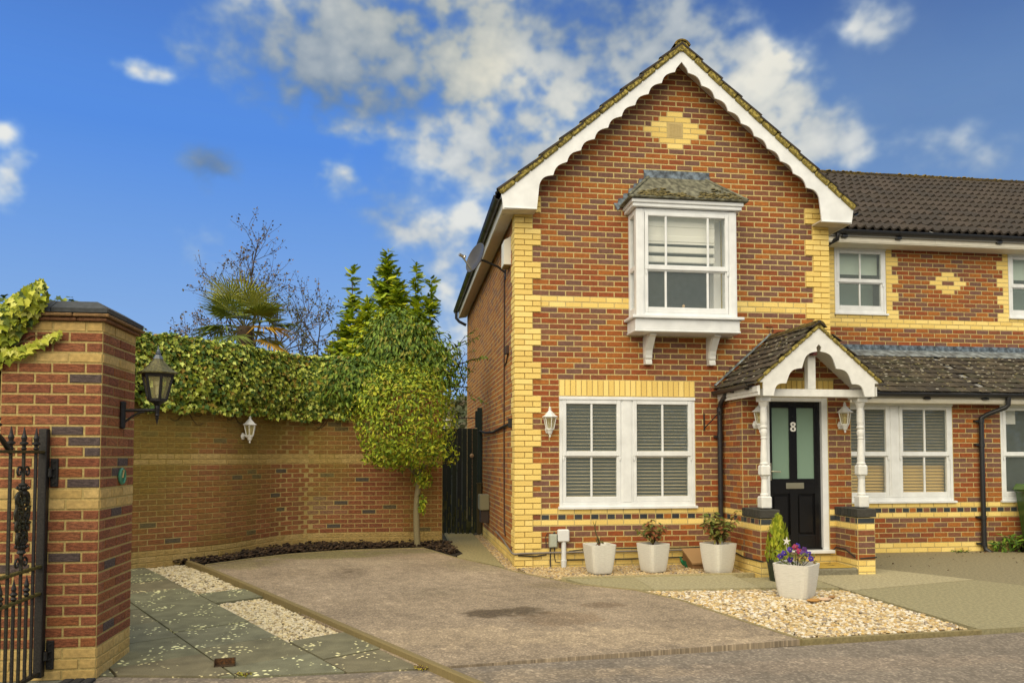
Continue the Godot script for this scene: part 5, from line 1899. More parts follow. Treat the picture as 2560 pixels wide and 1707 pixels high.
func wing(h: Node3D, xa: float, xb: float, uwin: Array, lwin: Array, dia: float, sd: int) -> void:
	rng.seed = sd
	var rec: Array = []
	var wl := MB.new()
	var T := 0.11
	# lower wall with openings [x0, x1]
	var x := xa
	for q in lwin:
		wl.box(Vector3(x, -0.2, ZL - T), Vector3(q[0], 2.26, ZL))
		wl.box(Vector3(q[0], -0.2, ZL - T), Vector3(q[1], 0.75, ZL))
		x = q[1]
	wl.box(Vector3(x, -0.2, ZL - T), Vector3(xb, 2.26, ZL))
	x = xa
	for q in uwin:
		wl.box(Vector3(x, 2.7, ZU - T), Vector3(q[0], 5.0, ZU))
		wl.box(Vector3(q[0], 2.7, ZU - T), Vector3(q[1], 3.806, ZU))
		x = q[1]
	wl.box(Vector3(x, 2.7, ZU - T), Vector3(xb, 5.0, ZU))
	var pw := obj("wing_wall", wl, M.mortar, h)
	# lower bricks
	var lf := Transform3D(Basis(), Vector3(0, 0, ZL))
	var gaps: Array = party(xa, xb, 7.26, 7.1475)
	for q in lwin:
		gaps.append([q[0], 0.75, q[1], 2.4])
	lay(rec, lf, xb + 0.2, -1, 30, func(k: int, x: float) -> String: return "" if k == 8 else ("yel" if k <= 1 or k == 7 or k == 9 else "red"), gaps, 0.006, 0.06)
	x = ceil(xa / 0.1125) * 0.1125
	var i := int(round(x / 0.1125))
	while x < xb:
		one(rec, lf, x, x + 0.1125, 0.6, 0.675, "blue" if i % 2 else "red")
		x += 0.1125
		i += 1
	# upper bricks
	var uf := Transform3D(Basis(), Vector3(0, 0, ZU))
	gaps = party(xa, xb, 7.2, 7.3125)
	for q in uwin:
		gaps.append([q[0], 3.806, q[1], 5.0])
	var d := {56: 1, 57: 2, 58: 3, 59: 2, 60: 1}
	var uk := func(k: int, xx: float) -> String:
		if k == 48 or k == 49:
			return "yel"
		if k == 50:
			for q in uwin:
				if xx > q[0] - 0.1 and xx < q[1] + 0.1:
					return "yel"
		if k >= 50:
			for q in uwin:
				var wq := 0.225 if (k / 2) % 2 else 0.1125
				if xx > q[0] - wq - 0.02 and xx < q[1] + wq + 0.02:
					return "yel"
			if xx < 5.66:
				return "yel"
		return "red"
	for k in d:
		if dia > xa and dia < xb:
			gaps.append([dia - d[k] * 0.1125, k * 0.075, dia + d[k] * 0.1125, k * 0.075 + 0.075])
			for j in d[k]:
				var x0: float = dia - d[k] * 0.1125 + j * 0.225
				one(rec, uf, x0, x0 + 0.225, k * 0.075, k * 0.075 + 0.075, "red" if k == 58 and j == 1 else "yel")
	for q in uwin:      # toothed jambs laid as separate bricks
		for k in range(50, 66):
			var wq := 0.2225 if (k / 2) % 2 else 0.11
			gaps.append([q[1], k * 0.075, q[1] + wq, k * 0.075 + 0.075])
			one(rec, uf, q[1] + 0.004, q[1] + wq, k * 0.075, k * 0.075 + 0.075, "yel")
			gaps.append([q[0] - wq, k * 0.075, q[0], k * 0.075 + 0.075])
			if q[0] - wq > xa:
				one(rec, uf, q[0] - wq, q[0] - 0.004, k * 0.075, k * 0.075 + 0.075, "yel")
	lay(rec, uf, xb + 0.2, 40, 66, uk, gaps, 0.006, 0.0)
	finish_bricks(h, rec, {"red": M.brick, "yel": M.yellow_brick, "blue": M.brick}, {"red": pw, "yel": pw, "blue": pw}, {"red": "brick" if xa > 7 else "wing_brick", "yel": "yellow_brick" if xa > 7 else "wing_yellow_brick", "blue": "blue_brick" if xa > 7 else "wing_blue_brick"})
	# lean-to roof
	var a := Vector3(xa, 2.395, -0.34)
	var up := Vector3(0, 3.185 - 2.395, -1.80 + 0.34)
	var b := MB.new()
	b.hexa([Vector3(xa, 2.33, -0.36), Vector3(xb, 2.33, -0.36), Vector3(xb, 3.12, -1.819), Vector3(xa, 3.12, -1.819), Vector3(xa, 2.385, -0.36), Vector3(xb, 2.385, -0.36), Vector3(xb, 3.17, -1.819), Vector3(xa, 3.17, -1.819)])
	obj("roof_deck", b, M.room, h)
	var cols := [cl(0.105, 0.085, 0.052), cl(0.085, 0.068, 0.044), cl(0.13, 0.105, 0.065), cl(0.07, 0.056, 0.040), cl(0.15, 0.125, 0.08), cl(0.095, 0.088, 0.05)]
	var ft := tile_colours(flat_tile(0.164, 0.22, 0.014), cols)
	var L := up.length()
	var budget := [300 if xa < 7 else 200]
	tile_roof(h, "lean_to_tile", slope(a, up, Vector3.RIGHT), 0.0, minf(xb, 10.6) - xa, 9, L / 9.0, 0.164, ft, func(x: float, k: int) -> bool: return x > 0.02 and x < xb - xa, budget, 0.082, 0.022)
	var li := MB.new()
	var nn := slope(a, up, Vector3.RIGHT).basis.z
	for q in 420:
		var u := pow(r(0, 1), 0.8) * 0.93
		var p := a + up * u + Vector3(r(0.0, minf(xb, 10.5) - xa), 0, 0)
		li.col = [cl(0.66, 0.62, 0.50), cl(0.52, 0.48, 0.36), cl(0.42, 0.37, 0.20), cl(0.30, 0.26, 0.10)][rng.randi() % 4]
		li.t = facing(p + nn * 0.02, nn, Vector3.UP, 1.0)
		var s := r(0.005, 0.024)
		li.box(Vector3(-s, -s * 0.6, -0.004), Vector3(s, s * 0.6, 0.003), 0.004)
	li.t = Transform3D.IDENTITY
	obj("lichen", li, M.concrete, h)
	var ld := MB.new()
	ld.box(Vector3(xa, 3.175, ZU + 0.002), Vector3(xb, 3.31, ZU + 0.02), 0.004)
	x = xa
	while x < xb:
		ld.box(Vector3(x, 3.20, ZU + 0.018), Vector3(minf(x + 1.5, xb) - 0.002, 3.295, ZU + 0.024), 0.003)
		x += 1.5
	obj("flashing", ld, M.lead, h)
	ld = MB.new()
	x = xa
	while x < xb:
		var e := minf(x + 1.5, xb)
		var p0 := a + up * 0.855
		var p1 := a + up * 1.0
		ld.hexa([Vector3(x, p0.y + 0.024, p0.z), Vector3(e, p0.y + 0.024, p0.z), Vector3(e, p1.y + 0.03, p1.z + 0.012), Vector3(x, p1.y + 0.03, p1.z + 0.012), Vector3(x, p0.y + 0.032, p0.z), Vector3(e, p0.y + 0.032, p0.z), Vector3(e, p1.y + 0.038, p1.z + 0.012), Vector3(x, p1.y + 0.038, p1.z + 0.012)])
		x += 1.5
	obj("apron_flashing", ld, M.lead_pale, h)
	# fascia and gutter of the lean-to
	b = MB.new()
	b.box(Vector3(xa, 2.235, ZL + 0.007), Vector3(xb, 2.262, ZL + 0.24), 0.003)
	b.box(Vector3(xa, 2.245, ZL + 0.225), Vector3(xb, 2.385, ZL + 0.247), 0.004)
	b.box(Vector3(xa, 2.262, ZL + 0.247), Vector3(xb, 2.30, ZL + 0.254), 0.003)
	obj("fascia", b, M.old_paint, h)
	b = MB.new()
	gutter(b, Vector3(xb, 2.372, ZL + 0.305), Vector3(xa, 2.372, ZL + 0.305), 0.052)
	x = xa + 0.8
	while x < xb:
		b.box(Vector3(x - 0.05, 2.29, ZL + 0.25), Vector3(x + 0.05, 2.315, ZL + 0.30), 0.006)
		strap_ring(b, Vector3(x, 2.372, ZL + 0.305), Vector3(1, 0, 0), 0.058)
		x += 0.95
	obj("gutter", b, M.plastic, h)
	# main roof
	var e0 := Vector3(xa, 5.135, -1.46)
	var rg := Vector3(xa, 7.37, -4.95)
	b = MB.new()
	var x0 := xa if xa > 7 else 2.24
	b.hexa([Vector3(x0, e0.y - 0.11, e0.z), Vector3(xb, e0.y - 0.11, e0.z), Vector3(xb, rg.y - 0.08, rg.z), Vector3(x0, rg.y - 0.08, rg.z), Vector3(x0, e0.y - 0.02, e0.z), Vector3(xb, e0.y - 0.02, e0.z), Vector3(xb, rg.y - 0.02, rg.z), Vector3(x0, rg.y - 0.02, rg.z)])
	b.hexa([Vector3(x0, e0.y - 0.11, -8.4), Vector3(xb, e0.y - 0.11, -8.4), Vector3(xb, rg.y - 0.08, rg.z), Vector3(x0, rg.y - 0.08, rg.z), Vector3(x0, e0.y - 0.02, -8.4), Vector3(xb, e0.y - 0.02, -8.4), Vector3(xb, rg.y - 0.02, rg.z), Vector3(x0, rg.y - 0.02, rg.z)])
	obj("roof_deck", b, M.room, h)
	var tc := [cl(0.092, 0.070, 0.050), cl(0.084, 0.065, 0.047), cl(0.10, 0.077, 0.054), cl(0.076, 0.060, 0.045), cl(0.11, 0.085, 0.062)]
	var wt := tile_colours(wave_tile(0.30, 0.39, 2, 0.048, 0.036), tc)
	var ru := rg - e0
	var budget2 := [220 if xa < 7 else 220]
	var xs := e0
	if xa < 7:
		xs.x = 3.9
	var lay_to := minf(xb, 13.2) - xs.x
	tile_roof(h, "roof_tile" if xa > 7 else "wing_roof_tile", slope(xs, ru, Vector3.RIGHT), 0.0, lay_to, 12, ru.length() / 12.0, 0.30, wt, func(x: float, k: int) -> bool: return x < lay_to - 0.1, budget2, 0.0, 0.008)
	# ridge
	var k := 0
	x = xs.x
	while x < minf(xb, 13.2) - 0.05:
		var rt := MB.new()
		rt.col = [cl(0.20, 0.16, 0.06), cl(0.15, 0.12, 0.055), cl(0.25, 0.20, 0.07), cl(0.11, 0.09, 0.05)][rng.randi() % 4]
		for q in 8:
			var a0 := PI * (0.05 + 0.9 * q / 8.0)
			var a1 := PI * (0.05 + 0.9 * (q + 1) / 8.0)
			var c0 := Vector3(0, sin(a0) * 0.115, cos(a0) * 0.125)
			var c1 := Vector3(0, sin(a1) * 0.115, cos(a1) * 0.125)
			var o := Vector3(x, rg.y - 0.03 + r(-0.004, 0.004), rg.z)
			rt.quad(o + c0, o + c1, o + c1 + Vector3(0.445, 0, 0), o + c0 + Vector3(0.445, 0, 0))
		obj("ridge_tile", rt, M.verge, h)
		x += 0.45
		k += 1
	# moss along the ridge and lichen on the tiles
	li = MB.new()
	for q in 260:
		var xx := r(xs.x, minf(xb, 13.0))
		var s := r(0.015, 0.045)
		li.col = [cl(0.42, 0.30, 0.05), cl(0.33, 0.26, 0.06), cl(0.22, 0.19, 0.06), cl(0.48, 0.34, 0.06)][rng.randi() % 4]
		li.lathe([[s, -0.006], [s * 0.8, s * 0.25], [0, s * 0.4]], 5, Vector3(xx, rg.y + 0.07 - r(0, 0.03), rg.z + r(-0.02, 0.09)), true, r(0, 3))
	var rn := slope(xs, ru, Vector3.RIGHT).basis.z
	for q in 150:
		li.col = [cl(0.42, 0.34, 0.24), cl(0.30, 0.25, 0.17), cl(0.36, 0.28, 0.12)][rng.randi() % 3]
		var s := r(0.01, 0.035)
		li.t = facing(xs + ru * r(0.0, 0.95) + Vector3(r(0.5, lay_to), 0, 0) + rn * 0.034, rn, Vector3.UP, 1.0)
		li.box(Vector3(-s, -s * 0.5, -0.008), Vector3(s, s * 0.5, 0.003), 0.004)
	li.t = Transform3D.IDENTITY
	obj("moss", li, M.concrete, h)
	# eaves
	b = MB.new()
	b.box(Vector3(xa, 4.925, ZU + 0.007), Vector3(xb, 4.945, ZU + 0.31), 0.003)
	b.box(Vector3(xa, 4.93, ZU + 0.30), Vector3(xb, 5.10, ZU + 0.322), 0.004)
	b.box(Vector3(xa, 4.948, ZU + 0.322), Vector3(xb, 4.985, ZU + 0.330), 0.003)
	obj("fascia", b, M.old_paint, h)
	b = MB.new()
	gutter(b, Vector3(xb, 5.105, ZU + 0.385), Vector3(xa, 5.105, ZU + 0.385), 0.056)
	x = xa + 1.15
	while x < xb:
		b.box(Vector3(x - 0.05, 5.0, ZU + 0.325), Vector3(x + 0.05, 5.045, ZU + 0.38), 0.008)
		strap_ring(b, Vector3(x, 5.105, ZU + 0.385), Vector3(1, 0, 0), 0.063)
		x += 0.95
	if xa < 7:
		b.tube([Vector3(5.48, 5.06, ZU + 0.38), Vector3(5.48, 4.97, ZU + 0.37), Vector3(5.30, 4.86, ZU + 0.1), Vector3(5.1, 4.80, ZU + 0.06), Vector3(5.1, 3.3, ZU + 0.06)], 0.036, 8)
	obj("gutter", b, M.plastic, h)
	# windows
	for q in uwin:
		var wn := window(h, Transform3D(Basis(), Vector3(q[0], 3.806, ZU - 0.004)), q[1] - q[0], 1.136, [[0.035, q[1] - q[0] - 0.035, [(q[1] - q[0]) / 2]]], 0.575, 0.02)
		var bl := MB.new()
		bl.col = cl(0.55, 0.68, 0.60)
		bl.box(Vector3(0.07, 0.71, -0.14), Vector3(q[1] - q[0] - 0.07, 1.09, -0.135))
		obj("roller_blind", bl, M.fabric, wn)
		var nt := MB.new()
		nt.col = cl(0.16, 0.23, 0.20)
		nt.box(Vector3(0.05, 0.05, -0.30), Vector3(q[1] - q[0] - 0.05, 1.09, -0.295))
		obj("net_curtain", nt, M.fabric, wn)
	for q in lwin:
		var w: float = q[1] - q[0]
		var wn := window(h, Transform3D(Basis(), Vector3(q[0], 0.745, ZL - 0.004)), w, 1.505, [[0.04, 0.845, [0.443]], [1.015, w - 0.04, [1.015 + (w - 1.055) / 2]]] if q.size() < 3 else [[0.04, w - 0.04, [w / 2]]], 0.735, 0.03)
		if q.size() < 3:
			blind(wn, 0.06, 0.83, 0.55, 1.40, -0.13, 0.06, Color(0.62, 0.48, 0.25))
			blind(wn, 1.03, w - 0.06, 0.55, 1.40, -0.13, 0.06, Color(0.62, 0.48, 0.25))
			blind(wn, 0.06, 0.83, 0.12, 0.55, -0.13, 0.95, Color(0.50, 0.33, 0.09))
			blind(wn, 1.03, w - 0.06, 0.12, 0.55, -0.13, 0.95, Color(0.50, 0.33, 0.09))

func build_wing(h: Node3D) -> void:
	wing(h, W + 0.002, 7.24, [[5.634, 6.556]], [[4.925, 6.815]], 0.0, 401)
	var inner := MB.new()
	inner.box(Vector3(7.10, 0.0, -7.95), Vector3(7.238, 4.9, ZU - 0.12))
	inner.box(Vector3(W + 0.005, -0.06, -3.9), Vector3(7.10, 0.0, ZL - 0.115))
	inner.box(Vector3(7.10, 0.0, ZU - 0.12), Vector3(7.238, 2.3, ZL - 0.115))
	inner.box(Vector3(W + 0.006, 0.0, ZU - 0.1), Vector3(W + 0.1, 2.9, ZL - 0.115))
	inner.box(Vector3(W + 0.1, 2.225, -3.0), Vector3(7.1, 2.232, ZL - 0.115))
	obj("wing_rooms", inner, M.room, h)
	var dp := MB.new()
	var z := ZL + 0.305
	dp.tube([Vector3(7.52, 2.34, z), Vector3(7.52, 2.22, z - 0.01), Vector3(7.50, 2.18, z - 0.04), Vector3(7.32, 2.08, ZL + 0.10), Vector3(7.255, 2.03, ZL + 0.065), Vector3(7.255, 1.95, ZL + 0.06)], 0.036, 10)
	dp.tube([Vector3(7.255, 2.0, ZL + 0.06), Vector3(7.255, 0.12, ZL + 0.06), Vector3(7.262, 0.04, ZL + 0.08), Vector3(7.32, -0.02, ZL + 0.14)], 0.036, 10)
	for y in [1.98, 1.62, 0.52, 0.12]:
		dp.tube([Vector3(7.255, y - 0.03, ZL + 0.06), Vector3(7.255, y + 0.03, ZL + 0.06)], 0.044, 10)
		dp.box(Vector3(7.16, y - 0.01, ZL), Vector3(7.23, y + 0.02, ZL + 0.06))
	obj("downpipe", dp, M.plastic, h)

func build_next_door() -> void:
	var h := thing("house", "adjoining red brick terraced house at the right edge with grey tiled roof", "house")
	wing(h, 7.242, 13.2, [[8.844, 9.766]], [[7.625, 8.60, 1]], 7.70, 501)
	var b := MB.new()
	b.box(Vector3(7.25, -0.2, -8.1), Vector3(13.2, 5.0, -8.0))
	b.box(Vector3(13.09, -0.2, -8.0), Vector3(13.2, 5.0, ZU - 0.11))
	b.box(Vector3(13.09, -0.2, ZU - 0.11), Vector3(13.2, 2.3, ZL - 0.11))
	obj("rear_wall", b, M.mortar, h)
	b = MB.new()
	b.box(Vector3(7.25, -0.06, -7.9), Vector3(13.08, 0.0, ZL - 0.115))
	b.box(Vector3(7.25, 2.62, -7.9), Vector3(13.08, 2.75, ZU - 0.115))
	b.box(Vector3(7.25, 4.88, -7.9), Vector3(13.08, 4.92, ZU - 0.115))
	b.box(Vector3(7.25, 0, -3.9), Vector3(13.08, 4.88, -3.8))
	b.box(Vector3(7.25, 2.225, -3.0), Vector3(13.08, 2.232, ZL - 0.115))
	obj("rooms", b, M.room, h)
	b = MB.new()
	b.box(Vector3(7.72, 1.95, ZL - 0.2), Vector3(8.05, 2.18, ZL - 0.195))
	obj("roller_blind", b, M.fabric, h)

# ------------------------------------------------------------------ lettering
func text(nm: String, s: String, h: float, at: Vector3, turn: float, c: Color, parent: Node, bold := false, basis := Basis()) -> void:
	var t := TextMesh.new()
	var f := SystemFont.new()
	f.font_names = PackedStringArray(["Droid Sans"])
	f.font_weight = 700 if bold else 400
	t.font = f
	t.font_size = 64
	t.text = s
	t.pixel_size = h / 47.0
	t.depth = 0.008
	t.vertical_alignment = VERTICAL_ALIGNMENT_BOTTOM
	var m := StandardMaterial3D.new()
	m.albedo_color = c
	m.roughness = 0.4
	var o := MeshInstance3D.new()
	o.mesh = t
	o.material_override = m
	o.name = nm
	o.transform = Transform3D(basis * Basis(Vector3.UP, turn), at)
	parent.add_child(o, true)


# ------------------------------------------------------------------ garden wall, pillar, gates
var wall_path: Array = []      # points every few centimetres: [x, z, distance]

func wall_at(s: float) -> Array:      # position, direction along, outward normal (towards the bay)
	var lo := 0
	var hi := wall_path.size() - 2
	while lo < hi:
		var m := (lo + hi + 1) / 2
		if wall_path[m][2] <= s:
			lo = m
		else:
			hi = m - 1
	var a: Array = wall_path[lo]
	var b: Array = wall_path[lo + 1]
	var f: float = clampf((s - a[2]) / (b[2] - a[2]), 0.0, 1.0)
	var d := Vector3(b[0] - a[0], 0, b[1] - a[1]).normalized()
	return [Vector3(lerpf(a[0], b[0], f), 0, lerpf(a[1], b[1], f)), d, Vector3(-d.z, 0, d.x)]

func build_garden_wall() -> void:
	var key := [[-6.3, 1.9], [-5.75, 0.75], [-5.30, 0.02], [-4.935, -0.457], [-4.54, -0.80], [-4.24, -1.06], [-3.986, -1.35], [-3.825, -1.63], [-3.619, -2.05], [-3.41, -2.41], [-3.161, -2.64], [-2.928, -2.755], [-2.4, -2.80], [-1.6, -2.80], [-0.835, -2.81]]
	var c := Curve3D.new()
	for i in key.size():
		var p := Vector3(key[i][0], 0, key[i][1])
		var a: Array = key[maxi(i - 1, 0)]
		var b: Array = key[mini(i + 1, key.size() - 1)]
		var t := Vector3(b[0] - a[0], 0, b[1] - a[1]) / 6.0
		c.add_point(p, -t, t)
	c.bake_interval = 0.04
	var pts := c.get_baked_points()
	var dist := 0.0
	for i in pts.size():
		if i > 0:
			dist += pts[i].distance_to(pts[i - 1])
		wall_path.append([pts[i].x, pts[i].z, dist])
	var L := dist
	var g := thing("garden_wall", "long curved brick garden wall with a yellow band, green with algae", "wall")
	rng.seed = 601
	var alg := noise(0.55, 4, 12)
	var H := 2.55
	var w := MB.new()
	var n := int(L / 0.08)
	var rows := 34
	for i in n:
		var p: Array = wall_at(L * i / n)
		var q: Array = wall_at(L * (i + 1) / n)
		for j in rows:
			var y0 := -0.1 + (H + 0.1) * j / rows
			var y1 := -0.1 + (H + 0.1) * (j + 1) / rows
			w.col = algae(p[0], (y0 + y1) / 2, alg, Color(0.78, 0.58, 0.23), L * i / n, L)
			w.quad(p[0] + Vector3(0, y0, 0), q[0] + Vector3(0, y0, 0), q[0] + Vector3(0, y1, 0), p[0] + Vector3(0, y1, 0))
		w.col = Color(0.4, 0.3, 0.16)
		var o0: Vector3 = p[2] * -0.215
		var o1: Vector3 = q[2] * -0.215
		w.quad(q[0] + o1 + Vector3(0, -0.1, 0), p[0] + o0 + Vector3(0, -0.1, 0), p[0] + o0 + Vector3(0, H, 0), q[0] + o1 + Vector3(0, H, 0))
		w.quad(p[0] + Vector3(0, H, 0), q[0] + Vector3(0, H, 0), q[0] + o1 + Vector3(0, H, 0), p[0] + o0 + Vector3(0, H, 0))
	var e: Array = wall_at(L)
	var eo: Vector3 = e[2] * -0.215
	w.quad(e[0] + Vector3(0, -0.1, 0), e[0] + eo + Vector3(0, -0.1, 0), e[0] + eo + Vector3(0, H, 0), e[0] + Vector3(0, H, 0))
	var om: StandardMaterial3D = M.old_mortar.duplicate()
	om.albedo_color = Color.WHITE
	var core := obj("mortar", w, om, g)
	# bricks: every one its own tint of red under the algae
	var list: Array = []
	for k in range(-1, 34):
		var s := 0.1125 if k % 2 else 0.0
		var y := 0.205 - 0.225 + k * 0.075
		while s < L - 0.05:
			var l := minf(0.225, L - s)
			var m: Array = wall_at(s + l / 2)
			var kind := "oly" if k <= 2 or k == 18 or k == 19 else "old"
			var base: Color = tone(kind, rng.randi() % 8)
			if rng.randf() < 0.045 and kind == "old":
				base = Color(0.14, 0.115, 0.10)
			var col := algae(m[0], y + 0.0375, alg, base, s, L)
			if kind == "oly":
				col = col.lerp(base, 0.55)
			# lime bloom in a patch low on the wall
			var bl := clampf(1.0 - Vector2((m[0].x + 2.75) / 0.55, (y - 0.62) / 0.45).length(), 0.0, 1.0) * maxf(0.0, r(-0.4, 1.0))
			col = col.lerp(Color(0.40, 0.34, 0.25), bl * 0.55)
			var x: Vector3 = m[1]
			var tr := Transform3D(Basis(x, Vector3.UP, m[2]) * Basis(Vector3.BACK, r(-0.004, 0.004)), m[0] + Vector3(0, y + 0.0375, 0) + m[2] * (0.006 + r(-0.002, 0.002)))
			var d := CAM.distance_to(tr.origin)
			var seen: bool = m[0].z < 0.0 and y < 2.1
			list.append([d if seen else d + 100.0, tr, l - 0.014, col])
			s += 0.225
	list.sort_custom(func(a, b): return a[0] < b[0])
	var rest := MB.new()
	for i in list.size():
		var q: Array = list[i]
		if i < BRICK_MOST:
			var b := MB.new()
			b.col = q[3]
			brick_block(b, q[2], 0.061, 0.03, 0.004)
			obj("brick", b, M.old_brick, core).transform = q[1]
		else:
			rest.col = q[3]
			rest.t = q[1]
			brick_block(rest, q[2], 0.061, 0.03, 0.004)
	tag(obj("brickwork", rest, M.old_brick, g), "", "", "", "stuff")

func algae(p: Vector3, y: float, f: FastNoiseLite, base: Color, s: float, L: float) -> Color:
	var a := f.get_noise_2d(s, y * 0.8) + 0.35 * f.get_noise_2d(s * 6.0, y * 1.4)
	var up := smoothstep(0.5, 2.0, y) * smoothstep(-2.0, -3.4, p.x)
	var left := smoothstep(-2.4, -4.6, p.x)
	var m := clampf(0.22 + 0.45 * up + 0.22 * left + 0.75 * a, 0.04, 0.80)
	return base.lerp(Color(0.36, 0.27, 0.042), m)

func build_pillar() -> void:
	rng.seed = 701
	var X0 := -4.315
	var X1 := -3.64
	var Z0 := 3.635
	var Z1 := 4.33
	var base := -0.135
	var g := thing("gate_pillar", "large square rough red brick gate pillar with yellow bands at the left", "pillar")
	var b := MB.new()
	b.box(Vector3(X0, base - 0.1, Z0), Vector3(X1, base + 2.55, Z1))
	var core := obj("mortar", b, M.old_mortar, g)
	var rec: Array = []
	var kinds := func(k: int, x: float) -> String:
		return "oly" if k <= 2 or k == 16 or k == 17 or k == 30 or k == 33 else "old"
	lay(rec, Transform3D(Basis(), Vector3(X0, base, Z1)), X1 - X0 + 0.004, -1, 34, kinds, [], 0.006, 0.0, 0.04)
	lay(rec, Transform3D(Basis(Vector3(0, 0, -1), Vector3.UP, Vector3(1, 0, 0)), Vector3(X1, base, Z1)), Z1 - Z0, -1, 34, kinds, [], 0.006, 0.1125, 0.04)
	lay(rec, Transform3D(Basis(Vector3(0, 0, 1), Vector3.UP, Vector3(-1, 0, 0)), Vector3(X0, base, Z0)), Z1 - Z0, -1, 34, kinds, [], 0.006, 0.0, 0.04)
	lay(rec, Transform3D(Basis(Vector3(-1, 0, 0), Vector3.UP, Vector3(0, 0, -1)), Vector3(X1, base, Z0)), X1 - X0, -1, 34, kinds, [], 0.006, 0.0, 0.04)
	for q in rec:      # burnt patches on some
		if q[4] == "old" and q[5] == 8 and rng.randf() < 0.7:
			q[5] = rng.randi() % 8
		if q[4] == "old" and rng.randf() < 0.02:
			q[5] = 8
	finish_bricks(g, rec, {"old": M.old_brick, "oly": M.old_yellow}, {"old": core, "oly": core}, {"old": "brick", "oly": "yellow_brick"})
	# coping: two courses of tile creasing, then slates sloping to a flat top
	var y := base + 2.553
	for i in 2:
		var cr := MB.new()
		cr.col = [cl(0.36, 0.17, 0.075), cl(0.42, 0.25, 0.10)][i]
		var o := 0.035 + i * 0.022
		var x := X0 - o
		while x < X1 + o - 0.02:
			var e := minf(x + 0.27, X1 + o)
			cr.box(Vector3(x + 0.003, y + i * 0.028, Z0 - o), Vector3(e - 0.003, y + i * 0.028 + 0.022, Z1 + o + r(-0.004, 0.004)), 0.005)
			x = e
		obj("creasing_tile", cr, M.old_brick, g)
	y += 0.058
	var cx := (X0 + X1) / 2
	var cz := (Z0 + Z1) / 2
	var hw := (X1 - X0) / 2 + 0.045
	var hz := (Z1 - Z0) / 2 + 0.045
	for k in 4:
		var t := Transform3D(Basis(Vector3.UP, k * PI / 2), Vector3(cx, y, cz))
		var a := hw if k % 2 == 0 else hz
		var dd := hz if k % 2 == 0 else hw
		for j in 2:
			var sl := MB.new()
			sl.col = [cl(0.105, 0.115, 0.125), cl(0.13, 0.13, 0.125), cl(0.09, 0.10, 0.115)][rng.randi() % 3]
			sl.t = t
			var xa := -a + j * a + 0.003
			var xb := j * a - 0.003
			var ta := clampf(xa, -a * 0.72, a * 0.72)
			var tb := clampf(xb, -a * 0.72, a * 0.72)
			sl.hexa([Vector3(xa, 0.0, dd), Vector3(xb, 0.0, dd), Vector3(tb, 0.075, dd * 0.72), Vector3(ta, 0.075, dd * 0.72), Vector3(xa, 0.03, dd + 0.004), Vector3(xb, 0.03, dd + 0.004), Vector3(tb, 0.095, dd * 0.72), Vector3(ta, 0.095, dd * 0.72)])
			obj("coping_slate", sl, M.concrete, g)
	var tp := box_mb(Vector3(cx - hw * 0.73, y + 0.05, cz - hz * 0.73), Vector3(cx + hw * 0.73, y + 0.098, cz + hz * 0.73), 0.01, cl(0.12, 0.125, 0.12))
	obj("coping_slate", tp, M.concrete, g)
	# the low wall that runs on behind it to the left
	rng.seed = 717
	var w := thing("boundary_wall", "brick boundary wall running left from behind the gate pillar, at the left edge", "wall")
	b = MB.new()
	b.box(Vector3(-8.0, base - 0.1, 3.70), Vector3(X0 - 0.01, base + 2.25, 3.92))
	var wc := obj("mortar", b, M.old_mortar, w)
	rec = []
	lay(rec, Transform3D(Basis(), Vector3(-8.0, base, 3.92)), 8.0 + X0 - 0.012, -1, 30, kinds, [], 0.006, 0.0, 0.03)
	finish_bricks(w, rec, {"old": M.old_brick, "oly": M.old_yellow}, {"old": wc, "oly": wc}, {"old": "brick", "oly": "yellow_brick"})

func scroll(b: MB, at: Vector3, size: float, turns: float, flip: float, flat: Vector3, th := 0.010) -> void:
	# a flat bar curled into a spiral, standing in the plane of `flat` and up
	var pts: Array = []
	var n := int(18 * turns)
	for i in n + 1:
		var f := float(i) / n
		var a := f * turns * TAU
		var rad := size * (1.0 - 0.78 * f)
		pts.append(at + flat * flip * (cos(a) * rad - size) + Vector3.UP * sin(a) * rad)
	b.tube(pts, th, 6, th * 0.8)

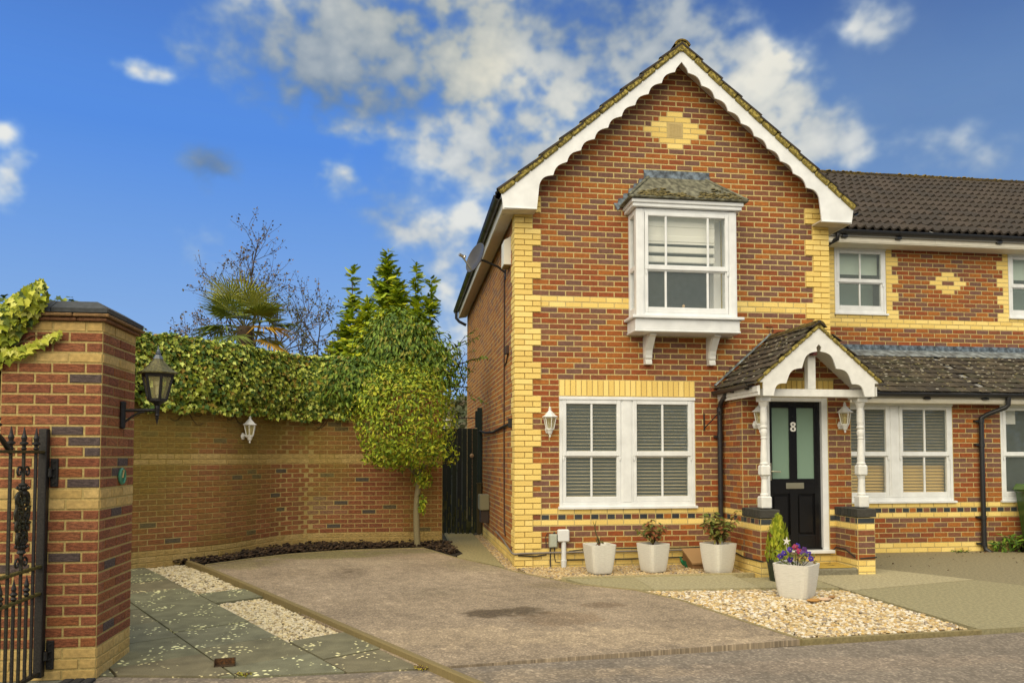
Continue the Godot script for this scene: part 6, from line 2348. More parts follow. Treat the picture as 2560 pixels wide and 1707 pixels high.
func build_iron_gate() -> void:
	rng.seed = 801
	var X := -4.0
	var g := thing("iron_gate", "black wrought iron gate with spear finials and scrollwork, open at the left edge", "gate")
	var by := -0.135
	var rust := func() -> Color: return [cl(0.022, 0.021, 0.018), cl(0.030, 0.026, 0.020), cl(0.018, 0.019, 0.018), cl(0.045, 0.042, 0.018)][rng.randi() % 4]
	var moss := cl(0.17, 0.16, 0.035)
	var b := MB.new()
	b.col = cl(0.030, 0.026, 0.022)
	b.box(Vector3(X - 0.028, by + 0.04, 4.372 - 0.028), Vector3(X + 0.028, 1.64, 4.372 + 0.028), 0.005)
	obj("hinge_stile", b, M.iron, g)
	var z1 := 5.75
	for q in [[1.478, 0.020, moss.lerp(cl(0.03, 0.03, 0.02), 0.45)], [0.678, 0.020, moss], [0.49, 0.020, moss]]:
		b = MB.new()
		b.col = q[2]
		b.box(Vector3(X - 0.018, q[0] - 0.012, 4.40), Vector3(X + 0.018, q[0] + 0.008, 5.02 if q[0] > 1.4 else z1), 0.004)
		obj("rail", b, M.iron, g)
	b = MB.new()
	b.col = cl(0.028, 0.026, 0.020)
	b.box(Vector3(X - 0.018, by + 0.06, 4.40), Vector3(X + 0.018, by + 0.085, z1), 0.004)
	obj("rail", b, M.iron, g)
	b = MB.new()      # the top sweeps up towards the meeting stile
	b.col = cl(0.03, 0.026, 0.02)
	var pts: Array = []
	for i in 9:
		var f := i / 8.0
		pts.append(Vector3(X, 1.475 + 0.34 * pow(f, 0.7), 4.86 + (z1 - 4.86) * f))
	b.tube(pts, 0.017, 6)
	obj("arched_rail", b, M.iron, g)
	var zs := [4.495, 4.672, 4.85, 5.03, 5.21, 5.39, 5.57]
	for i in zs.size():
		var z: float = zs[i]
		b = MB.new()
		b.col = rust.call()
		b.box(Vector3(X - 0.009, by + 0.07, z - 0.009), Vector3(X + 0.009, 1.478 if i < 3 else 1.48 + 0.34 * pow((z - 4.86) / (z1 - 4.86), 0.7), z + 0.009), 0.002)
		obj("upright", b, M.iron, g)
		b = MB.new()
		b.col = rust.call()
		var y := 1.486 if i < 3 else 1.49 + 0.34 * pow((z - 4.86) / (z1 - 4.86), 0.7)
		b.lathe([[0.011, y], [0.019, y + 0.012], [0.011, y + 0.022], [0.013, y + 0.034], [0.026, y + 0.042], [0.026, y + 0.052], [0.013, y + 0.060], [0.019, y + 0.085], [0.011, y + 0.105], [0.006, y + 0.135], [0.002, y + 0.155]], 10, Vector3(X, 0, z))
		obj("spear_finial", b, M.iron, g)
	for i in 7:      # short dog bars below the lower rails
		var z := 4.583 + 0.178 * i
		b = MB.new()
		b.col = rust.call()
		b.box(Vector3(X - 0.009, by + 0.07, z - 0.009), Vector3(X + 0.009, 0.50, z + 0.009), 0.002)
		obj("dog_bar", b, M.iron, g)
		b = MB.new()
		b.col = rust.call()
		b.lathe([[0.010, 0.50], [0.020, 0.515], [0.012, 0.528], [0.024, 0.545], [0.012, 0.56], [0.017, 0.578], [0.006, 0.62], [0.001, 0.65]], 8, Vector3(X, 0, z))
		obj("spear_finial", b, M.iron, g)
	b = MB.new()
	b.col = cl(0.03, 0.026, 0.02)
	b.box(Vector3(X - 0.025, by + 0.05, z1 - 0.025), Vector3(X + 0.025, 1.86, z1 + 0.025), 0.004)
	obj("meeting_stile", b, M.iron, g)
	# cast scroll panel on the second upright
	var c := 4.672
	var Zd := Vector3(0, 0, 1)
	b = MB.new()
	for s in [-1.0, 1.0]:
		b.col = cl(0.028, 0.026, 0.02)
		scroll(b, Vector3(X, 1.34, c + s * 0.012), 0.042, 1.15, -s, Zd, 0.008)
		scroll(b, Vector3(X, 0.735, c + s * 0.012), 0.042, 1.15, -s, Zd, 0.008)
		b.col = cl(0.055, 0.052, 0.022)
		for q in [[1.16, 0.055], [1.06, 0.060], [0.985, 0.052], [0.90, 0.042]]:
			scroll(b, Vector3(X + s * 0.004, q[0], c + s * 0.004), q[1], 1.35, -s, Zd, 0.010)
			scroll(b, Vector3(X - s * 0.004, q[0] - 0.02, c + s * 0.020), q[1] * 0.66, 1.2, -s, Zd, 0.009)
		b.tube([Vector3(X, 1.235, c), Vector3(X, 1.20, c + s * 0.05), Vector3(X, 1.12, c + s * 0.082), Vector3(X, 1.04, c + s * 0.07), Vector3(X, 0.98, c + s * 0.02)], 0.010, 6)
		b.tube([Vector3(X, 1.0, c), Vector3(X, 0.96, c + s * 0.06), Vector3(X, 0.90, c + s * 0.075), Vector3(X, 0.85, c + s * 0.03)], 0.009, 6)
	obj("scrollwork", b, M.iron, g)
	b = MB.new()
	b.col = cl(0.030, 0.028, 0.022)
	for y in [1.225, 0.835]:
		b.lathe([[0.012, y - 0.045], [0.03, y - 0.03], [0.022, y - 0.012], [0.036, y + 0.004], [0.026, y + 0.02], [0.032, y + 0.03], [0.012, y + 0.045]], 8, Vector3(X, 0, c), false)
		for i in 8:
			var a := TAU * i / 8
			b.lathe([[0.0, -0.012], [0.012, 0.0], [0.0, 0.016]], 6, Vector3(X + sin(a) * 0.035, y + 0.01, c + cos(a) * 0.035))
	obj("boss", b, M.iron, g)
	b = MB.new()      # cast leaves at the heart of the panel
	for i in 46:
		b.col = [cl(0.06, 0.06, 0.022), cl(0.085, 0.09, 0.02), cl(0.035, 0.032, 0.02)][rng.randi() % 3]
		var p := Vector3(X + r(-0.018, 0.018), r(0.90, 1.18), c + r(-0.05, 0.05))
		var t := facing(p, Vector3(r(-0.2, 0.2) + 0.0, r(-0.3, 0.3), r(-1, 1)).cross(Vector3.UP), Vector3(0, r(-1, 1), r(-1, 1)), 1.0)
		b.t = t
		b.lathe([[0.0, 0.0], [0.012, 0.012], [0.010, 0.028], [0.0, 0.045]], 5, Vector3.ZERO)
	b.t = Transform3D.IDENTITY
	obj("cast_leaf_panel", b, M.iron, g)
	# hinges on the pillar
	for y in [1.33, 0.05]:
		b = MB.new()
		b.col = cl(0.022, 0.022, 0.020)
		b.box(Vector3(X + 0.035, y - 0.10, 4.331), Vector3(X + 0.085, y + 0.10, 4.352), 0.004)
		for d in [-0.075, -0.03, 0.025, 0.075]:
			b.lathe([[0.010, 0.0], [0.009, 0.006], [0.0, 0.010]], 8, Vector3(X + 0.062, y + d, 4.36))
		b.lathe([[0.016, y - 0.03], [0.016, y + 0.03]], 10, Vector3(X + 0.04, 0, 4.372))
		b.bar(Vector3(X, y, 4.372), Vector3(X + 0.05, y, 4.372), 0.02, 0.02, 0.003)
		obj("hinge", b, M.iron, g)
	# a slab and a dark sill under the gate
	var th := box_mb(Vector3(-5.6, -0.16, 4.335), Vector3(-3.85, -0.128, 4.62), 0.006, cl(0.30, 0.31, 0.24))
	tag(obj("gate_threshold", th, M.concrete), "pale stone threshold on the ground under the iron gate", "threshold")
	th = MB.new()
	th.col = cl(0.045, 0.05, 0.055)
	for i in 3:
		th.box(Vector3(-3.84 + i * 0.072, -0.155, 4.34), Vector3(-3.775 + i * 0.072, -0.118, 4.52), 0.006)
	tag(obj("blue_brick_edging", th, M.old_brick), "dark blue engineering bricks set in the ground at the pillar's front foot", "edging")

func build_side_gate() -> void:
	rng.seed = 811
	var g := thing("side_gate", "tall black-green timber plank gate between the garden wall and the house", "gate")
	var b: MB
	var x := -0.86
	var i := 0
	while x < -0.10:
		b = MB.new()
		b.col = [cl(0.012, 0.019, 0.016), cl(0.015, 0.022, 0.018), cl(0.010, 0.016, 0.014), cl(0.019, 0.024, 0.014)][i % 4]
		b.box(Vector3(x + 0.002, 0.02, -4.46), Vector3(x + 0.092, 1.97, -4.435 + r(-0.002, 0.002)), 0.004)
		obj("plank", b, M.timber, g)
		x += 0.095
		i += 1
	b = MB.new()
	b.col = cl(0.055, 0.062, 0.012)
	for q in 60:      # algae on the lower boards
		var p := Vector3(r(-0.8, -0.12), pow(r(0, 1), 2.0) * 0.75 + 0.03, -4.434)
		b.box(p + Vector3(-r(0.006, 0.018), -r(0.02, 0.1), -0.002), p + Vector3(r(0.006, 0.018), r(0.02, 0.1), 0.0015), 0.006)
	obj("algae", b, M.timber, g)
	b = MB.new()
	b.col = cl(0.014, 0.030, 0.024)
	b.box(Vector3(-0.10, 0, -4.47), Vector3(-0.015, 2.36, -4.39), 0.006)
	b.box(Vector3(-0.14, 1.98, -4.46), Vector3(-0.10, 2.30, -4.42), 0.004)
	obj("gate_post", b, M.timber, g)
	b = MB.new()
	b.col = cl(0.075, 0.060, 0.022)
	b.box(Vector3(-0.115, 0, -4.385), Vector3(-0.03, 0.93, -4.31), 0.006)
	b.box(Vector3(-0.125, 0.93, -4.395), Vector3(-0.02, 0.955, -4.30), 0.004)
	obj("stub_post", b, M.timber, g)
	b = MB.new()
	b.col = cl(0.32, 0.22, 0.13)
	b.lathe([[0.0, 0.0], [0.035, 0.005], [0.04, 0.02], [0.02, 0.03], [0.0, 0.034]], 12, Vector3.ZERO)
	var k := obj("knob", b, M.gloss, g)
	k.transform = Transform3D(Basis(Vector3.RIGHT, PI / 2), Vector3(-0.205, 1.46, -4.435))
	# wire from the post over the gate
	b = MB.new()
	b.col = cl(0.02, 0.022, 0.022)
	b.tube([Vector3(-0.12, 2.165, -4.43), Vector3(-0.9, 2.17, -4.43), Vector3(-1.9, 2.20, -4.3)], 0.009, 5)
	tag(obj("washing_line", b, M.plain), "thin dark wire strung from the gate post to the left above the gate", "wire")


# ------------------------------------------------------------------ lamps and small fittings
# a hexagonal lantern: origin at the middle of the wall plate, wall behind (-z)
func white_lantern(label: String, at: Vector3, turn: float, out: float, sides: int, bulb: bool, up := true) -> Node3D:
	var g := thing("wall_lantern", label, "lantern", at, turn, "white wall lanterns")
	var b := MB.new()
	b.t = Transform3D(Basis(Vector3.RIGHT, PI / 2), Vector3.ZERO)
	b.lathe([[0.038, 0.0], [0.042, 0.006], [0.040, 0.016], [0.02, 0.03], [0.0, 0.034]], 14, Vector3.ZERO)
	b.t = Transform3D.IDENTITY
	b.box(Vector3(-0.03, -0.05, 0.001), Vector3(0.03, 0.05, 0.02), 0.012)
	obj("wall_plate", b, M.paint, g)
	b = MB.new()
	b.tube([Vector3(0, 0.02, 0.02), Vector3(0, 0.01, 0.05), Vector3(0, -0.02, out * 0.75), Vector3(0, -0.045, out), Vector3(0, -0.02, out)], 0.014, 8)
	b.lathe([[0.0, -0.105], [0.010, -0.10], [0.014, -0.085], [0.009, -0.07], [0.024, -0.06], [0.030, -0.045], [0.034, -0.03], [0.046, -0.006], [0.05, 0.0]], 12, Vector3(0, 0, out))
	obj("bracket", b, M.paint, g)
	var y0 := 0.0
	var y1 := 0.165
	b = MB.new()
	var ra := 0.052
	var rb := 0.083
	b.lathe([[ra - 0.004, y0], [ra + 0.004, y0], [ra + 0.004, y0 + 0.014], [ra - 0.004, y0 + 0.014]], sides, Vector3(0, 0, out), false)
	b.lathe([[rb - 0.004, y1 - 0.012], [rb + 0.003, y1 - 0.012], [rb + 0.003, y1], [rb - 0.004, y1]], sides, Vector3(0, 0, out), false)
	for i in sides:
		var a := TAU * i / sides
		var d := Vector3(sin(a), 0, cos(a))
		b.bar(Vector3(0, y0 + 0.006, out) + d * ra, Vector3(0, y1 - 0.004, out) + d * rb, 0.011, 0.011, 0.002)
	obj("cage", b, M.paint, g)
	for i in sides:
		var a0 := TAU * i / sides
		var a1 := TAU * (i + 1) / sides
		var p := MB.new()
		var d0 := Vector3(sin(a0), 0, cos(a0))
		var d1 := Vector3(sin(a1), 0, cos(a1))
		var o := Vector3(0, 0, out)
		p.quad(o + d0 * (ra - 0.003) + Vector3(0, y0 + 0.012, 0), o + d1 * (ra - 0.003) + Vector3(0, y0 + 0.012, 0), o + d1 * (rb - 0.003) + Vector3(0, y1 - 0.01, 0), o + d0 * (rb - 0.003) + Vector3(0, y1 - 0.01, 0))
		obj("pane", p, M.lamp_glass, g)
	b = MB.new()
	b.lathe([[0.0, y1 - 0.002], [rb + 0.022, y1 - 0.002], [rb + 0.024, y1 + 0.004], [rb - 0.008, y1 + 0.024], [0.05, y1 + 0.052], [0.026, y1 + 0.078], [0.018, y1 + 0.088], [0.018, y1 + 0.100]], sides if sides > 4 else 8, Vector3(0, 0, out), false)
	b.lathe([[0.018, y1 + 0.100], [0.022, y1 + 0.106], [0.012, y1 + 0.116], [0.014, y1 + 0.124], [0.006, y1 + 0.136], [0.0, y1 + 0.140]], 10, Vector3(0, 0, out))
	obj("roof", b, M.paint, g)
	if bulb:
		b = MB.new()
		b.col = cl(0.62, 0.52, 0.26)
		b.lathe([[0.012, 0.004], [0.014, 0.05], [0.024, 0.08], [0.020, 0.105], [0.0, 0.118]], 10, Vector3(0, 0, out))
		obj("bulb", b, M.gloss, g)
	return g

func black_lantern() -> Node3D:      # origin on the pillar face, arm along +z
	var g := thing("lantern", "large black lantern with mossy roof and pale bulb on the pillar's right face", "lantern", Vector3(-3.632, 1.762, 3.95), PI / 2, "black pillar lanterns")
	var A := 0.262
	var dark := cl(0.016, 0.017, 0.020)
	var b := MB.new()
	b.col = dark
	b.box(Vector3(-0.032, -0.10, 0.0), Vector3(0.032, 0.10, 0.022), 0.008)
	b.lathe([[0.0, -0.108], [0.02, -0.10], [0.024, 0.1], [0.0, 0.108]], 8, Vector3(0, 0, 0.012))
	obj("wall_plate", b, M.iron, g)
	b = MB.new()
	b.col = dark
	b.tube([Vector3(0, 0.035, 0.02), Vector3(0, 0.040, A)], 0.0125, 8)
	var pts: Array = []
	for i in 9:
		var f := i / 8.0
		pts.append(Vector3(0, -0.06 + 0.085 * sin(f * PI / 2), 0.02 + 0.15 * f))
	b.tube(pts, 0.009, 6)
	obj("arm", b, M.iron, g)
	b = MB.new()
	b.col = dark
	b.lathe([[0.001, -0.075], [0.006, -0.055], [0.010, -0.035], [0.016, -0.02], [0.010, -0.014], [0.018, -0.002], [0.014, 0.012], [0.016, 0.03], [0.02, 0.055], [0.016, 0.075], [0.034, 0.09], [0.05, 0.10], [0.062, 0.108]], 12, Vector3(0, 0, A))
	obj("stem", b, M.iron, g)
	var y0 := 0.108
	var y1 := 0.325
	var ra := 0.066
	var rb := 0.112
	b = MB.new()
	b.col = dark
	b.lathe([[ra - 0.006, y0], [ra + 0.006, y0], [ra + 0.008, y0 + 0.02], [ra - 0.004, y0 + 0.02]], 6, Vector3(0, 0, A), false)
	b.lathe([[rb - 0.012, y1 - 0.03], [rb + 0.002, y1 - 0.03], [rb + 0.010, y1], [rb - 0.01, y1]], 6, Vector3(0, 0, A), false)
	for i in 6:
		var a := TAU * i / 6
		var d := Vector3(sin(a), 0, cos(a))
		b.bar(Vector3(0, y0 + 0.01, A) + d * ra, Vector3(0, y1 - 0.01, A) + d * rb, 0.02, 0.016, 0.004)
	obj("cage", b, M.iron, g)
	for i in 6:
		var a0 := TAU * i / 6
		var a1 := TAU * (i + 1) / 6
		var p := MB.new()
		var d0 := Vector3(sin(a0), 0, cos(a0))
		var d1 := Vector3(sin(a1), 0, cos(a1))
		var o := Vector3(0, 0, A)
		p.quad(o + d0 * (ra - 0.004) + Vector3(0, y0 + 0.015, 0), o + d1 * (ra - 0.004) + Vector3(0, y0 + 0.015, 0), o + d1 * (rb - 0.004) + Vector3(0, y1 - 0.02, 0), o + d0 * (rb - 0.004) + Vector3(0, y1 - 0.02, 0))
		obj("pane", p, M.lamp_glass, g)
	b = MB.new()
	b.col = cl(0.24, 0.22, 0.07)
	b.lathe([[0.0, y1 - 0.004], [rb + 0.036, y1 - 0.006], [rb + 0.040, y1 + 0.004], [rb + 0.008, y1 + 0.022], [0.084, y1 + 0.052], [0.058, y1 + 0.082], [0.040, y1 + 0.105], [0.038, y1 + 0.112]], 6, Vector3(0, 0, A), false)
	obj("roof", b, M.iron, g)
	b = MB.new()
	b.col = cl(0.10, 0.125, 0.15)
	b.lathe([[0.040, y1 + 0.110], [0.030, y1 + 0.130], [0.016, y1 + 0.148]], 6, Vector3(0, 0, A), false)
	b.lathe([[0.016, y1 + 0.147], [0.022, y1 + 0.153], [0.013, y1 + 0.160], [0.016, y1 + 0.166], [0.008, y1 + 0.185], [0.003, y1 + 0.21], [0.0, y1 + 0.218]], 12, Vector3(0, 0, A))
	obj("finial", b, M.gloss, g)
	b = MB.new()
	b.col = cl(0.70, 0.68, 0.40)
	b.lathe([[0.018, y0 + 0.055], [0.018, y0 + 0.115], [0.03, y0 + 0.13], [0.033, y0 + 0.15], [0.02, y0 + 0.17], [0.0, y0 + 0.175]], 12, Vector3(0, 0, A))
	obj("bulb", b, M.gloss, g)
	return g

func build_fittings() -> void:
	rng.seed = 901
	white_lantern("white wall lantern on the brickwork left of the ground-floor window", Vector3(0.425, 1.80, 0.006), 0.12, 0.10, 6, false)
	white_lantern("cream-roofed white lantern left of the front door, half behind the porch post", Vector3(3.055, 1.855, 0.626), 0.0, 0.12, 4, true).rotation.y = 0.1
	white_lantern("cream-roofed white lantern right of the front door", Vector3(4.24, 1.855, 0.626), 0.0, 0.12, 4, true)
	# garden wall lamp: face the wall's outward normal
	var m: Array = []
	for i in wall_path.size():
		if wall_path[i][0] > -3.83:
			m = wall_at(wall_path[i][2])
			break
	var p: Vector3 = m[0] + m[2] * 0.008
	white_lantern("weathered cream lantern on the algae-green garden wall", Vector3(p.x, 1.74, p.z), atan2(m[2].x, m[2].z), 0.13, 6, true)
	var pl := white_lantern("small white lantern on a post, its top peeping over the side gate", Vector3(-0.62, 2.02, -6.0), 0.3, 0.10, 6, false)
	var post := box_mb(Vector3(-0.05, -2.02, -0.09), Vector3(0.05, 0.1, 0.0), 0.01, cl(0.05, 0.04, 0.03))
	obj("post", post, M.timber, pl)
	var bl := black_lantern()
	dup(bl, "black lantern on the gate pillar's left face, cut off by the photo's left edge", Vector3(-4.323, 1.762, 3.95), -PI / 2, "black pillar lanterns")
	# number plaque
	var g := thing("number_plaque", "round green ceramic house number plaque reading 7 on the gate pillar", "plaque", Vector3(-3.632, 1.293, 3.925), PI / 2)
	var b := MB.new()
	b.t = Transform3D(Basis(Vector3.RIGHT, PI / 2), Vector3.ZERO)
	b.col = cl(0.06, 0.24, 0.15)
	b.lathe([[0.0, 0.0], [0.062, 0.0], [0.066, 0.010], [0.060, 0.020], [0.050, 0.020], [0.046, 0.010], [0.0, 0.010]], 28, Vector3.ZERO)
	b.t = Transform3D.IDENTITY
	obj("disc", b, M.gloss, g)
	b = MB.new()
	b.col = cl(0.03, 0.19, 0.12)
	b.t = Transform3D(Basis(Vector3.RIGHT, PI / 2), Vector3.ZERO)
	b.lathe([[0.0, 0.011], [0.046, 0.011], [0.046, 0.0125], [0.0, 0.0125]], 28, Vector3.ZERO)
	obj("glaze", b, M.gloss, g)
	text("numeral", "7", 0.062, Vector3(0, -0.030, 0.0145), 0.0, lin(0.66, 0.50, 0.22), g, true)
	# satellite dish on the side wall
	g = thing("satellite_dish", "dark grey satellite dish with silver arm under the left eaves", "satellite dish", Vector3(0, 4.20, -1.05))
	var d := Transform3D(Basis.looking_at(Vector3(0.80, -0.30, -0.42).normalized(), Vector3.UP), Vector3(-0.42, 0.12, 0.05))   # local +z is the open side
	b = MB.new()
	b.col = cl(0.060, 0.055, 0.052)
	b.t = d * Transform3D(Basis(Vector3.RIGHT, PI / 2).scaled(Vector3(0.92, 1.0, 1.0)), Vector3.ZERO)
	var pr: Array = []
	for i in 9:
		pr.append([0.225 * i / 8.0, 0.055 * pow(i / 8.0, 2.0)])
	b.lathe(pr, 28, Vector3.ZERO)
	pr.reverse()
	for i in pr.size():
		pr[i] = [pr[i][0], pr[i][1] - 0.006]
	b.lathe([[0.225, 0.055], [0.232, 0.055], [0.232, 0.045], [0.225, 0.045]], 28, Vector3.ZERO)
	obj("reflector", b, M.gloss, g)
	b = MB.new()
	b.col = cl(0.45, 0.45, 0.43)
	var foc := d * Vector3(0, -0.08, 0.26)
	b.bar(d * Vector3(0, -0.21, 0.03), foc, 0.022, 0.022, 0.004)
	b.t = Transform3D(Basis(Quaternion(Vector3.UP, d.basis.z * -1.0)), foc)
	b.lathe([[0.0, -0.05], [0.022, -0.05], [0.022, 0.02], [0.032, 0.03], [0.032, 0.05], [0.0, 0.05]], 12, Vector3.ZERO)
	obj("receiver_arm", b, M.metal, g)
	b = MB.new()
	b.col = cl(0.03, 0.03, 0.032)
	b.tube([d * Vector3(0, 0, -0.02), d * Vector3(0.05, 0, -0.08), Vector3(-0.12, 0.03, 0.0), Vector3(0.0, -0.06, 0.0)], 0.017, 8)
	b.box(Vector3(-0.014, -0.16, -0.05), Vector3(0, 0.06, 0.05), 0.003)
	obj("mount", b, M.iron, g)
	b = MB.new()
	b.col = cl(0.38, 0.38, 0.37)
	b.box(Vector3(-0.04, -0.04, -0.02), Vector3(0.04, 0.05, 0.03), 0.008)
	obj("clamp", b, M.metal, g).transform = d * Transform3D(Basis(), Vector3(0, 0, -0.03))
	# alarm box
	g = thing("alarm_box", "white alarm bell box on the side wall just below the eaves", "alarm box", Vector3(0, 4.13, -0.62))
	b = MB.new()
	b.col = cl(0.78, 0.79, 0.72)
	b.hexa([Vector3(-0.105, 0, -0.14), Vector3(0, 0, -0.14), Vector3(0, 0, 0.14), Vector3(-0.105, 0, 0.14), Vector3(-0.10, 0.34, -0.14), Vector3(0, 0.40, -0.14), Vector3(0, 0.40, 0.14), Vector3(-0.10, 0.34, 0.14)])
	obj("cover", b, M.plain, g)
	obj("base", box_mb(Vector3(-0.095, -0.012, -0.13), Vector3(0, -0.001, 0.13), 0.004, cl(0.30, 0.22, 0.10)), M.plain, g)
	# cables on the side wall
	b = MB.new()
	b.col = cl(0.050, 0.026, 0.018)
	b.tube([Vector3(-0.014, 4.10, -1.10), Vector3(-0.014, 3.0, -1.14), Vector3(-0.014, 2.78, -1.14)], 0.011, 6)
	b.tube([Vector3(-0.014, 2.80, -1.14), Vector3(-0.014, 1.4, -1.15), Vector3(-0.014, 0.42, -1.12), Vector3(-0.016, 0.30, -1.0)], 0.011, 6)
	b.tube([Vector3(-0.014, 2.78, -1.14), Vector3(-0.014, 2.80, -0.9), Vector3(-0.014, 2.90, -0.72)], 0.010, 6)
	b.box(Vector3(-0.05, 2.90, -0.80), Vector3(0, 3.02, -0.68), 0.006)
	tag(obj("cable", b, M.plain), "thin brown cable running down the side wall from the dish", "cable")
	b = MB.new()
	b.col = cl(0.016, 0.016, 0.018)
	b.tube([Vector3(-0.02, 1.90, -0.40), Vector3(-0.03, 1.88, -1.2), Vector3(-0.03, 1.84, -2.4), Vector3(-0.04, 1.86, -3.4), Vector3(-0.06, 1.92, -4.38)], 0.020, 7)
	b.box(Vector3(-0.05, 1.84, -0.44), Vector3(0, 1.97, -0.36), 0.006)
	tag(obj("cable", b, M.plain), "thick black cable slung along the side wall from the quoin to the gate post", "cable")
	g = thing("junction_box", "grey box mounted low on the side wall next to the side gate", "box", Vector3(0, 0.52, -3.35))
	obj("case", box_mb(Vector3(-0.17, 0, -0.16), Vector3(-0.005, 0.27, 0.16), 0.01, cl(0.24, 0.22, 0.13)), M.plain, g)
	obj("lid", box_mb(Vector3(-0.175, 0.02, -0.15), Vector3(-0.168, 0.25, 0.15), 0.004, cl(0.27, 0.25, 0.16)), M.plain, g)
	obj("bracket", box_mb(Vector3(-0.15, -0.22, -0.13), Vector3(-0.004, -0.003, 0.13), 0.01, cl(0.045, 0.03, 0.02)), M.plain, g)
	# meter boxes at the front
	g = thing("meter_box", "small grey-green meter box low on the front wall, beside the white box", "box", Vector3(0.487, 0.243, 0.006))
	obj("case", box_mb(Vector3(-0.053, 0, 0), Vector3(0.053, 0.178, 0.07), 0.008, cl(0.33, 0.36, 0.29)), M.plain, g)
	obj("cover", box_mb(Vector3(-0.043, 0.012, 0.068), Vector3(0.043, 0.166, 0.078), 0.006, cl(0.38, 0.41, 0.33)), M.plain, g)
	b = MB.new()
	b.col = cl(0.03, 0.027, 0.025)
	b.tube([Vector3(-0.035, 0.0, 0.04), Vector3(-0.035, -0.16, 0.035), Vector3(-0.032, -0.27, 0.04)], 0.009, 6)
	b.tube([Vector3(0.02, 0.0, 0.04), Vector3(0.02, -0.12, 0.03), Vector3(0.035, -0.19, 0.03), Vector3(0.10, -0.20, 0.03)], 0.007, 6)
	b.tube([Vector3(-0.03, 0.178, 0.03), Vector3(-0.07, 0.19, 0.02), Vector3(-0.095, 0.14, 0.02), Vector3(-0.085, 0.0, 0.02)], 0.006, 6)
	b.lathe([[0.015, 0.0], [0.016, 0.02], [0.0, 0.03]], 8, Vector3(0.02, 0.178, 0.03))
	obj("conduit", b, M.plain, g)
	g = thing("meter_box", "white square meter box on a white pipe at the front wall", "box", Vector3(0.624, 0.318, 0.006))
	obj("case", box_mb(Vector3(-0.077, 0, 0), Vector3(0.077, 0.162, 0.09), 0.014, cl(0.66, 0.68, 0.68)), M.plain, g)
	b = MB.new()
	b.col = cl(0.64, 0.66, 0.67)
	b.lathe([[0.034, -0.36], [0.040, -0.24], [0.034, -0.235], [0.032, 0.0]], 12, Vector3(0.006, 0, 0.045))
	obj("pipe", b, M.plain, g)
	# hose pipes along the plinth
	b = MB.new()
	b.col = cl(0.20, 0.18, 0.15)
	var pts := [Vector3(-0.022, 0.262, -2.1), Vector3(-0.03, 0.235, -1.2), Vector3(-0.045, 0.19, -0.4), Vector3(-0.05, 0.17, -0.02), Vector3(-0.03, 0.165, 0.05), Vector3(0.06, 0.172, 0.055), Vector3(0.5, 0.178, 0.05), Vector3(1.2, 0.178, 0.05), Vector3(2.0, 0.182, 0.05), Vector3(2.78, 0.19, 0.05)]
	b.tube(pts, 0.0125, 7)
	tag(obj("pipe", b, M.plain), "grey pipe clipped along the plinth round the front corner of the house", "pipe")
	b = MB.new()
	b.col = cl(0.022, 0.02, 0.018)
	b.tube([Vector3(0.02, 0.145, 0.045), Vector3(0.25, 0.13, 0.04), Vector3(0.4, 0.15, 0.04)], 0.010, 6)
	b.tube([Vector3(0.68, 0.075, 0.03), Vector3(1.5, 0.072, 0.03), Vector3(2.28, 0.085, 0.03)], 0.009, 6)
	b.tube([Vector3(0.70, 0.19, 0.04), Vector3(0.95, 0.215, 0.03), Vector3(1.6, 0.215, 0.03), Vector3(2.2, 0.21, 0.03), Vector3(2.85, 0.22, 0.03), Vector3(2.868, 0.20, 0.2), Vector3(2.862, 0.15, 0.7), Vector3(2.86, 0.165, 1.13), Vector3(2.90, 0.155, 1.14)], 0.009, 6)
	tag(obj("cable", b, M.plain), "thin black cable along the foot of the front wall behind the planters", "cable")
	b = MB.new()
	b.col = cl(0.022, 0.02, 0.018)
	b.tube([Vector3(4.10, 0.215, 0.64), Vector3(4.135, 0.26, 0.66), Vector3(4.15, 0.255, 0.85), Vector3(4.15, 0.185, 1.06), Vector3(4.19, 0.172, 1.135), Vector3(4.40, 0.185, 1.135)], 0.009, 6)
	tag(obj("cable", b, M.plain), "thin black cable looped round the right-hand porch pier", "cable")
	# bracket for a hanging basket
	b = MB.new()
	b.col = cl(0.014, 0.014, 0.015)
	b.bar(Vector3(2.60, 1.80, 0.012), Vector3(2.60, 2.03, 0.012), 0.02, 0.008)
	b.tube([Vector3(2.60, 1.83, 0.015), Vector3(2.60, 1.93, 0.15), Vector3(2.60, 2.03, 0.27)], 0.0075, 6)
	b.tube([Vector3(2.60, 2.02, 0.015), Vector3(2.60, 2.025, 0.02)], 0.007, 6)
	b.tube([Vector3(2.60, 2.03, 0.27), Vector3(2.60, 2.05, 0.29), Vector3(2.60, 2.035, 0.315), Vector3(2.60, 2.01, 0.30)], 0.007, 6)
	b.box(Vector3(2.585, 2.0, 0.26), Vector3(2.615, 2.03, 0.29), 0.004)
	var hb := obj("hanging_basket_bracket", b, M.plain)
	hb.transform = Transform3D(Basis(Vector3.UP, 0.45), Vector3(2.60, 0, 0)) * Transform3D(Basis(), Vector3(-2.60, 0, 0))
	tag(hb, "empty black hanging basket bracket on the wall between window and downpipe", "bracket")

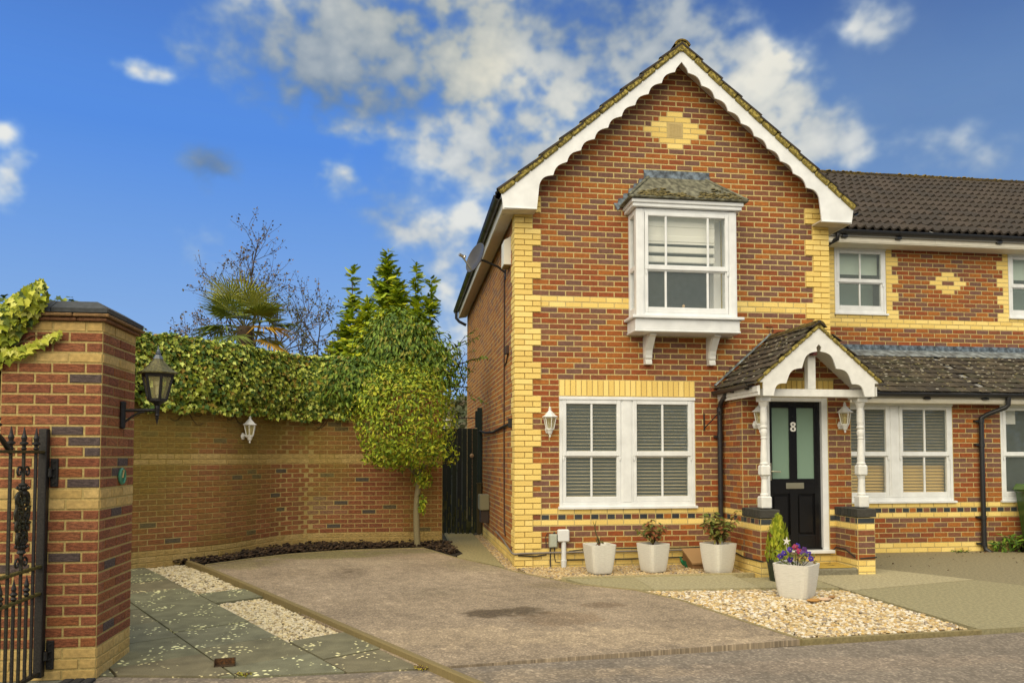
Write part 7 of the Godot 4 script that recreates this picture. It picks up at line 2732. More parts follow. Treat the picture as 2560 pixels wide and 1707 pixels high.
func planter(label: String, at: Vector3, turn: float, w: float, hgt: float, group: String) -> Node3D:
	var g := thing("planter", label, "planter", at, turn, group)
	var b := MB.new()
	var seg := 40
	var rows := 26
	var fz := noise(3.0, 2, int(at.x * 100))
	var ringp := func(y: float, inset: float) -> Array:
		var o: Array = []
		var f := y / hgt
		var half := (w / 2) * (0.70 + 0.30 * pow(f, 0.62)) - inset
		for i in seg:
			var a := TAU * (i + 0.5) / seg
			var c := cos(a)
			var s := sin(a)
			var q := pow(pow(absf(c), 7.0) + pow(absf(s), 7.0), -1.0 / 7.0)
			var wob := 0.0016 * sin(y * 250.0 + 5.0 * fz.get_noise_2d(a * 0.8, y * 3.0)) * fz.get_noise_2d(a * 1.3 + 9.0, y * 9.0) if inset == 0.0 else 0.0
			o.append(Vector3(c * q * (half + wob), y, s * q * (half + wob)))
		return o
	var last: Array = ringp.call(0.0, 0.0)
	for j in rows:
		var nx: Array = ringp.call(hgt * (j + 1) / rows, 0.0)
		for i in seg:
			var k := (i + 1) % seg
			b.quad(last[k], last[i], nx[i], nx[k])
		last = nx
	var inn: Array = ringp.call(hgt, 0.022)
	var dn: Array = ringp.call(hgt - 0.05, 0.026)
	for i in seg:
		var k := (i + 1) % seg
		b.quad(last[k], last[i], inn[i], inn[k])
		b.quad(inn[k], inn[i], dn[i], dn[k])
	obj("pot", b, M.pot, g)
	b = MB.new()
	b.col = cl(0.035, 0.022, 0.013)
	for i in seg:
		var k := (i + 1) % seg
		b.tri(Vector3(0, hgt - 0.04, 0), dn[i], dn[k])
	obj("soil", b, M.concrete, g)
	return g

func shrub(nm: String, label: String, cat: String, at: Vector3, stems: int, h: float, spread: float, leaves: int, size: float, pal: Array, sd: int, singles: int, aspect := 0.42) -> Node3D:
	rng.seed = sd
	var g := thing(nm, label, cat, at)
	var b := MB.new()
	b.col = cl(0.10, 0.055, 0.03)
	var placed: Array = []
	for i in stems:
		var a := TAU * i / stems + r(-0.5, 0.5)
		var sp := spread * r(0.3, 1.0)
		var tip := Vector3(cos(a) * sp, h * r(0.55, 1.0), sin(a) * sp)
		var mid := Vector3(tip.x * 0.35, tip.y * 0.5, tip.z * 0.35) + Vector3(r(-0.02, 0.02), 0, r(-0.02, 0.02))
		var pts: Array = []
		for k in 6:
			var f := k / 5.0
			pts.append(Vector3.ZERO.lerp(mid, f).lerp(mid.lerp(tip, f), f))
		b.tube(pts, 0.006, 5, 0.002)
		for q in int(leaves / float(stems)):
			var f := pow(r(0.0, 1.0), 0.7) * 0.8 + 0.2
			var p := Vector3.ZERO.lerp(mid, f).lerp(mid.lerp(tip, f), f)
			var out := Vector3(r(-1, 1), r(-0.35, 0.9), r(-1, 1)).normalized()
			placed.append([facing(p, (out * 0.35 + Vector3(0, 0.7, 0.35) + rdir() * 0.5), out, size * r(0.65, 1.25)), rng.randi() % pal.size()])
	obj("stem", b, M.bark, g)
	scatter(g, "leaf", "leaves", leaf_mesh(1.0, aspect, 0.25, 0.22), pal, placed, M.leaf, singles)
	return g

func build_things() -> void:
	rng.seed = 951
	planter("white ribbed square planter with a bare twig, leftmost of the row of three", Vector3(0.985, -0.022, 0.56), 0.18, 0.35, 0.36, "white planters along the front wall")
	planter("white ribbed square planter with bronze-green shrub, middle of the row of three", Vector3(1.70, -0.022, 0.53), 0.42, 0.335, 0.355, "white planters along the front wall")
	planter("white ribbed square planter nearest the porch, with the fullest green shrub", Vector3(2.50, -0.028, 0.70), 0.40, 0.365, 0.37, "white planters along the front wall")
	planter("large white ribbed square planter of pansies on the golden gravel", Vector3(2.74, -0.078, 2.26), 0.72, 0.405, 0.37, "")
	var ph := [cl(0.16, 0.14, 0.03), cl(0.11, 0.13, 0.03), cl(0.20, 0.17, 0.04), cl(0.19, 0.065, 0.03), cl(0.23, 0.085, 0.035), cl(0.085, 0.11, 0.025)]
	var t := shrub("twig", "bare twig with a few small leaves in the leftmost planter", "plant", Vector3(0.985, 0.305, 0.56), 5, 0.14, 0.10, 26, 0.045, [cl(0.17, 0.08, 0.035), cl(0.13, 0.11, 0.03)], 41, 26)
	var tw := MB.new()
	tw.col = cl(0.10, 0.10, 0.035)
	tw.tube([Vector3(0, 0, 0), Vector3(-0.02, 0.10, 0), Vector3(-0.055, 0.20, 0.01), Vector3(-0.06, 0.27, 0.01)], 0.009, 6, 0.006)
	tw.tube([Vector3(-0.058, 0.25, 0.01), Vector3(-0.085, 0.32, 0.01)], 0.005, 5, 0.003)
	tw.tube([Vector3(-0.058, 0.25, 0.01), Vector3(-0.045, 0.33, 0.02)], 0.005, 5, 0.003)
	obj("stem", tw, M.bark, t)
	shrub("shrub", "bronze and green leafy shrub growing in the middle planter", "plant", Vector3(1.70, 0.31, 0.53), 13, 0.33, 0.26, 250, 0.075, ph, 42, 150)
	shrub("shrub", "taller bushy green shrub growing in the planter nearest the porch", "plant", Vector3(2.50, 0.32, 0.70), 17, 0.46, 0.29, 380, 0.085, [cl(0.17, 0.18, 0.035), cl(0.12, 0.15, 0.03), cl(0.22, 0.20, 0.05), cl(0.085, 0.115, 0.025), cl(0.20, 0.085, 0.035)], 43, 200)
	# pansies
	rng.seed = 61
	var g := thing("pansies", "purple, violet and magenta pansies flowering in the large white planter", "flowers", Vector3(2.74, 0.255, 2.26))
	var st := MB.new()
	var lv: Array = []
	var n := 0
	for q in [[-0.17, 0.13, 0.02, 0], [-0.11, 0.17, 0.05, 0], [-0.20, 0.09, -0.02, 0], [-0.13, 0.07, 0.09, 0], [-0.01, 0.19, 0.0, 1], [0.02, 0.15, 0.04, 1], [0.04, 0.20, -0.02, 0], [0.06, 0.13, 0.06, 3], [0.15, 0.12, 0.03, 0], [0.17, 0.07, 0.05, 0], [0.14, 0.16, -0.03, 3]]:
		var at := Vector3(q[0] * 0.85, q[1] + 0.02, q[2])
		st.col = cl(0.085, 0.075, 0.03)
		st.tube([Vector3(q[0] * 0.35, 0.0, q[2] * 0.3), Vector3(q[0] * 0.6, q[1] * 0.5, q[2] * 0.6), at], 0.0045, 5, 0.003)
		var fl := MB.new()
		var col: Color = [cl(0.040, 0.010, 0.24), cl(0.26, 0.010, 0.07), cl(0.34, 0.02, 0.10), cl(0.08, 0.015, 0.16)][q[3]]
		for k in 5:
			fl.col = col * r(0.7, 1.25)
			fl.t = facing(at, Vector3(r(-0.5, 0.3), r(0.1, 0.5), 1.0), Vector3.UP, 1.0) * Transform3D(Basis(Vector3.BACK, TAU * k / 5 + 0.3), Vector3.ZERO)
			var lf := leaf_mesh(0.036, 0.040, -0.2, 0.2)
			fl.add(lf, fl.t)
			for z in range(fl.c.size() - lf.v.size(), fl.c.size()):
				fl.c[z] = fl.col
		fl.t = Transform3D(Basis(), at + Vector3(0, 0, 0.006))
		fl.col = cl(0.7, 0.45, 0.03) if q[3] != 3 else cl(0.08, 0.03, 0.1)
		fl.lathe([[0.0, -0.005], [0.006, 0.0], [0.0, 0.005]], 6, Vector3.ZERO)
		obj("flower", fl, M.petal, g)
	for i in 90:
		var a := r(0, TAU)
		var rr := sqrt(r(0, 1)) * 0.17
		lv.append([facing(Vector3(cos(a) * rr * 1.2, r(0.03, 0.17), sin(a) * rr), Vector3(r(-0.5, 0.5), 0.6, 0.6), rdir(), r(0.03, 0.06)), rng.randi() % 4])
	obj("stem", st, M.bark, g)
	scatter(g, "leaf", "leaves", leaf_mesh(1.0, 0.5, 0.2, 0.3), [cl(0.11, 0.13, 0.03), cl(0.17, 0.16, 0.05), cl(0.075, 0.10, 0.02), cl(0.14, 0.08, 0.04)], lv, M.leaf, 90)
	# dwarf conifer in a dark pot behind the planter
	g = thing("flower_pot", "dark plastic flower pot holding the dwarf conifer beside the left porch pier", "pot", Vector3(2.935, -0.035, 1.42))
	var b := MB.new()
	b.col = cl(0.022, 0.028, 0.016)
	b.lathe([[0.0, 0.0], [0.085, 0.0], [0.115, 0.23], [0.125, 0.23], [0.125, 0.26], [0.11, 0.26], [0.105, 0.22], [0.0, 0.22]], 24, Vector3.ZERO)
	obj("pot", b, M.gloss, g)
	rng.seed = 62
	g = thing("dwarf_conifer", "small lime green dwarf conifer in a pot in front of the door", "conifer", Vector3(2.955, 0.19, 1.42))
	var pl: Array = []
	for i in 620:
		var f := pow(r(0, 1), 0.85)
		var rad := 0.175 * pow(1.0 - f, 0.62) * (0.6 + 0.55 * f + 0.3)
		rad = minf(rad, 0.16) * sqrt(r(0.25, 1.0))
		var a := r(0, TAU)
		var p := Vector3(cos(a) * rad, f * 0.50, sin(a) * rad)
		pl.append([facing(p, Vector3(cos(a), 0.15, sin(a)) + rdir() * 0.5, Vector3(cos(a) * 0.35, 1.0, sin(a) * 0.35) + rdir() * 0.2, r(0.055, 0.10)), rng.randi() % 4])
	scatter(g, "spray", "foliage", feather_mesh(5), [cl(0.34, 0.38, 0.025), cl(0.42, 0.44, 0.035), cl(0.26, 0.32, 0.02), cl(0.20, 0.26, 0.02)], pl, M.leaf, 120)
	b = MB.new()
	b.col = cl(0.10, 0.06, 0.03)
	b.tube([Vector3(0, -0.05, 0), Vector3(0, 0.35, 0)], 0.012, 6, 0.005)
	obj("trunk", b, M.bark, g)
	g = thing("star_ornament", "white star ornament on a thin stick in the dwarf conifer", "ornament", Vector3(2.99, 0.45, 1.56))
	b = MB.new()
	b.col = cl(0.72, 0.70, 0.66)
	var sp := PackedVector2Array()
	for i in 10:
		var a := TAU * i / 10 + 0.1
		var rr := 0.052 if i % 2 == 0 else 0.018
		sp.append(Vector2(sin(a) * rr, cos(a) * rr))
	b.extr(sp, -0.004, 0.004)
	obj("star", b, M.plain, g)
	b = MB.new()
	b.col = cl(0.5, 0.48, 0.42)
	b.tube([Vector3(0, -0.02, -0.004), Vector3(0.0, -0.26, -0.01)], 0.003, 5)
	obj("stick", b, M.plain, g)
	# stones at the foot of the planter
	for q in [["flat orange-brown stone lying against the foot of the large planter", 2.78, 2.56, 0.11, cl(0.46, 0.25, 0.07), 0.5, 1.0], ["pale pink stone beside the flat orange one at the planter's foot", 2.92, 2.52, 0.085, cl(0.62, 0.45, 0.30), 0.65, 0.9], ["round brown stone at the right foot of the large planter", 3.06, 2.42, 0.06, cl(0.36, 0.20, 0.08), 0.8, 0.9]]:
		rng.seed = int(q[1] * 100)
		var m := stone_mesh(int(q[1] * 100))
		m.c.fill(q[4])
		var o := obj("stone", m, M.stone)
		o.transform = Transform3D(Basis(Vector3.UP, 0.3).scaled(Vector3(q[3] * 1.5, q[3] * q[5], q[3])), Vector3(q[1], gy(q[2]) + 0.02, q[2]))
		tag(o, q[0], "stone")
	# brown meter housing with a sloping lid
	g = thing("meter_housing", "brown box with sloping lid against the wall, behind the third planter", "box", Vector3(2.32, -0.03, 0.05))
	b = MB.new()
	b.col = cl(0.23, 0.125, 0.05)
	b.extr(PackedVector2Array([Vector2(0, 0), Vector2(0.36, 0), Vector2(0.36, 0.075), Vector2(0, 0.215)]), -0.17, 0.17)
	b.t = Transform3D.IDENTITY
	var o := obj("case", b, M.plain, g)
	o.transform = Transform3D(Basis(Vector3(0, 0, 1), Vector3.UP, Vector3(-1, 0, 0)), Vector3(0.12, 0, 0))
	b = MB.new()
	b.col = cl(0.36, 0.22, 0.10)
	b.hexa([Vector3(-0.065, 0.215, -0.005), Vector3(0.305, 0.215, -0.005), Vector3(0.305, 0.07, 0.385), Vector3(-0.065, 0.07, 0.385), Vector3(-0.065, 0.235, -0.005), Vector3(0.305, 0.235, -0.005), Vector3(0.305, 0.09, 0.388), Vector3(-0.065, 0.09, 0.388)])
	obj("lid", b, M.plain, g)
	# green bird stake
	g = thing("bird_ornament", "small green bird ornament standing in the gravel beside the brown box", "ornament", Vector3(2.19, -0.02, 0.30))
	b = MB.new()
	b.col = cl(0.01, 0.16, 0.055)
	b.t = Transform3D(Basis(Vector3.BACK, 0.42), Vector3(0, 0.03, 0))
	b.lathe([[0.0, 0.0], [0.016, 0.015], [0.022, 0.05], [0.019, 0.075], [0.011, 0.09], [0.015, 0.105], [0.010, 0.12], [0.0, 0.126]], 10, Vector3.ZERO)
	obj("body", b, M.gloss, g)
	b = MB.new()
	b.col = cl(0.02, 0.018, 0.015)
	b.tube([Vector3(-0.048, 0.135, 0), Vector3(-0.085, 0.15, 0)], 0.004, 5, 0.001)
	obj("beak", b, M.gloss, g)
	b = MB.new()
	b.col = cl(0.008, 0.09, 0.04)
	b.extr(PackedVector2Array([Vector2(0.0, 0.03), Vector2(0.03, 0.0), Vector2(0.05, 0.005), Vector2(0.02, 0.09), Vector2(-0.02, 0.10)]), -0.022, 0.022)
	obj("wing", b, M.gloss, g)
	# door mat with flying birds
	g = thing("door_mat", "yellow coir door mat with dark flying birds on the front step", "door mat", Vector3(3.66, 0.0565, 0.90))
	obj("mat", box_mb(Vector3(-0.44, 0, -0.20), Vector3(0.43, 0.014, 0.215), 0.005, cl(0.85, 0.56, 0.085)), tri_tex(mat("coir", Color.WHITE, 0.95), tex.fine, Vector3(9, 9, 9), 0.3), g)
	for q in [[-0.22, -0.08], [-0.28, 0.07], [-0.02, 0.15], [0.06, -0.01], [0.02, -0.14], [0.24, 0.06], [0.27, -0.09]]:
		b = MB.new()
		b.col = cl(0.035, 0.018, 0.012)
		var wing := PackedVector2Array([Vector2(-0.055, 0.012), Vector2(-0.02, 0.018), Vector2(0.0, 0.006), Vector2(0.02, 0.018), Vector2(0.055, 0.012), Vector2(0.022, -0.004), Vector2(0.004, -0.022), Vector2(-0.004, -0.022), Vector2(-0.022, -0.004)])
		b.t = Transform3D(Basis(Vector3.RIGHT, -PI / 2), Vector3.ZERO)
		b.extr(wing, 0.0, 0.002)
		var p := obj("bird_print", b, M.concrete, g)
		p.position = Vector3(q[0], 0.0135, q[1])
	# rusty little tin lying on the slabs
	g = thing("gate_stop_box", "small rusty steel gate-stop box let into the slab joint near the street", "box", Vector3(-2.80, gy(4.13), 4.13), 0.16)
	b = MB.new()
	b.col = cl(0.115, 0.065, 0.022)
	for q in [[Vector3(-0.075, 0, -0.035), Vector3(0.075, 0.05, -0.028)], [Vector3(-0.075, 0, -0.035), Vector3(-0.068, 0.05, 0.035)], [Vector3(0.068, 0, -0.035), Vector3(0.075, 0.05, 0.035)], [Vector3(-0.075, 0.0, -0.035), Vector3(0.075, 0.006, 0.035)]]:
		b.box(q[0], q[1], 0.001)
	obj("case", b, M.iron, g)
	obj("lining", box_mb(Vector3(-0.067, 0.006, -0.0278), Vector3(0.067, 0.046, -0.022), 0.0, cl(0.20, 0.085, 0.02)), M.iron, g)
	# wheelie bin at the right edge
	g = thing("wheelie_bin", "green wheelie bin by the neighbour's window, cut off by the right edge", "bin", Vector3(8.02, 0.0, -0.17), -0.1)
	b = MB.new()
	b.col = cl(0.030, 0.075, 0.018)
	b.hexa([Vector3(-0.23, 0.10, -0.26), Vector3(0.23, 0.10, -0.26), Vector3(0.23, 0.06, 0.24), Vector3(-0.23, 0.06, 0.24), Vector3(-0.29, 0.93, -0.33), Vector3(0.29, 0.93, -0.33), Vector3(0.29, 0.93, 0.33), Vector3(-0.29, 0.93, 0.33)])
	b.box(Vector3(-0.305, 0.90, -0.345), Vector3(0.305, 0.945, 0.345), 0.012)
	obj("body", b, M.gloss, g)
	b = MB.new()
	b.col = cl(0.075, 0.15, 0.025)
	b.hexa([Vector3(-0.31, 0.945, -0.36), Vector3(0.31, 0.945, -0.36), Vector3(0.31, 0.945, 0.37), Vector3(-0.31, 0.945, 0.37), Vector3(-0.27, 1.03, -0.34), Vector3(0.27, 1.03, -0.34), Vector3(0.27, 0.985, 0.33), Vector3(-0.27, 0.985, 0.33)])
	obj("lid", b, M.gloss, g)
	for s in [-1, 1]:
		b = MB.new()
		b.col = cl(0.012, 0.012, 0.012)
		b.lathe([[0.0, -0.022], [0.085, -0.022], [0.10, -0.012], [0.10, 0.012], [0.085, 0.022], [0.0, 0.022]], 20, Vector3.ZERO)
		obj("wheel", b, M.plastic, g).transform = Transform3D(Basis(Vector3.BACK, PI / 2), Vector3(s * 0.27, 0.10, -0.25))
	obj("handle", box_mb(Vector3(-0.27, 0.94, -0.42), Vector3(0.27, 0.975, -0.385), 0.01, cl(0.03, 0.07, 0.018)), M.gloss, g)
	# weeds along the wall on the right
	var gp := [cl(0.10, 0.20, 0.02), cl(0.15, 0.25, 0.025), cl(0.07, 0.14, 0.02)]
	var wp := "weeds at the foot of the wall"
	shrub("weed", "small clump of green weeds beside the right-hand downpipe's foot", "weed", Vector3(7.45, -0.01, -0.50), 10, 0.20, 0.15, 70, 0.10, gp, 71, 70, 0.25).set_meta("group", wp)
	shrub("weed", "large tuft of bright green weeds against the wall beside the wheelie bin", "weed", Vector3(7.72, -0.01, -0.48), 14, 0.30, 0.22, 120, 0.12, gp, 72, 120, 0.25).set_meta("group", wp)
	shrub("weed", "tiny sparse weed at the wall foot left of the right-hand downpipe", "weed", Vector3(6.85, -0.01, -0.55), 6, 0.07, 0.16, 30, 0.06, gp, 73, 30, 0.25).set_meta("group", wp)
	shrub("moss_tuft", "yellow-green moss tuft at the street edge beside the rusty box", "moss", Vector3(-2.62, gy(4.4) - 0.005, 4.40), 12, 0.03, 0.07, 80, 0.022, [cl(0.30, 0.30, 0.03), cl(0.22, 0.26, 0.03), cl(0.36, 0.30, 0.04)], 74, 0)
	shrub("moss_tuft", "golden moss tuft where kerb edging meets the street", "moss", Vector3(-1.33, gy(4.37) - 0.005, 4.37), 12, 0.025, 0.12, 80, 0.022, [cl(0.42, 0.32, 0.04), cl(0.30, 0.26, 0.04), cl(0.36, 0.30, 0.04)], 75, 0)
	# fallen leaves
	var lw: Array = []
	for i in 60:
		var x := r(6.6, 8.6)
		lw.append([facing(Vector3(x, 0.018, r(-0.6, -0.35)), Vector3(0, 1, 0) + rdir() * 0.4, rdir(), r(0.03, 0.06)), rng.randi() % 3])
	for i in 40:
		var x := r(4.7, 8.5)
		lw.append([facing(Vector3(x, 0.016, r(-0.3, 1.2)), Vector3(0, 1, 0) + rdir() * 0.3, rdir(), r(0.02, 0.045)), rng.randi() % 3])
	var fl := Node3D.new()
	fl.name = "fallen_leaves"
	add_child(fl)
	tag(fl, "dry brown fallen leaves along the wall foot on the hard standing", "leaves", "", "stuff")
	scatter(fl, "leaf", "dry_leaves", leaf_mesh(1.0, 0.5, 0.3, 0.4), [cl(0.10, 0.045, 0.02), cl(0.06, 0.03, 0.015), cl(0.16, 0.085, 0.03)], lw, M.leaf)

func feather_mesh(pairs: int) -> MB:      # a flat conifer spray, 1 long, along +y
	var b := MB.new()
	b.tri(Vector3(-0.05, 0, 0), Vector3(0.05, 0, 0), Vector3(0, 1, 0))
	for i in pairs:
		var f := (i + 0.6) / (pairs + 0.6)
		var l := 0.42 * (1.0 - f * 0.72)
		for s in [-1.0, 1.0]:
			var a := Vector3(0, f - 0.13, 0)
			var c := Vector3(0, f + 0.07, 0)
			var t := Vector3(s * l * 0.75, f + l * 0.85, -0.08 * l)
			if s > 0:
				b.tri(a, t, c)
			else:
				b.tri(a, c, t)
	return b


# ------------------------------------------------------------------ vegetation
func shell_leaf(c: Vector3, rad: Vector3, n: FastNoiseLite, thick: float, amp := 1.0) -> Array:      # a point near the lumpy surface of an ellipsoid and its outward normal
	var d := rdir()
	var lump := 1.0 + amp * (0.30 * n.get_noise_3dv(d * 1.4) + 0.16 * n.get_noise_3dv(d * 4.0))
	var k := lump * (1.0 - thick * pow(r(0, 1), 1.6))
	return [c + d * rad * k, (d / rad).normalized()]

func branch(b: MB, p: Vector3, dir: Vector3, l: float, rad: float, depth: int, tips: Array, bend := 0.35, split := 2) -> void:
	var pts := [p]
	var d := dir
	var n := 4
	for i in n:
		d = (d + rdir() * bend * 0.35 + Vector3(0, 0.05, 0)).normalized()
		pts.append(pts[-1] + d * l / n)
	b.tube(pts, maxf(rad, 0.005), 5 if depth > 1 else 3, maxf(rad * 0.55, 0.004))
	if depth == 0:
		for q in pts.slice(1):
			tips.append([q, d])
		return
	for i in split + (1 if rng.randf() < 0.5 else 0):
		var at: Vector3 = pts[rng.randi_range(2, n)]
		var nd := (d + rdir() * 0.85).normalized()
		branch(b, at, nd, l * r(0.6, 0.85), rad * 0.55, depth - 1, tips, bend, split)

func build_ball_tree() -> void:
	rng.seed = 1101
	var g := thing("standard_tree", "round-headed small leafy tree on a bare trunk against the garden wall", "tree")
	var b := MB.new()
	b.col = cl(0.28, 0.24, 0.13)
	b.tube([Vector3(-1.225, -0.05, -2.36), Vector3(-1.25, 0.05, -2.36), Vector3(-1.262, 0.25, -2.36), Vector3(-1.27, 0.55, -2.35), Vector3(-1.262, 0.78, -2.34), Vector3(-1.235, 1.0, -2.33), Vector3(-1.22, 1.25, -2.28)], 0.056, 9, 0.042)
	for q in [[-1.5, 1.7, -2.1], [-1.0, 1.6, -2.2], [-1.3, 1.9, -2.0], [-1.75, 1.75, -2.1], [-0.95, 1.35, -2.25]]:
		b.tube([Vector3(-1.225, 1.1, -2.31), Vector3(lerpf(-1.22, q[0], 0.4), 1.3, -2.26), Vector3(q[0], q[1], q[2])], 0.026, 6, 0.010)
	obj("trunk", b, M.bark, g)
	var n := noise(1.0, 3, 21)
	var pal := [cl(0.202, 0.277, 0.019), cl(0.273, 0.355, 0.023), cl(0.352, 0.422, 0.028), cl(0.132, 0.204, 0.016), cl(0.091, 0.156, 0.016), cl(0.422, 0.444, 0.035), cl(0.299, 0.266, 0.030)]
	var leaves: Array = []
	for i in 7200:
		var q: Array
		if i < 5600:
			q = shell_leaf(Vector3(-1.47, 2.08, -1.98), Vector3(0.79, 0.84, 0.66), n, 0.30, 0.5)
			if q[0].y < 1.42 and q[0].x > -1.25 and rng.randf() < 0.8:
				continue
		elif i < 6300:
			q = shell_leaf(Vector3(-1.74, 1.48, -1.95), Vector3(0.36, 0.24, 0.36), n, 0.5)
		elif i < 6700:
			q = shell_leaf(Vector3(-0.98, 1.52, -2.05), Vector3(0.36, 0.26, 0.34), n, 0.6)
		elif i < 6980:
			q = shell_leaf(Vector3(-1.18, 1.14, -2.28), Vector3(0.16, 0.20, 0.15), n, 0.7)
		else:
			q = shell_leaf(Vector3(-1.18, 0.70, -2.30), Vector3(0.06, 0.16, 0.06), n, 0.8)
			if rng.randf() < 0.6:
				continue
		var out: Vector3 = q[1]
		var low: float = clampf((2.0 - q[0].y) * 0.5, 0.0, 1.0)
		var dirn := (Vector3(0, -0.55, 0) + rdir() * 0.9 + out * 0.3)
		var ci := rng.randi() % 7
		leaves.append([facing(q[0], out * 0.8 + Vector3(0, 0.35, 0) + rdir() * 0.55, dirn, r(0.046, 0.082)), ci])
	scatter(g, "leaf", "crown_leaves", leaf_mesh(1.0, 0.45, 0.28, 0.25), pal, leaves, M.leaf, 300)

func build_ivy_hedge() -> void:
	rng.seed = 1201
	var g := thing("ivy_hedge", "long clipped hedge of variegated ivy covering the top of the garden wall", "ivy")
	var L: float = wall_path[-1][2]
	var n := noise(0.9, 3, 31)
	var pal := [cl(0.310, 0.378, 0.038), cl(0.435, 0.486, 0.065), cl(0.202, 0.270, 0.032), cl(0.116, 0.180, 0.027), cl(0.070, 0.126, 0.023), cl(0.528, 0.576, 0.108), cl(0.652, 0.738, 0.184), cl(0.310, 0.216, 0.038), cl(0.078, 0.154, 0.038)]
	var leaves: Array = []
	var s1 := L - 1.55
	for i in 15000:
		var s := r(0.9, s1)
		var m: Array = wall_at(s)
		var lump := n.get_noise_2d(s * 1.2, 0.0)
		var lump2 := n.get_noise_2d(s * 3.0, 7.0)
		var top := 3.06 + 0.05 * lump2
		var bot := lerpf(2.24, 2.10, clampf((s - 2.0) / 4.0, 0, 1)) + 0.10 * lump + 0.04 * lump2
		var u := r(0, 1)
		var p: Vector3
		var out: Vector3
		if u < 0.72:      # front
			var f := r(0, 1)
			var y := lerpf(bot, top, f)
			var bulge := 0.30 + 0.06 * n.get_noise_2d(s * 2.2, y * 2.2 + 3.0) - 0.16 * pow(absf(f - 0.55) * 1.9, 3.0)
			p = m[0] + m[2] * (bulge - absf(r(-1, 1)) * 0.09) + Vector3(0, y, 0)
			out = m[2] + Vector3(0, lerpf(-0.5, 0.7, f), 0)
		elif u < 0.94:    # top
			p = m[0] + m[2] * r(-0.45, 0.28) + Vector3(0, top - absf(r(-0.05, 0.06)), 0)
			out = Vector3(0, 1, 0) + m[2] * 0.4
		else:             # trailing ends below
			p = m[0] + m[2] * r(0.04, 0.24) + Vector3(0, bot - absf(r(0, 0.10)), 0)
			out = m[2] + Vector3(0, -0.2, 0)
		out = out.normalized()
		leaves.append([facing(p, out + rdir() * 0.75 + Vector3(0, 0.25, 0), Vector3(0, -1, 0) + rdir() * 0.9, r(0.036, 0.075)), rng.randi() % pal.size()])
	scatter(g, "leaf", "ivy_leaves", ivy_mesh(), pal, leaves, M.leaf, 300)
	# the dark mass of stems inside
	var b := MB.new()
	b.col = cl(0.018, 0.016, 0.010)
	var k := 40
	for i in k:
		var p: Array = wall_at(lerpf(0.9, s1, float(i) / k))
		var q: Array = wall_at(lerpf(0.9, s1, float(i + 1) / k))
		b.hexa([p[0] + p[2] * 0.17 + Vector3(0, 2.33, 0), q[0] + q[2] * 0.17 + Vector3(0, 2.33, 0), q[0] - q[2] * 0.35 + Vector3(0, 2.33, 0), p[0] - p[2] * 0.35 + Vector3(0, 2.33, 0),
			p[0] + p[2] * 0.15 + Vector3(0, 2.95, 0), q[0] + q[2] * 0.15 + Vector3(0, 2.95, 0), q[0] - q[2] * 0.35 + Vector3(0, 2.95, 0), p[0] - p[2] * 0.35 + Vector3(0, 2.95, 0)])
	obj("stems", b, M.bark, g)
	# a few bare runners that cling to the bricks below
	b = MB.new()
	b.col = cl(0.05, 0.033, 0.02)
	for i in 16:
		var s := r(2.2, s1)
		var y := r(2.0, 2.2)
		var pts: Array = []
		var sg := 1.0 if rng.randf() < 0.5 else -1.0
		for j in 5:
			var m: Array = wall_at(s + sg * j * 0.05)
			pts.append(m[0] + m[2] * 0.014 + Vector3(0, y - 0.12 * sin(j / 4.0 * PI * 0.8) - j * 0.012, 0))
		b.tube(pts, 0.005, 5, 0.003)
	obj("runner", b, M.bark, g)

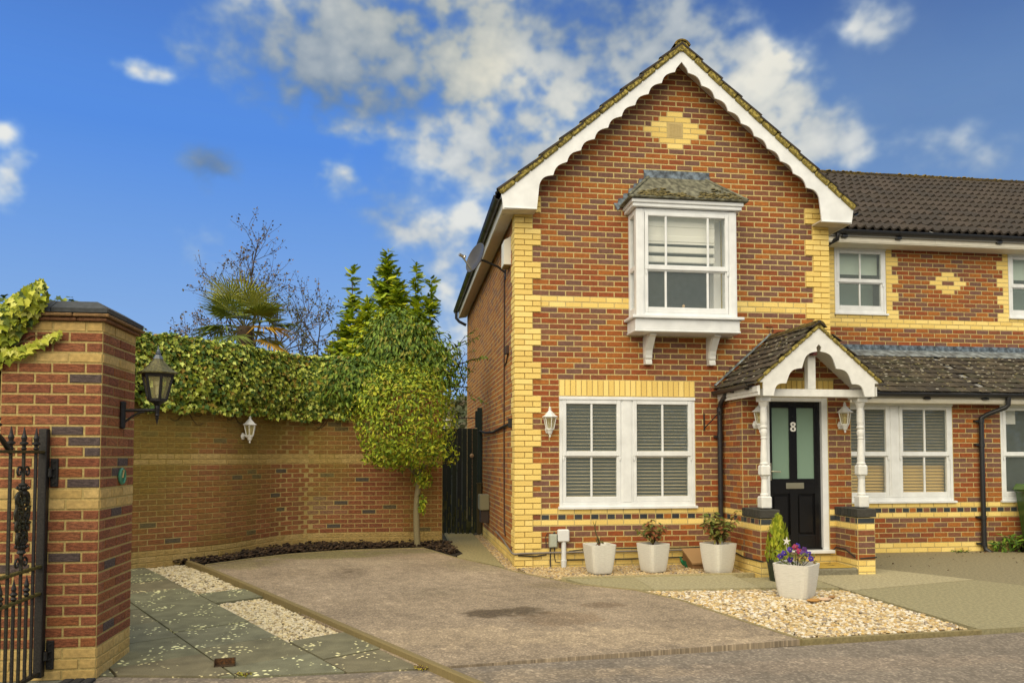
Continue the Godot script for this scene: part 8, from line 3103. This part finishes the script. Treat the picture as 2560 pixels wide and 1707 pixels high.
func build_pillar_ivy() -> void:
	rng.seed = 1301
	var g := thing("ivy", "bright variegated ivy spilling over the top left of the gate pillar", "ivy")
	var pal := [cl(0.368, 0.413, 0.030), cl(0.483, 0.500, 0.060), cl(0.253, 0.312, 0.030), cl(0.115, 0.163, 0.030), cl(0.063, 0.106, 0.030), cl(0.575, 0.587, 0.140), cl(0.310, 0.338, 0.025)]
	var leaves: Array = []
	for i in 900:
		# clump left of and over the pillar's front edge
		var u := r(0, 1)
		var x := r(-4.95, -4.00)
		var ytop := 2.66 + 0.10 * sin(x * 9.0) - 0.05
		var ybot := 2.05 + clampf((x + 4.5) * 0.75, -0.30, 0.55)
		if x > -4.22:
			ybot = lerpf(2.28, 2.50, (x + 4.22) / 0.22)
		var y := lerpf(ybot, ytop, pow(u, 0.8))
		var p := Vector3(x, y, 4.36 + r(0.0, 0.14) * sin(PI * clampf((y - ybot) / maxf(0.1, ytop - ybot), 0.05, 0.95)))
		leaves.append([facing(p, Vector3(0.1, 0.3, 1) + rdir() * 0.6, Vector3(0, -1, 0) + rdir() * 0.8, r(0.040, 0.074)), rng.randi() % pal.size()])
	for i in 95:      # a runner reaching right
		var f := r(0, 1)
		var x := lerpf(-4.35, -3.92, f)
		var y := lerpf(2.14, 2.33, pow(f, 1.4)) + r(-0.05, 0.05) * (1.15 - f)
		leaves.append([facing(Vector3(x, y, 4.36 + r(0, 0.04)), Vector3(0.1, 0.2, 1) + rdir() * 0.45, Vector3(0.3, -0.8, 0) + rdir() * 0.7, r(0.040, 0.066)), [0, 1, 1, 2, 5][rng.randi() % 5]])
	for i in 120:     # over the coping towards the back
		leaves.append([facing(Vector3(r(-4.7, -3.85), 2.58 + r(-0.02, 0.05), r(3.7, 4.2)), Vector3(0, 1, 0.5) + rdir() * 0.6, rdir(), r(0.045, 0.07)), [3, 4, 2, 4][rng.randi() % 4]])
	scatter(g, "leaf", "ivy_leaves", ivy_mesh(), pal, leaves, M.leaf, 300)
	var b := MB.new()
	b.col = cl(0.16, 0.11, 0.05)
	b.tube([Vector3(-4.45, 2.12, 4.355), Vector3(-4.25, 2.20, 4.35), Vector3(-4.12, 2.30, 4.348), Vector3(-4.02, 2.315, 4.345)], 0.006, 5, 0.003)
	b.tube([Vector3(-4.5, 2.1, 4.36), Vector3(-4.2, 2.17, 4.355), Vector3(-3.95, 2.30, 4.35)], 0.005, 5, 0.003)
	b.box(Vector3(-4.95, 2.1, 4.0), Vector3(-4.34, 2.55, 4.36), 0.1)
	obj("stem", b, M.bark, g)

func build_dark_shrub() -> void:
	rng.seed = 1401
	var g := thing("evergreen_shrub", "large dark glossy evergreen shrub rising above the wall behind the round tree", "shrub")
	var n := noise(1.0, 3, 41)
	var pal := [cl(0.085, 0.155, 0.018), cl(0.116, 0.199, 0.023), cl(0.154, 0.243, 0.031), cl(0.062, 0.121, 0.017), cl(0.200, 0.287, 0.037), cl(0.246, 0.243, 0.037), cl(0.050, 0.098, 0.015)]
	var leaves: Array = []
	for i in 9000:
		var q: Array
		if i < 3600:
			q = shell_leaf(Vector3(-1.45, 3.05, -3.0), Vector3(0.92, 0.66, 0.50), n, 0.5)
		elif i < 5000:
			q = shell_leaf(Vector3(-1.60, 3.55, -3.1), Vector3(0.52, 0.42, 0.42), n, 0.6)
		elif i < 5600:
			q = shell_leaf(Vector3(-0.78, 2.85, -2.9), Vector3(0.40, 0.52, 0.36), n, 0.6)
		else:
			q = shell_leaf(Vector3(-2.35, 2.62, -2.72), Vector3(0.62, 0.46, 0.36), n, 0.5)
		leaves.append([facing(q[0], q[1] + Vector3(0, 0.45, 0) + rdir() * 0.6, Vector3(q[1].x, -0.5, q[1].z) + rdir() * 0.6, r(0.06, 0.11)), rng.randi() % pal.size()])
	var b := MB.new()
	b.col = cl(0.07, 0.05, 0.03)
	var tips: Array = []
	for q in [[Vector3(-1.3, 2.6, -3.0), Vector3(-0.2, 1, 0)], [Vector3(-1.5, 2.6, -3.0), Vector3(0.3, 0.8, 0.1)], [Vector3(-0.9, 2.9, -2.9), Vector3(1.0, 0.1, 0.1)], [Vector3(-0.8, 2.7, -2.85), Vector3(1.0, -0.35, 0.0)], [Vector3(-0.8, 3.2, -3.0), Vector3(0.8, 0.25, 0)]]:
		branch(b, q[0], q[1].normalized(), 0.42, 0.012, 2, tips)
	for t in tips:
		for k in 2:
			leaves.append([facing(t[0], Vector3(0, 0.8, 0.4) + rdir() * 0.7, t[1] + Vector3(0, -0.4, 0) + rdir() * 0.5, r(0.05, 0.085)), rng.randi() % pal.size()])
	b.tube([Vector3(-1.5, 0.0, -3.15), Vector3(-1.45, 1.5, -3.1), Vector3(-1.4, 2.7, -3.0)], 0.07, 7, 0.04)
	obj("trunk", b, M.bark, g)
	scatter(g, "leaf", "leaves", leaf_mesh(1.0, 0.38, 0.25, 0.35), pal, leaves, M.leaf, 200)

func build_conifer() -> void:
	rng.seed = 1501
	var g := thing("conifer_tree", "tall many-pointed golden green conifer behind the garden wall", "tree", Vector3(-1.9, 0, -9.8))
	var pal := [cl(0.184, 0.265, 0.012), cl(0.238, 0.332, 0.014), cl(0.313, 0.401, 0.016), cl(0.410, 0.470, 0.019), cl(0.130, 0.196, 0.012), cl(0.518, 0.539, 0.024)]
	var sprays: Array = []
	var b := MB.new()
	b.col = cl(0.10, 0.065, 0.035)
	for ld in [[0.0, 0.0, 6.75, 2.3, 260, 0.36], [-0.88, 0.1, 6.25, 1.1, 100, 0.20], [0.72, 0.15, 6.40, 1.25, 110, 0.22], [1.10, 0.1, 6.05, 1.1, 90, 0.20], [0.30, 0.5, 6.0, 1.7, 140, 0.30], [-0.45, 0.6, 5.4, 1.6, 150, 0.36], [0.75, 0.7, 5.3, 1.7, 150, 0.36], [-0.9, 0.5, 5.0, 1.5, 140, 0.40]]:
		var top: float = ld[2]
		b.tube([Vector3(ld[0] * 0.2, 0, ld[1] * 0.2), Vector3(ld[0] * 0.9, 2.5, ld[1]), Vector3(ld[0], top - 0.3, ld[1])], 0.09, 6, 0.008)
		for i in ld[4]:
			var f := pow(r(0, 1), 0.9)
			var y := lerpf(top - 0.05, 2.6, f)
			var l: float = clampf((top - y) * ld[5] * 1.4, 0.10, ld[3] * 0.62) * r(0.7, 1.15)
			var a := r(0, TAU)
			var rise := lerpf(1.3, 0.45, clampf(f * 1.6, 0, 1))
			var d := Vector3(cos(a), rise, sin(a)).normalized()
			var o := Vector3(ld[0], y, ld[1])
			var m := maxi(2, int(l / 0.05))
			for k in m:
				var u := float(k + 1) / m
				var p := o + d * l * u + Vector3(0, -0.10 * l * u * u, 0)
				var sz := 0.29 * (1.0 - 0.35 * u) * r(0.75, 1.2)
				var side := d.cross(Vector3.UP).normalized() * r(-0.8, 0.8)
				var ci := rng.randi() % 4 if u < 0.75 else 2 + rng.randi() % 4
				if u < 0.3:
					ci = [0, 4][rng.randi() % 2]
				sprays.append([facing(p - d * sz * 0.3, Vector3(d.x * 0.4, 0.8, d.z * 0.4) + rdir() * 0.55, d + side + Vector3(0, 0.15, 0), sz), ci])
	obj("trunk", b, M.bark, g)
	scatter(g, "spray", "foliage", feather_mesh(9), pal, sprays, M.leaf, 0)

func build_palm() -> void:
	rng.seed = 1601
	var g := thing("fan_palm", "fan palm with spiky round fronds rising behind the ivy hedge", "palm", Vector3(-4.78, 0, -6.65))
	var b := MB.new()
	b.col = cl(0.10, 0.07, 0.04)
	b.lathe([[0.15, 0.0], [0.14, 2.0], [0.17, 3.7], [0.16, 4.15]], 10, Vector3.ZERO)
	obj("trunk", b, M.bark, g)
	var pal := [cl(0.173, 0.216, 0.034), cl(0.230, 0.261, 0.039), cl(0.298, 0.307, 0.054), cl(0.126, 0.170, 0.031), cl(0.436, 0.376, 0.054), cl(0.597, 0.364, 0.046)]
	for i in 24:
		var a := i * 2.39996 + r(-0.3, 0.3)
		var el := lerpf(1.05, -0.65, i / 23.0) + r(-0.1, 0.1)
		if i == 0:
			a = 1.5
			el = 1.1
		var d := Vector3(cos(a) * cos(el), sin(el), sin(a) * cos(el))
		var pl := r(0.42, 0.70)
		var o := Vector3(0, 4.12, 0)
		var hub := o + d * pl
		var f := MB.new()
		f.col = cl(0.13, 0.13, 0.04)
		f.tube([o, o + d * pl * 0.5 + Vector3(0, 0.03, 0), hub], 0.012, 5, 0.007)
		obj("frond_stalk", f, M.bark, g)
		var leaf := MB.new()
		var out := (d + Vector3(0, 0.35, 0)).normalized()
		# plane of the fan: contains d and a sideways axis
		var side := d.cross(Vector3.UP).normalized()
		var nrm := side.cross(d).normalized()
		var n := 26
		var R := r(0.60, 0.80)
		var tone0: Color = pal[rng.randi() % (6 if el < 0.1 else 4)]
		for k in n:
			var t := (k + 0.5) / n
			var ang := lerpf(-1.75, 1.75, t)
			var dd := (d * cos(ang) + side * sin(ang)).normalized()
			var l := R * (1.0 - 0.30 * pow(absf(ang) / 1.75, 2.0)) * r(0.88, 1.06)
			var w := 0.020
			var droop := Vector3(0, -1, 0) * l * (0.08 + 0.28 * pow(rng.randf(), 2.0)) * (1.2 if el < 0.3 else 0.5)
			var sd := nrm.cross(dd).normalized()
			var p0 := hub
			var p1 := hub + dd * l * 0.5 + droop * 0.15
			var p2 := hub + dd * l + droop
			leaf.col = tone0 * r(0.75, 1.3)
			var fold := nrm * w * 0.7
			leaf.tri(p0, p1 - sd * w + fold, p1)
			leaf.tri(p0, p1, p1 + sd * w + fold)
			leaf.tri(p1 - sd * w + fold, p2, p1)
			leaf.tri(p1, p2, p1 + sd * w + fold)
		obj("frond", leaf, M.leaf, g)

func sparse_tree(nm: String, label: String, at: Vector3, hgt: float, trunks: Array, depth: int, l0: float, pal: Array, leaf: float, per: int, sd: int, aspect := 0.6) -> void:
	rng.seed = sd
	var g := thing(nm, label, "tree", at)
	var b := MB.new()
	b.col = cl(0.085, 0.065, 0.045)
	var tips: Array = []
	b.tube([Vector3.ZERO, Vector3(0.02, hgt * 0.25, 0), Vector3(0, hgt * 0.5, 0)], 0.09, 7, 0.06)
	for t in trunks:
		branch(b, Vector3(0, hgt * t[3], 0), Vector3(t[0], t[1], t[2]).normalized(), l0, 0.035, depth, tips, 0.4, 3 if depth < 4 else 2)
	obj("trunk", b, M.bark, g)
	var leaves: Array = []
	for t in tips:
		for k in per:
			if rng.randf() < 0.75:
				leaves.append([facing(t[0] + rdir() * 0.06, rdir(), rdir() + Vector3(0, -0.5, 0), leaf * r(0.7, 1.3)), rng.randi() % pal.size()])
	scatter(g, "leaf", "leaves", leaf_mesh(1.0, aspect, 0.2, 0.2), pal, leaves, M.leaf, 0)

func build_backdrop() -> void:
	# wooded hill and hedge glimpsed past the house
	var b := MB.new()
	var n := noise(0.02, 4, 51)
	var pr: Array = []
	for i in 61:
		var x := -260.0 + i * 8.0
		pr.append([x, 20.0 + 5.0 * n.get_noise_1d(x) + 1.5 * n.get_noise_1d(x * 8.0)])
	for i in 60:
		var p: Array = pr[i]
		var q: Array = pr[i + 1]
		b.quad(Vector3(p[0], -1, -210), Vector3(q[0], -1, -210), Vector3(q[0], q[1], -260), Vector3(p[0], p[1], -260))
		b.quad(Vector3(p[0], p[1], -260), Vector3(q[0], q[1], -260), Vector3(q[0], -1, -330), Vector3(p[0], -1, -330))
	struct("hill", b, tri_tex(mat("hillside", lin(0.085, 0.085, 0.035), 0.95), tex.blotch, Vector3(0.06, 0.06, 0.06)))
	rng.seed = 1701
	var wood: Array = []
	for i in 1500:
		var x := r(-120, 40)
		var f := r(0, 1)
		var z := lerpf(-215, -262, f)
		var y := lerpf(0.0, 20.0 + 5.0 * n.get_noise_1d(x), f)
		wood.append([Transform3D(Basis(Vector3.UP, r(0, 6)).scaled(Vector3(r(2.0, 4.5), r(2.0, 5.0), r(2, 4))), Vector3(x, y + 0.8, z)), rng.randi() % 4])
	var crown := MB.new()
	for i in 70:
		var d := rdir()
		crown.add(leaf_mesh(0.6, 0.5, 0.2, 0.2), facing(d * r(0.3, 0.7), d + rdir() * 0.5, rdir(), 1.0))
	var w := Node3D.new()
	w.name = "far_wood"
	add_child(w)
	tag(w, "hazy far-off woodland on the hill seen between tree and house", "wood", "", "stuff")
	scatter(w, "crown", "crowns", crown, [cl(0.10, 0.09, 0.05), cl(0.075, 0.08, 0.035), cl(0.12, 0.10, 0.06), cl(0.06, 0.07, 0.03)], wood, M.leaf)
	for q in [["yellow-green bush beyond the side gate, beside the house wall", Vector3(-0.55, 0, -22.0), 1.5, 3.2, [cl(0.20, 0.20, 0.03), cl(0.26, 0.24, 0.04), cl(0.14, 0.15, 0.03)], 81], ["dark green bush low behind the side gate", Vector3(-0.85, 0, -13.0), 1.1, 2.05, [cl(0.05, 0.075, 0.015), cl(0.075, 0.10, 0.02), cl(0.10, 0.12, 0.02)], 82]]:
		rng.seed = q[5]
		var g := thing("bush", q[0], "bush", q[1])
		var lv: Array = []
		var ns := noise(1.0, 3, q[5])
		for i in 2200:
			var s := shell_leaf(Vector3(0, q[3] * 0.55, 0), Vector3(q[2], q[3] * 0.5, q[2] * 0.8), ns, 0.5)
			lv.append([facing(s[0], s[1] + rdir() * 0.7, rdir(), r(0.07, 0.13)), rng.randi() % 3])
		var t := MB.new()
		t.col = cl(0.06, 0.045, 0.03)
		t.tube([Vector3.ZERO, Vector3(0, q[3] * 0.7, 0)], 0.06, 6, 0.02)
		obj("stem", t, M.bark, g)
		scatter(g, "leaf", "leaves", leaf_mesh(1.0, 0.5, 0.2, 0.2), q[4], lv, M.leaf)

func build_plants() -> void:
	build_ivy_hedge()
	build_pillar_ivy()
	build_ball_tree()
	build_dark_shrub()
	build_conifer()
	build_palm()
	var brown := [cl(0.13, 0.085, 0.04), cl(0.17, 0.11, 0.05), cl(0.10, 0.08, 0.035), cl(0.14, 0.13, 0.05), cl(0.21, 0.13, 0.05)]
	sparse_tree("bare_tree", "thin twiggy tree with brown leaves behind the fan palm", Vector3(-5.6, 0, -12.2), 6.4, [[-1.2, 0.6, 0.1, 0.5], [-0.7, 0.9, 0.2, 0.6], [-0.2, 1.1, 0, 0.7], [0.4, 1.1, 0.1, 0.7], [0.9, 0.8, 0.2, 0.6], [0.2, 1.4, -0.1, 0.8], [1.1, 0.4, 0, 0.55], [-1.3, 0.25, 0, 0.5], [-0.9, 0.5, -0.2, 0.55], [0.7, 0.6, -0.2, 0.55], [-0.4, 0.9, 0.3, 0.6]], 3, 1.3, brown, 0.07, 2, 1801)
	sparse_tree("small_leaved_tree", "slender tree with sparse small leaves between palm and conifer", Vector3(-3.6, 0, -10.0), 5.4, [[-0.6, 0.9, 0.1, 0.5], [0.0, 1.2, 0.1, 0.6], [0.6, 0.9, 0, 0.55], [-0.2, 1.0, 0.3, 0.4], [0.4, 0.7, 0.2, 0.45], [-0.9, 0.5, 0.1, 0.5]], 3, 0.95, [cl(0.075, 0.085, 0.035), cl(0.10, 0.105, 0.045), cl(0.13, 0.11, 0.05), cl(0.05, 0.06, 0.03)], 0.07, 2, 1851)
	build_backdrop()
	# across the street, seen only as the dark reflection in the windows
	for i in 9:
		rng.seed = 1900 + i
		var x := -22.0 + i * 6.0 + r(-1, 1)
		var g := thing("street_tree", "broad dark tree across the street, %s from the left, mirrored in the windows" % ["first", "second", "third", "fourth", "fifth", "sixth", "seventh", "eighth", "ninth"][i], "tree", Vector3(x, -0.2, 24.0 + r(-1.5, 1.5)), 0.0, "trees across the street")
		var b := MB.new()
		b.col = cl(0.05, 0.04, 0.03)
		b.tube([Vector3.ZERO, Vector3(0, 3.0, 0), Vector3(0.2, 5.0, 0)], 0.16, 7, 0.06)
		obj("trunk", b, M.bark, g)
		var lv: Array = []
		var ns := noise(1.0, 3, i)
		for k in 1500:
			var q := shell_leaf(Vector3(0, 3.6, 0), Vector3(3.3, 3.4, 2.2), ns, 0.6)
			lv.append([facing(q[0], q[1] + rdir() * 0.7, rdir(), r(0.35, 0.6)), rng.randi() % 3])
		scatter(g, "leaf", "leaves", leaf_mesh(1.0, 0.6, 0.2, 0.2), [cl(0.045, 0.055, 0.018), cl(0.065, 0.075, 0.022), cl(0.03, 0.04, 0.015)], lv, M.leaf)

func _ready() -> void:
	PAL = {"red": RED, "sid": SID, "yel": YEL, "quo": YEL, "sold": YEL, "blue": BLU, "cap": [[0.060, 0.060, 0.050], [0.050, 0.052, 0.046], [0.072, 0.068, 0.055]], "old": OLD, "oly": OLY}
	setup_view()
	materials()
	build_ground()
	build_house()
	build_next_door()
	build_garden_wall()
	build_pillar()
	build_iron_gate()
	build_side_gate()
	build_fittings()
	build_things()
	build_plants()
